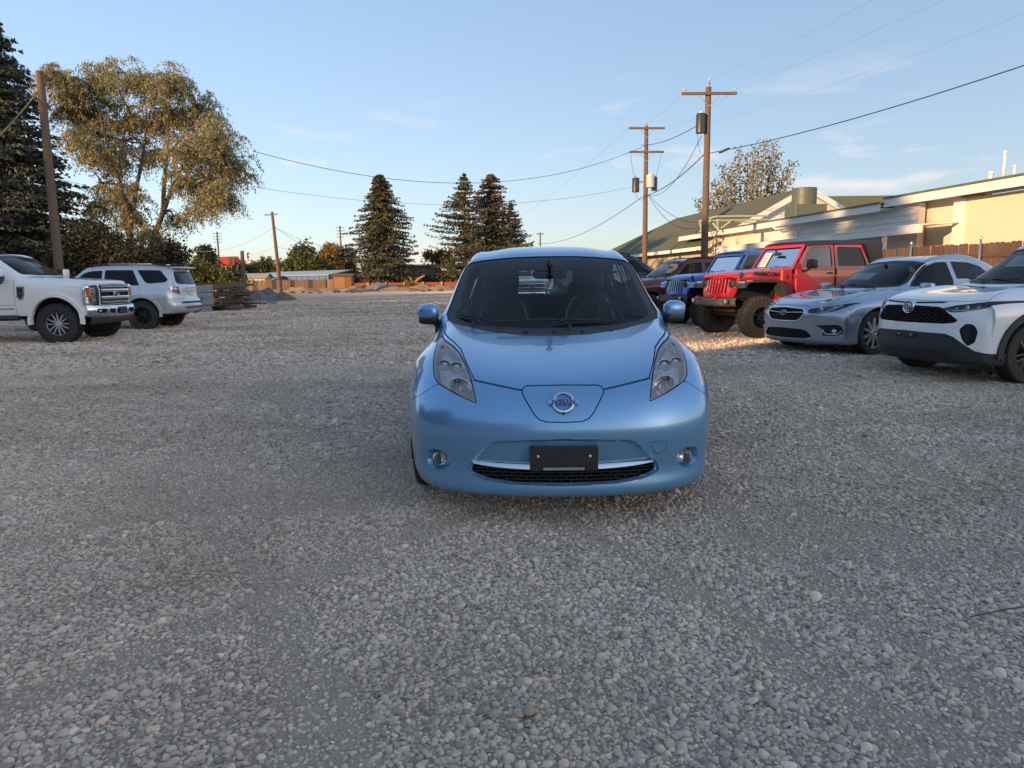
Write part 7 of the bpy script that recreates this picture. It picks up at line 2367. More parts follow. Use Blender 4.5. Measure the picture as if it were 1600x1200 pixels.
b = MB(); b.box((3.9, -.03, 1.05), (1.0, .08, 2.1)); b.obj('door', mat('dark door', (.04, .03, .03), .5), root)
b = MB(); ellipsoid_box(b, (-.2, -.18, 2.05), (.14, .1, .14), .8, 8, 12); b.obj('porch_lamp', mat('white globe', (.85, .85, .82), .3, emit=((1, .95, .85), .6)), root, True)
pts = [at(u, 108) for u in (548, 575, 603, 632, 661, 690, 720, 750)]
root = empty('brick_red_fence', pts[0]); tag(root, 'low brick red board fence with pale posts before the ranch house', 'fence')
M_REDF = mat('red stained boards', (.34, .085, .035), .8, var=.3, vscale=2, stretch=(1, 1, 6))
for k in range(len(pts) - 1):
    a, c_ = pts[k] - pts[0], pts[k + 1] - pts[0]
    for q in range(4):
        b = MB(); beam(b, a + Vector((0, 0, .22 + .27 * q)), c_ + Vector((0, 0, .22 + .27 * q)), .03, .25); b.obj('board', M_REDF, root)
    b = MB(); b.box(c_ + Vector((0, -.12, .6)), (.28, .2, 1.3)); b.obj('post', mat('pale post', (.45, .27, .15), .9), root)

# red-roofed restaurant and flag far left
c = at(353, 210)
root = empty('red_roof_restaurant', c, 0); tag(root, 'distant building with a steep bright red roof behind the bushes', 'building')
b = MB(); b.box((0, 3, 3.4), (6.4, 6, 6.8)); b.obj('wall', mat('far tan wall', (.4, .33, .25), .8), root)
b = MB(); b.add([(-3.4, -.5, 6.7), (3.4, -.5, 6.7), (2.8, 2.5, 9.4), (-2.2, 2.5, 9.4), (3.4, 6.5, 6.7), (-3.4, 6.5, 6.7), (2.8, 3.5, 9.4), (-2.2, 3.5, 9.4)], [(0, 1, 2, 3), (1, 4, 6, 2), (4, 5, 7, 6), (5, 0, 3, 7), (3, 2, 6, 7)]); b.obj('roof', mat('bright red roof', (.50, .045, .02), .6), root)
b = MB(); b.box((2.0, .6, 8.0), (1.9, .8, 2.6)); b.obj('dormer', mat('dark red dormer', (.13, .03, .02), .7), root)
c = at(389, 150)
root = empty('flag_pole', c); tag(root, 'tiny striped flag on a pole left of the beige shed', 'flag')
b = MB(); b.tube([(0, 0, 0), (0, 0, 8.0)], [.08, .05], 8); b.obj('pole', M_STEEL, root)
for k in range(7):
    b = MB(); b.box((.33 - .02 * k, -.05, 7.6 - .36 * k), (.5, .04, .36)); b.obj('flag_stripe', mat('flag red', (.5, .03, .04), .7) if k % 2 == 0 else mat('flag white', (.75, .74, .72), .7), root)
b = MB(); b.box((.12, -.075, 7.1), (.30, .03, 1.3)); b.obj('flag_canton', mat('flag blue', (.02, .04, .2), .7), root)


# ---- dirt banks and rubble at the far end of the lot
def mound(name, label, c, rx, ry, h, m, seed=0, cat='dirt mound', group=None, rough=.35, n=26):
    rng = np.random.RandomState(seed)
    ph = rng.uniform(0, 6.28, (6, 2)); fq = rng.uniform(1.5, 6, (6, 2)); am = rng.uniform(.05, .2, 6)
    b = MB(); rows = []
    for i in range(n + 1):
        row = []
        for k in range(n + 1):
            x, y = -1 + 2 * i / n, -1 + 2 * k / n
            r = math.hypot(x, y)
            z = max(0, 1 - r * r) ** 1.2
            z *= 1 + rough * sum(a * 2 * math.sin(f[0] * x * 2 + p[0]) * math.cos(f[1] * y * 2 + p[1]) for a, f, p in zip(am, fq, ph)) + rough * rng.uniform(-.12, .12)
            row.append(Vector((x * rx, y * ry, z * h - .03)))
        rows.append(row)
    b.grid(rows)
    o = b.obj(name, m, None, True); o.location = c
    tag(o, label, cat, group)
    return o


M_DIRT = mat('sandy dirt', (0.36, 0.25, 0.155), 0.95, var=.4, vscale=1.2, bump=.5, bscale=6)
M_GREYP = mat('grey gravel pile', (0.20, 0.19, 0.18), 0.95, var=.3, vscale=2, bump=.5, bscale=6)
for i, (u, d, rx, ry, h, m, lab) in enumerate(((435, 98, 3.0, 1.5, .55, M_GREYP, 'low grey rubble heap at the foot of the tan fence'), (470, 97, 3.6, 1.6, .75, M_DIRT, 'sandy heap before the middle of the tan fence'), (512, 98, 5, 2, .6, M_DIRT, 'long low sandy bank before the reddish shed'),
                                               (553, 97, 3.0, 2, .7, M_DIRT, 'sandy bank between shed and dark spruce'), (592, 100, 2.8, 2, 1.15, M_GREYP, 'pointed grey gravel heap before the dark spruce'), (622, 97, 3.5, 2, .65, M_DIRT, 'sandy bank right of the pointed grey heap'),
                                               (655, 99, 3, 1.6, .8, M_DIRT, 'rounded sandy bank before the red fence'), (690, 98, 3.4, 1.6, .75, M_DIRT, 'sandy bank next to the hatchback mirror'), (900, 90, 6, 2.5, 2.2, M_DIRT, 'big sunlit earth heap seen through the hatchback windows'))):
    mound('dirt_mound', lab, at(u, d), rx, ry, h, m, i + 2, 'dirt mound', 'dirt banks at the end of the lot')
rng = random.Random(4)
for i in range(26):
    u = rng.uniform(440, 690)
    c = at(u, rng.uniform(91, 96))
    b = MB(); s = rng.uniform(.15, .45)
    ellipsoid_box(b, (0, 0, s * .3), (s * rng.uniform(.8, 1.6), s, s * .5), .8, 5, 7)
    o = b.obj('rubble_block', M_DIRT if rng.random() < .6 else M_GREYP, None); o.location = c; o.rotation_euler = (0, 0, rng.uniform(0, 3))
    tag(o, 'small rubble lump lying along the sandy banks at the far end', 'rubble', 'rubble lumps along the banks')
for i, (u, v, ln, rz, lab) in enumerate(((468, 447, 3.4, .5, 'pale board tilted on the sandy heap'), (478, 449, 3.0, -.45, 'second pale board leaning across the sandy heap'), (500, 455, 4.5, .1, 'long pale board flat on the ground before the sandy bank'), (432, 462, 5.0, -.02, 'thin pale plank lying on the gravel right of the debris'))):
    c = ground_at(u, max(v, 455)); b = MB(); beam(b, (-ln / 2, 0, .06 if i > 1 else .25), (ln / 2, 0, .06 if i > 1 else .9), .25, .06)
    o = b.obj('scrap_board', mat('bleached board', (.48, .40, .31), .85), None); o.location = (c.x, c.y, 0); o.rotation_euler = (0, 0, rz); tag(o, lab, 'board', 'loose boards on the lot')


# ---- lumber stack, sheets, tarp left of centre
M_LUM = mat('weathered lumber', (0.22, 0.165, 0.12), 0.88, var=.5, vscale=2.5, stretch=(.6, 6, 6), objrand=.3, bump=.2, bscale=20)
c = ground_at(345, 480); c.z = 0
c = at(340, 35)
root = empty('lumber_stack', c, R(-4)); tag(root, 'tall stack of weathered lumber behind the silver wagon', 'lumber stack')
rng = random.Random(11)
z = .08
lay = 0
while z < 1.28:
    th = rng.choice((.045, .045, .09, .13))
    ln = 3.3 - .30 * abs(lay % 5 - 2) + rng.uniform(-.3, .3)
    for q in range(4):
        if rng.random() < .12: continue
        b = MB(); b.box((0, 0, 0), (ln * rng.uniform(.85, 1.08), .26, th * .92), None, .004)
        o = b.obj('plank', M_LUM, root); o.location = (rng.uniform(-.35, .35) - .05, (q - 1.5) * .30, z + th / 2); o.rotation_euler = (rng.uniform(-.02, .02), rng.uniform(-.012, .012), rng.uniform(-.05, .05))
    z += th
    if lay % 3 == 2:
        for x in (-1.0, .9):
            b = MB(); b.box((x, 0, z + .035), (.09, 1.3, .065)); b.obj('spacer', M_LUM, root)
        z += .075
    lay += 1
c = at(319, 33.0)
root = empty('metal_sheet_stack', c, R(5)); tag(root, 'stack of pale grey metal panels standing before the lumber stack', 'panel stack')
M_PAN = mat('pale blue grey panel', (.36, .40, .43), .5, .2, var=.2, vscale=3)
for k in range(4):
    b = MB(); b.box((0, -.05 * k, .17 + .3 * k), (.62 + .03 * (k % 2), .55, .27), None, .02); o = b.obj('panel', M_PAN, root); o.rotation_euler = (0, 0, .05 * (k % 2))
    b = MB(); b.box((0, -.05 * k - .283, .17 + .3 * k), (.5, .02, .03)); b.obj('panel_lip', M_PAN, root)


def crumpled(name, label, c, rx, ry, h, m, seed, cat, amp=.35, n=22):
    rng = np.random.RandomState(seed)
    G = rng.uniform(-1, 1, (n + 1, n + 1))
    for _ in range(2):
        G = (G + np.roll(G, 1, 0) + np.roll(G, 1, 1) + np.roll(G, -1, 0)) / 2.2
    b = MB(); rows = []
    for i in range(n + 1):
        row = []
        for k in range(n + 1):
            x, y = -1 + 2 * i / n, -1 + 2 * k / n
            e = max(0, 1 - max(abs(x), abs(y)) ** 3)
            row.append(Vector((x * rx * (1 + .1 * G[k, i]), y * ry * (1 + .1 * G[i, k - 1]), max(.01, e * h * (.7 + amp * G[i, k]) + .02 * G[k, i] + .02))))
        rows.append(row)
    b.grid(rows)
    o = b.obj(name, m, None, True, 28); o.location = c; tag(o, label, cat)
    return o


crumpled('tarp', 'crumpled purple blue tarp on the ground behind the silver wagon', ground_at(322, 484), .75, .5, .55, mat('purple blue tarp', (.05, .045, .20), .45), 3, 'tarp', .6)
crumpled('grey_tarp', 'grey tarp thrown over rubble right of the lumber stack', at(388, 46), 1.5, 1.1, .95, mat('faded grey tarp', (.20, .19, .20), .6, var=.3, vscale=2), 5, 'tarp', .22)
crumpled('debris_heap', 'heap of grey brown debris between lumber stack and tan fence', at(408, 54), 2.2, 1.4, .75, M_GREYP, 6, 'debris', .3)
for i, (u, v, l_, w_, h_, rz, lab) in enumerate(((350, 482, 1.9, .35, .12, .2, 'beam lying in front of the lumber stack'), (365, 476, 1.5, .5, .16, -.5, 'broken board stack right of the lumber'), (372, 473, 1.2, .4, .10, .7, 'short tilted board beside the debris'), (358, 486, 1.4, .22, .14, -.15, 'grey beam end nearest the open lot'), (385, 470, 1.3, .45, .14, .4, 'pale slab leaning at the foot of the debris'))):
    c = ground_at(u, v); b = MB(); b.box((0, 0, h_), (l_, w_, h_), Matrix.Rotation(.12 * (i % 3 - 1), 3, 'Y'), .01)
    o = b.obj('scrap_board', M_LUM if i != 4 else mat('bleached board'), None); o.location = (c.x, c.y, 0.02); o.rotation_euler = (0, 0, rz); tag(o, lab, 'board', 'loose boards on the lot')
for i in range(22):
    c = at(rng.uniform(368, 425), rng.uniform(42, 56)); s = rng.uniform(.10, .3)
    b = MB(); b.box((0, 0, s * .8), (s * 2.5, s * 1.2, s * .7), Matrix.Rotation(rng.uniform(-.6, .6), 3, 'X'), .02)
    o = b.obj('rubble_block', mat('concrete lump', (.34, .33, .32), .9, var=.2), None); o.location = c; o.rotation_euler = (0, 0, rng.uniform(0, 3)); tag(o, 'pale concrete chunk in the debris beyond the lumber stack', 'rubble', 'concrete chunks in the debris')
c = ground_at(300, 488)
root = empty('flat_trailer', (c.x, c.y + .6, 0), R(3)); tag(root, 'low black flatbed trailer edge beside the silver wagon bumper', 'trailer')
b = MB(); b.box((0, 0, .22), (2.6, 1.4, .1), None, .01); b.obj('deck', M_UNDER, root)
for s in (-1, 1):
    b = MB(); b.tube([(.3, s * .75, .2), (.3, s * .9, .2)], .2, 16); b.obj('wheel', M_RUBBER, root)

# ---- unseen blocks added behind the camera to cast the shade on the lot
def block(name, label, c, size, rz, m, rm):
    root = empty(name, c, rz); tag(root, label, 'building')
    b = MB(); b.box((0, 0, size[2] / 2), size); w_ = b.obj('wall', m, root)
    b = MB(); b.box((0, 0, size[2] + .1), (size[0] + .5, size[1] + .5, .22)); b.obj('roof', rm, root)
    for s in range(int(size[2] // 3.2)):
        for k in range(int(size[0] // 3)):
            b = MB(); b.box((-size[0] / 2 + 1.5 + 3 * k, size[1] / 2 + .02, 1.7 + 3.2 * s), (1.3, .08, 1.4)); b.obj('window', M_WINDOW, root)
    return root


sd = Vector((-SUN_V.x, -SUN_V.y, 0)).normalized()       # shadow direction on the ground
sn = Vector((-sd.y, sd.x, 0))
rzb = math.atan2(sn.y, sn.x) + math.pi
M_SHADEBLK = mat('grey shade block wall', (.34, .32, .30), .8, var=.1)
n0, n1 = -24.0, 7.2
c = sd * -32 + sn * ((n0 + n1) / 2)
block('shade_block', 'tall grey block behind the camera, added to shade the lot', c, (n1 - n0, 8, 9.3), rzb, M_SHADEBLK, M_GREENMET)  # invented blocker that keeps the near cars in shade
c = sd * -32 + sn * 9.3
block('shade_wing', 'lower grey block behind the camera, added to shape the edge of the shade', c, (4.0, 8, 6.5), rzb, M_SHADEBLK, M_GREENMET)  # added lower, so its shade ends before the red pickup
# ------------------------------------------------------------------ trees
M_BARK = mat('grey brown bark', (0.14, 0.10, 0.07), 0.95, var=.5, vscale=6, stretch=(4, 4, .6), bump=.4, bscale=30)
M_NEEDLE = mat('blue green spruce needles', (0.075, 0.085, 0.065), 0.8, island=.45, trans=.12)
M_NEEDLE2 = mat('olive spruce needles', (0.095, 0.09, 0.045), 0.8, island=.45, trans=.12)
M_NEEDLE3 = mat('brown dying needles', (0.13, 0.078, 0.045), 0.85, island=.4, trans=.15)
M_ELM = mat('dull elm leaves', (0.30, 0.27, 0.135), 0.75, island=.45, trans=.3)
M_ELMD = mat('dark shrub leaves', (0.055, 0.055, 0.028), 0.8, island=.45, trans=.2)
M_YELLOW = mat('yellow autumn leaves', (0.24, 0.155, 0.025), 0.75, island=.4, trans=.35)
M_GREENL = mat('green broad leaves', (0.10, 0.115, 0.03), 0.75, island=.4, trans=.3)
M_POPLAR = mat('sparse poplar leaves', (0.24, 0.20, 0.08), 0.75, island=.45, trans=.35)


def leaf_mesh(name, C, size, m, parent, rng, droop=0.0, aspect=.5, up=None):
    """one small diamond leaf for each row of C"""
    C = np.asarray(C, float)
    n = len(C)
    a = rng.normal(size=(n, 3)); a[:, 2] -= droop
    if up is not None: a = a * .6 + up
    a /= np.linalg.norm(a, axis=1)[:, None] + 1e-9
    t = rng.normal(size=(n, 3))
    b = np.cross(a, t); b /= np.linalg.norm(b, axis=1)[:, None] + 1e-9
    s = (size * rng.uniform(.6, 1.4, n))[:, None]
    V = np.stack([C - a * s * .5, C + b * s * aspect * .5, C + a * s * .5, C - b * s * aspect * .5], 1).reshape(-1, 3)
    me = bpy.data.meshes.new(name)
    me.vertices.add(4 * n); me.vertices.foreach_set('co', V.ravel().astype(np.float32))
    me.loops.add(4 * n); me.loops.foreach_set('vertex_index', np.arange(4 * n, dtype=np.int32))
    me.polygons.add(n); me.polygons.foreach_set('loop_start', np.arange(0, 4 * n, 4, dtype=np.int32)); me.polygons.foreach_set('loop_total', np.full(n, 4, np.int32))
    me.update(); me.validate()
    me.materials.append(m)
    o = bpy.data.objects.new(name, me); COL.objects.link(o); o.parent = parent
    return o


def make_spruce(H, Rm, seed, m, whorls=44, per=9, gap=0.0, spray=9, leaf=.26, low=.04, power=.85, top_m=None, droop=.35, wob=.25, fine=4, lobe=1.0):
    rng = np.random.RandomState(seed)
    root = empty('spruce_tree')
    b = MB(); b.tube([(0, 0, 0), (.05, 0, H * .5), (0, 0, H * .98)], [H * .018, H * .011, .02], 9); b.obj('trunk', M_BARK, root, True)
    C, Ct, D, Dt = [], [], [], []
    br = MB()
    for i in range(whorls):
        f = low + (1 - low) * (i + rng.uniform(-.3, .3)) / whorls
        z = f * H
        Lm = Rm * (1 - f) ** power + .12
        if f < .12: Lm *= .75 + f * 2
        for k in range(per):
            if rng.rand() < gap: continue
            a = rng.uniform(0, 2 * math.pi)
            L_ = Lm * rng.uniform(1 - wob, 1 + wob * .6) * (1 + lobe * (.22 * math.sin(2 * a + 9 * f + seed) + .14 * math.sin(5 * a - 14 * f)))
            ns = max(3, int(spray * (L_ / Rm) + 2))
            d = np.array([math.cos(a), math.sin(a), 0])
            side = np.array([-d[1], d[0], 0])
            rise = rng.uniform(.0, .25)
            P = []
            for q in range(ns + 1):
                t = q / ns
                zz = z + L_ * (rise * t - (droop + rise) * t * t + .22 * t ** 4)
                P.append(d * L_ * t + np.array([0, 0, zz]))
            if q and L_ > .6 and rng.rand() < .5:
                br.tube([P[0], P[ns // 2], P[-1]], [.03 * H / 13, .02 * H / 13, .006], 4, False)
            for q in range(1, ns + 1):
                t = q / ns
                w = L_ * .26 * (1.15 - t * .75)
                for e in range(fine):
                    s = rng.uniform(-1, 1)
                    c = P[q] + side * w * s + d * rng.uniform(-.12, .06) * L_ / ns * 3 + np.array([0, 0, -abs(s) * w * .25 - rng.uniform(0, .10) * H / 13])
                    dirv = d * .8 + side * s * .9 + np.array([0, 0, -.35 + rng.uniform(-.3, .2)])
                    if top_m is not None and f > .55: Ct.append(c); Dt.append(dirv)
                    else: C.append(c); D.append(dirv)
    br.obj('branches', M_BARK, root)['kind'] = 'stuff'
    cr = leaf_mesh('crown', C, leaf * H / 13, m, root, rng, 0, .42, np.array(D))
    if top_m is not None and Ct:
        leaf_mesh('brown_crown_top', Ct, leaf * H / 13, top_m, root, rng, 0, .42, np.array(Dt))
    return root


def put_tree(o, p, label, cat='tree', group=None, rz=0.0, s=1.0, sz=None):
    o.location = p
    o.rotation_euler = (0, 0, rz)
    o.scale = (s, s, sz or s)
    tag(o, label, cat, group)
    return o


near_spruce = make_spruce(15.8, 5.9, 5, M_NEEDLE, 70, 16, .0, 16, .20, .03, .66, fine=9, lobe=.3)
put_tree(near_spruce, at(0, 37), 'huge dark spruce filling the left edge behind the pickup', 'tree', 'spruce trees')
sp2 = make_spruce(18.5, 5.9, 9, M_NEEDLE2, 62, 13, .06, 12, .36, .03, .55, wob=.35)
put_tree(sp2, at(601, 116), 'dense dark spruce standing alone left of the hatchback', 'tree', 'spruce trees')
sp3 = make_spruce(18.8, 7.6, 21, M_NEEDLE2, 46, 10, .15, 14, .36, .04, .8, droop=.15, wob=.45)
put_tree(sp3, at(728, 118), 'open-branched spruce, left one of the cluster behind the hatchback', 'tree', 'spruce trees')
sp4 = make_spruce(19.3, 7.0, 33, M_NEEDLE2, 50, 11, .10, 13, .36, .04, .62, M_NEEDLE3, droop=.25, wob=.45)
put_tree(sp4, at(770, 122), 'spruce with a brown dying top behind the hatchback roof', 'tree', 'spruce trees')
sp5 = dup(sp3); put_tree(sp5, at(800, 128), 'dark narrow spruce at the right side of the brown-topped one', 'tree', 'spruce trees', 2.0, .72, .78)
sp6 = dup(sp2); put_tree(sp6, at(-60, 45), 'dark spruce behind the huge one, beyond the left edge', 'tree', 'spruce trees', 1.0, .8)


def blob_points(blobs, n_clusters, per, spread, rng, shell=.55):
    """leaf positions in clusters through ellipsoid blobs: (centre, radii, weight)"""
    C, K = [], []
    for c, r, w in blobs:
        m = max(2, int(n_clusters * w))
        d = rng.normal(size=(m, 3)); d /= np.linalg.norm(d, axis=1)[:, None]
        rad = (shell + (1 - shell) * rng.rand(m)) ** .8
        rad[rng.rand(m) < .3] *= rng.rand()
        k = np.array(c) + d * rad[:, None] * np.array(r)
        K.append(k)
        for q in k:
            p = rng.normal(size=(int(per * rng.uniform(.5, 1.5)), 3)) * spread * rng.uniform(.6, 1.3)
            C.append(q + p)
    return np.concatenate(C), np.concatenate(K)


def make_elm():
    rng = np.random.RandomState(17)
    d0 = 36.0
    foot = at(222, d0)
    root = empty('elm_tree', foot)
    tag(root, 'big spreading elm with thin golden brown foliage right of the huge spruce', 'tree', 'broadleaf trees')
    def loc(u, v, dd=0.0):
        return pix(u, v, d0 + dd) - foot
    sp = [(110, 135, 32, 1.0), (160, 125, 36, 1.0), (215, 130, 36, .9), (265, 128, 32, .9), (150, 185, 40, 1.1), (205, 190, 42, 1.0), (265, 180, 40, 1.0), (310, 175, 34, 1.0), (335, 215, 36, 1.1), (355, 260, 34, 1.1), (330, 290, 32, 1.0), (295, 235, 36, .9), (240, 240, 34, .6), (185, 250, 36, .8), (150, 235, 30, .7), (175, 305, 28, .5), (205, 340, 30, .5), (150, 320, 24, .35), (310, 325, 20, .4), (225, 365, 26, .5), (255, 395, 22, .5), (105, 170, 26, .6), (195, 295, 26, .35), (275, 340, 20, .3), (290, 280, 26, .6), (345, 305, 24, .8), (85, 120, 18, .5), (128, 210, 24, .6)]
    blobs = []
    for u, v, r, w in sp:
        rr = r / F_PX * d0
        blobs.append((loc(u, v, rng.uniform(-2.2, 2.6)), (rr * 1.15, rr * 1.5, rr), w))
    _, K = blob_points(blobs, 52, 1, .25, rng, .1)
    # drooping leafy strands hung from each cluster
    C = []
    for q in K:
        for _s in range(6):
            a = rng.uniform(0, 6.283); L_ = rng.uniform(.5, 1.35)
            t = rng.rand(22) ** .8
            d = np.array([math.cos(a), math.sin(a), 0])
            p = q + d * (L_ * .75 * t)[:, None] + np.array([0, 0, 1.0]) * (.25 * L_ * t - L_ * .95 * t * t)[:, None]
            C.append(p + rng.normal(size=p.shape) * .055)
    C = np.concatenate(C)
    leaf_mesh('crown', C, .115, M_ELM, root, rng, 1.4, .42)
    # trunks and limbs
    b = MB()
    base = [loc(198, 420), loc(236, 420)]
    limbs = [([(200, 425), (204, 370), (200, 325), (182, 270), (165, 215), (150, 150)], .30), ([(203, 360), (212, 300), (222, 250), (230, 190), (225, 130)], .2), ([(234, 425), (240, 370), (256, 330), (268, 295), (290, 250), (320, 220)], .30), ([(255, 335), (256, 290), (262, 240), (262, 180), (268, 130)], .2), ([(268, 295), (300, 290), (335, 290)], .14), ([(190, 290), (160, 285), (140, 260)], .12), ([(182, 270), (190, 220), (205, 180)], .13), ([(165, 215), (130, 180), (108, 150)], .10), ([(290, 250), (330, 250), (355, 262)], .10), ([(262, 240), (300, 200), (315, 175)], .10)]
    for pts, r in limbs:
        P = [loc(u, v, (i - 1) * rng.uniform(-.35, .35)) for i, (u, v) in enumerate(pts)]
        P2 = [Vector(q) for q in P]
        b.tube(P2, [r * .62 * (1 - .85 * i / (len(P2) - 1)) for i in range(len(P2))], 8)
    b.obj('trunk', M_BARK, root, True, 60)
    tw = MB()
    starts = [loc(u, v) for pts, r in limbs for (u, v) in pts[1:]]
    for q in K[::2]:
        q = Vector(q)
        s = min(starts, key=lambda p: (p - q).length)
        mid = s.lerp(q, .55) + Vector((0, 0, .25))
        tw.tube([s, mid, q, q + Vector((rng.uniform(-.2, .2), rng.uniform(-.2, .2), -.5))], [.035, .02, .010, .004], 4, False)
    t = tw.obj('twigs', M_BARK, root); t['kind'] = 'stuff'
    return root


elm = make_elm()


def make_round(name, label, blobs_uv, d0, leaf, m, seed, per=40, clusters=26, spread=.5, foot_u=None, trunk=None, shell=.5, group='broadleaf trees', cat='tree'):
    rng = np.random.RandomState(seed)
    fu = foot_u or blobs_uv[0][0]
    foot = at(fu, d0)
    root = empty(name, foot); tag(root, label, cat, group)
    k = d0 / F_PX
    blobs = [(pix(u, v, d0 + rng.uniform(-1, 1) * r * k * .6) - foot, (r * k * 1.1, r * k * 1.1, r * k), w) for u, v, r, w in blobs_uv]
    C, K = blob_points(blobs, clusters, per, spread, rng, shell)
    C[:, 2] = np.maximum(C[:, 2], .05)
    leaf_mesh('crown', C, leaf, m, root, rng, .3, .6)
    b = MB()
    top = max(blobs, key=lambda q: q[0][2])[0]
    tr = trunk or .02 * top[2] + .04
    b.tube([(0, 0, 0), (0, 0, top[2] * .4), top], [tr, tr * .7, tr * .2], 7)
    for c, r, w in blobs[:8]:
        b.tube([(0, 0, top[2] * .35), Vector(c) * .6 + Vector((0, 0, top[2] * .12)), c], [tr * .5, tr * .3, tr * .08], 5, False)
    b.obj('trunk', M_BARK, root, True)
    return root


make_round('round_tree', 'rounded yellow green tree above the blue metal building', [(478, 410, 22, 1), (465, 420, 18, 1), (492, 420, 20, 1), (475, 398, 14, .7), (505, 425, 15, .8)], 150, .75, M_GREENL, 3, 45, 30, .7)
make_round('round_tree', 'golden autumn tree with a forked pale trunk left of the dark spruce', [(515, 400, 11, 1), (520, 412, 12, 1), (508, 405, 9, .8), (517, 392, 7, .6)], 160, .7, M_YELLOW, 4, 45, 26, .6)
make_round('round_tree', 'olive round tree just left of the dark spruce', [(537, 405, 12, 1), (540, 418, 13, 1), (531, 412, 11, 1), (545, 400, 8, .7)], 165, .7, M_GREENL, 5, 45, 26, .6)
make_round('round_tree', 'dark green tree left of the red roof', [(322, 405, 12, 1), (315, 415, 14, 1), (330, 418, 12, 1), (322, 395, 8, .8)], 120, .55, M_ELMD, 6, 45, 26, .5)
make_round('round_bush', 'dark bush below the red roof', [(376, 425, 9, 1), (385, 426, 9, 1), (364, 428, 8, 1)], 125, .5, M_ELMD, 7, 45, 22, .5, cat='bush')
make_round('round_bush', 'loose olive bush beyond the lumber stack', [(315, 432, 17, 1), (342, 436, 15, 1), (298, 426, 17, 1), (365, 438, 13, 1)], 80, .4, M_GREENL, 8, 50, 34, .45, cat='bush')
make_round('round_tree', 'distant hazy tree line above the beige shed', [(400, 420, 10, 1), (415, 418, 12, 1), (432, 422, 10, 1), (447, 420, 9, 1), (388, 424, 8, .7)], 240, 1.0, M_GREENL, 9, 40, 24, .8)
make_round('round_tree', 'orange leaved small tree beside the spruce cluster', [(690, 402, 10, 1), (700, 408, 9, 1), (680, 404, 6, .5), (668, 400, 5, .4)], 124, .42, M_YELLOW, 10, 45, 24, .45)
make_round('round_bush', 'small yellow bush before the red fence', [(641, 446, 6, 1), (648, 449, 5, 1)], 105, .3, M_YELLOW, 12, 30, 12, .3, cat='bush')
make_round('round_bush', 'dark undergrowth at the foot of the elm', [(165, 390, 26, 1), (205, 406, 20, .8), (130, 392, 28, 1.2), (235, 412, 15, .6), (185, 418, 22, 1), (110, 405, 28, 1), (150, 365, 16, .4)], 33, .16, M_ELMD, 13, 60, 46, .28, cat='bush')
make_round('round_bush', 'drooping leafy branchlet right of the elm foot', [(262, 385, 14, .8), (280, 398, 12, .7), (255, 405, 14, .8)], 34, .15, M_ELMD, 14, 45, 22, .25, cat='bush')
make_round('round_bush', 'bare shrubby tree before the end wall of the cream building', [(1115, 378, 10, .5), (1120, 368, 9, .4), (1112, 388, 9, .6)], 42, .12, M_POPLAR, 15, 12, 16, .25, cat='bush')
make_round('round_bush', 'yellowing bush left of the brown-topped spruce foot', [(810, 400, 12, 1), (822, 392, 8, .8)], 112, .4, M_GREENL, 16, 40, 20, .4, cat='bush')
make_round('round_tree', 'pale shrub peeking beside the green roof', [(992, 392, 8, 1), (998, 398, 8, 1)], 100, .4, M_YELLOW, 18, 25, 14, .4)
# stubby pruned tree by the ranch house
c = at(648, 110)
root = empty('pruned_tree', c); tag(root, 'bare pruned tree stump with one bent limb before the ranch house', 'tree')
b = MB(); b.tube([(0, 0, 0), (.05, 0, 1.1), (.6, 0, 1.7), (1.3, 0, 2.05), (1.6, 0, 2.2)], [.3, .24, .2, .17, .16], 9); b.tube([(-.5, .1, 0), (-.45, .1, 1.2), (-.7, .1, 2.0)], [.2, .16, .1], 8); b.obj('trunk', mat('pale tan bark', (.36, .22, .13), .9, var=.3, vscale=4), root, True)  # bark paler and warmer than on the other trees


def make_poplar():
    rng = np.random.RandomState(23)
    d0 = 64.0
    foot = at(1165, d0)
    root = empty('poplar_tree', foot); tag(root, 'airy autumn poplar with upright branches rising behind the green roof', 'tree', 'broadleaf trees')
    b = MB(); C = []
    tops = [(1092, 318), (1105, 300), (1118, 285), (1130, 262), (1145, 255), (1155, 238), (1168, 245), (1180, 230), (1195, 222), (1208, 226), (1216, 240), (1226, 262), (1238, 255), (1188, 250), (1140, 275), (1205, 262), (1172, 270), (1218, 285), (1128, 300)]
    for u, v in tops:
        t = pix(u, v, d0 + rng.uniform(-3, 3)) - foot
        s = Vector((t.x * .25, t.y * .25, 3.0))
        m = s.lerp(t, .5) + Vector((t.x * .12, 0, .2))
        P = [s, m, t]
        b.tube(P, [.09, .05, .012], 5, False)
        for k in range(430):
            f = rng.uniform(.25, 1.02)
            q = s.lerp(m, f * 2) if f < .5 else m.lerp(t, f * 2 - 1)
            if rng.rand() < .35 and f < .6: continue
            C.append(np.array(q) + rng.normal(size=3) * np.array([.42, .42, .38]) * (1.1 - .5 * f))
    b.tube([(0, 0, 0), (0, 0, 4)], [.3, .2], 8)
    b.obj('trunk', M_BARK, root, True)
    leaf_mesh('crown', C, .21, M_POPLAR, root, rng, .3, .7)
    return root


poplar = make_poplar()
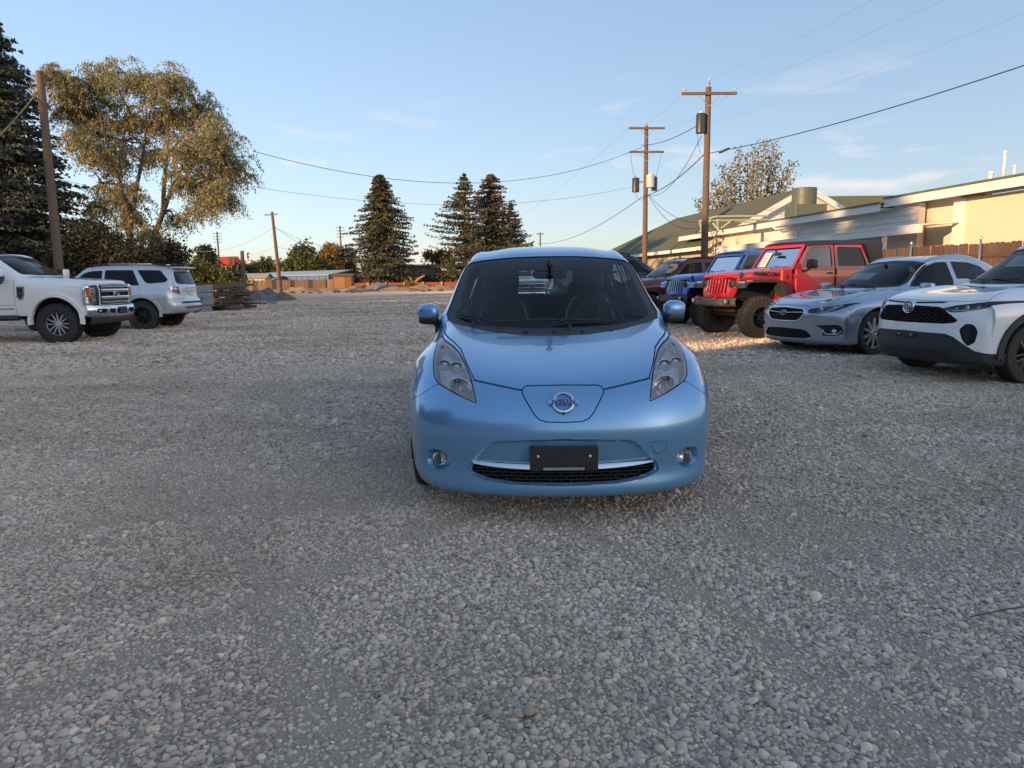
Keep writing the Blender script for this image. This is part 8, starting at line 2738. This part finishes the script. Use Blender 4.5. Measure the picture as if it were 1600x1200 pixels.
# unseen spruce row added on the left to lay shade over the lot
k = 0
for n_ in list(np.arange(13.5, 31, 4.2)) + list(np.arange(49, 79, 4.6)):
    p = sd * -36 + sn * float(n_)
    o = dup(near_spruce)
    put_tree(o, (p.x, p.y, 0), 'dark spruce out of frame, in the row added to shade the lot', 'tree', 'unseen spruces added to shade the lot', k * 1.3, 1.18 if k < 2 else 1.0, 1.2 if k < 2 else .92 + .06 * (k % 3))  # first two made taller so their shade reaches the siding wall
    k += 1
for n_ in (34.6, 39.2, 44.0):  # lower ones added to stop sunlight passing under the elm crown
    p = sd * -36 + sn * n_
    put_tree(dup(near_spruce), (p.x, p.y, 0), 'lower spruce out of frame, added to close a lit gap in the row', 'tree', 'unseen spruces added to shade the lot', n_, .85, .74)
# ------------------------------------------------------------------ loose gravel near the camera
def stone_mesh(seed, flat):
    rng = np.random.RandomState(seed)
    bm = bmesh.new()
    bmesh.ops.create_icosphere(bm, subdivisions=2, radius=1.0)
    ph = rng.uniform(0, 6.28, (4, 3)); fq = rng.uniform(.8, 2.0, (4, 3))
    pl = rng.normal(size=(4, 3)); pl /= np.linalg.norm(pl, axis=1)[:, None]
    st = np.array([1.0, rng.uniform(.65, .9), rng.uniform(.45, .65) * flat])
    for v in bm.verts:
        p = np.array(v.co)
        n = sum(math.sin(p @ f + q[0]) * .07 for f, q in zip(fq, ph))
        p = p * (1 + n)
        for q in pl:
            d = p @ q
            if d > .78: p = p - q * (d - .78) * .8
        v.co = p * st
    me = bpy.data.meshes.new('stone')
    bm.to_mesh(me); bm.free()
    me.shade_smooth()
    return me


def stone_material():
    m = bpy.data.materials.new('river gravel stone')
    m.use_nodes = True
    nt = m.node_tree; N = nt.nodes; L = nt.links.new
    b = N['Principled BSDF']; b.inputs['Roughness'].default_value = .9; b.inputs['Specular IOR Level'].default_value = .25
    oi = N.new('ShaderNodeObjectInfo')
    cr = N.new('ShaderNodeValToRGB')
    e = cr.color_ramp.elements
    e[0].position = 0; e[0].color = (.36, .30, .24, 1)
    e[1].position = 1; e[1].color = (.90, .76, .62, 1)
    for pos, c in ((.3, (.58, .485, .395)), (.55, (.72, .60, .48)), (.75, (.63, .54, .46)), (.9, (.78, .64, .49))):
        x = e.new(pos); x.color = (*c, 1)
    L(oi.outputs['Random'], cr.inputs[0])
    tc = N.new('ShaderNodeTexCoord'); nz = N.new('ShaderNodeTexNoise'); nz.inputs['Scale'].default_value = 3.0; nz.inputs['Detail'].default_value = 5
    L(tc.outputs['Object'], nz.inputs['Vector'])
    mr = N.new('ShaderNodeMapRange'); mr.inputs['To Min'].default_value = .75; mr.inputs['To Max'].default_value = 1.25
    L(nz.outputs[0], mr.inputs[0])
    mx = N.new('ShaderNodeMixRGB'); mx.blend_type = 'MULTIPLY'; mx.inputs[0].default_value = 1
    L(cr.outputs[0], mx.inputs[1]); L(mr.outputs[0], mx.inputs[2])
    # damp, dirt-stained patches across the lot
    n3 = N.new('ShaderNodeTexNoise'); n3.inputs['Scale'].default_value = .42; n3.inputs['Detail'].default_value = 6; n3.inputs['Roughness'].default_value = .6
    mp = N.new('ShaderNodeMapping'); mp.inputs['Scale'].default_value = (.6, 1.1, 0); mp.inputs['Rotation'].default_value = (0, 0, .35); mp.inputs['Location'].default_value = (2.3, .6, 0)
    L(oi.outputs['Location'], mp.inputs[0]); L(mp.outputs[0], n3.inputs['Vector'])
    m3 = N.new('ShaderNodeMapRange'); m3.inputs['From Min'].default_value = .46; m3.inputs['From Max'].default_value = .66; m3.inputs['To Max'].default_value = .55
    L(n3.outputs[0], m3.inputs[0])
    st = N.new('ShaderNodeMixRGB'); st.blend_type = 'MULTIPLY'; st.inputs[2].default_value = (.50, .45, .38, 1)
    L(m3.outputs[0], st.inputs[0]); L(mx.outputs[0], st.inputs[1])
    b.inputs['Diffuse Roughness'].default_value = 1.0
    L(st.outputs[0], b.inputs['Base Color'])
    return m


M_STONE = stone_material()
stone_col = bpy.data.collections.new('stone_kinds')
for k in range(7):
    me = stone_mesh(k + 1, 1.0 if k % 2 else .8)
    me.materials.append(M_STONE)
    o = bpy.data.objects.new('stone', me)
    stone_col.objects.link(o)


def vnoise(x, y, seed, cell):
    rng = np.random.RandomState(seed)
    T = rng.rand(64, 64)
    fx, fy = x / cell, y / cell
    ix, iy = np.floor(fx).astype(int), np.floor(fy).astype(int)
    tx, ty = fx - ix, fy - iy
    tx, ty = tx * tx * (3 - 2 * tx), ty * ty * (3 - 2 * ty)
    g = lambda a, b: T[a % 64, b % 64]
    return (g(ix, iy) * (1 - tx) + g(ix + 1, iy) * tx) * (1 - ty) + (g(ix, iy + 1) * (1 - tx) + g(ix + 1, iy + 1) * tx) * ty


def gravel(name, label, y0, y1, pitch, size, seed, slope=.80, margin=.35):
    rng = np.random.RandomState(seed)
    ny = int((y1 - y0) / pitch)
    P = []
    for j in range(ny):
        y = y0 + j * pitch
        hw = slope * y + margin
        xs = np.arange(-hw, hw, pitch)
        P.append(np.stack([xs + (pitch / 2 if j % 2 else 0), np.full(len(xs), y)], 1))
    P = np.concatenate(P)
    P += rng.uniform(-.48, .48, P.shape) * pitch
    # thinner where the surface is worn down to packed dirt
    wv = .55 * vnoise(P[:, 0] * .7 + P[:, 1] * .35, P[:, 1], 3, 1.1) + .30 * vnoise(P[:, 0], P[:, 1], 8, .45) + .15 * vnoise(P[:, 0], P[:, 1], 12, .18)
    # tyre tracks: two sweeping pairs of worn-down bands
    for cx, cy, r_ in ((7.5, -3.5, 10.6), (7.5, -3.5, 12.1), (-9.0, -2.0, 9.3), (-9.0, -2.0, 10.8), (26.0, 6.0, 23.4), (26.0, 6.0, 24.9)):
        dd = np.abs(np.hypot(P[:, 0] - cx, P[:, 1] - cy) - r_)
        wv = np.maximum(wv, np.where(dd < .22, .50 + .16 * (1 - dd / .22) + .12 * (vnoise(P[:, 0], P[:, 1], 21, .3) - .5), 0))
    keep = rng.rand(len(P)) < np.clip((.80 - wv) / .22, .72, 1.0)
    P = P[keep]; wv = wv[keep]
    n = len(P)
    S = size * np.exp(rng.normal(0, .32, n)) * np.where(wv > .58, .72, 1.0) * np.where(rng.rand(n) < .01, 1.4, 1.0)
    z = S * rng.uniform(.02, .40, n)
    V = np.column_stack([P, z]).astype(np.float32)
    me = bpy.data.meshes.new(name)
    me.vertices.add(n); me.vertices.foreach_set('co', V.ravel())
    at_ = me.attributes.new('stone_size', 'FLOAT', 'POINT'); at_.data.foreach_set('value', S.astype(np.float32))
    me.update()
    o = bpy.data.objects.new(name, me); COL.objects.link(o)
    tag(o, label, 'gravel', kind='stuff')
    ng = bpy.data.node_groups.new('scatter_stones', 'GeometryNodeTree')
    ng.interface.new_socket('Geometry', in_out='INPUT', socket_type='NodeSocketGeometry')
    ng.interface.new_socket('Geometry', in_out='OUTPUT', socket_type='NodeSocketGeometry')
    N = ng.nodes; L = ng.links.new
    gi, go = N.new('NodeGroupInput'), N.new('NodeGroupOutput')
    ip = N.new('GeometryNodeInstanceOnPoints')
    ci = N.new('GeometryNodeCollectionInfo'); ci.inputs['Collection'].default_value = stone_col
    ci.inputs['Separate Children'].default_value = True; ci.inputs['Reset Children'].default_value = True
    rr = N.new('FunctionNodeRandomValue'); rr.data_type = 'FLOAT_VECTOR'
    rr.inputs['Min'].default_value = (-.5, -.5, 0); rr.inputs['Max'].default_value = (.5, .5, 6.283); rr.inputs['Seed'].default_value = seed
    na = N.new('GeometryNodeInputNamedAttribute'); na.data_type = 'FLOAT'; na.inputs['Name'].default_value = 'stone_size'
    L(gi.outputs[0], ip.inputs['Points']); L(ci.outputs[0], ip.inputs['Instance'])
    ip.inputs['Pick Instance'].default_value = True
    L(rr.outputs[0], ip.inputs['Rotation'])
    L(na.outputs[0], ip.inputs['Scale'])
    L(ip.outputs[0], go.inputs[0])
    md = o.modifiers.new('scatter', 'NODES'); md.node_group = ng
    return n


n1_ = gravel('gravel', 'loose grey river gravel covering the near part of the lot', 0.7, 5.2, .0150, .0089, 31, .80, 1.3)
n2_ = gravel('gravel_middle', 'loose grey gravel across the middle of the lot', 5.2, 11.0, .0225, .0130, 32)
n3_ = gravel('gravel_far', 'finer looking gravel in front of the parked cars', 11.0, 27.0, .052, .026, 33, .74)
n4_ = gravel('gravel_distant', 'thin gravel cover toward the far end of the lot', 27.0, 48.0, .095, .040, 34, .74)
print('stones', n1_, n2_, n3_, n4_)
# single bigger stones
for i, (u, v, s, lab) in enumerate(((826, 1119, .026, 'smooth oblong pebble standing proud near the bottom centre'), (811, 1121, .022, 'darker pebble lying against the oblong one'), (1250, 905, .03, 'dark flat stone right of centre below the hatchback'), (1325, 890, .028, 'flat grey stone in the dark patch at lower right'), (690, 1043, .018, 'pale little stone left of the bottom centre'))):
    c = ground_at(u, v)
    o = bpy.data.objects.new('pebble', stone_col.objects[i].data); COL.objects.link(o)
    o.location = (c.x, c.y, s * .75); o.scale = (s * 1.15, s * .85, s * (1.3 if i == 0 else .9)); o.rotation_euler = (.3, .2, 1.2 + i)
    tag(o, lab, 'stone', 'single larger stones')
c = ground_at(134, 709)
b = MB(); b.tube([(-.14, 0, 0), (.10, .01, .004), (.14, .015, .008)], [.008, .012, .016], 7); b.tube([(.12, .012, .006), (.16, .03, .006)], [.016, .012], 6)
o = b.obj('plastic_scrap', mat('white plastic', (.7, .72, .72), .5), None, True); o.location = (c.x, c.y, .022); o.scale = (.55,) * 3; o.rotation_euler = (0, 0, .1); tag(o, 'small white plastic strip lying on the gravel at left', 'litter')
p0, p1 = ground_at(1515, 975), ground_at(1625, 955)
b = MB(); b.tube([(0, 0, 0), (p1 - p0) * .5 + Vector((0, 0, .004)), (p1 - p0)], [.002, .003, .0035], 6)
o = b.obj('steel_rod', mat('rusty rod', (.08, .06, .055), .7), None, True); o.location = (p0.x, p0.y, .028); tag(o, 'thin dark rod lying on the gravel at the right edge', 'rod')
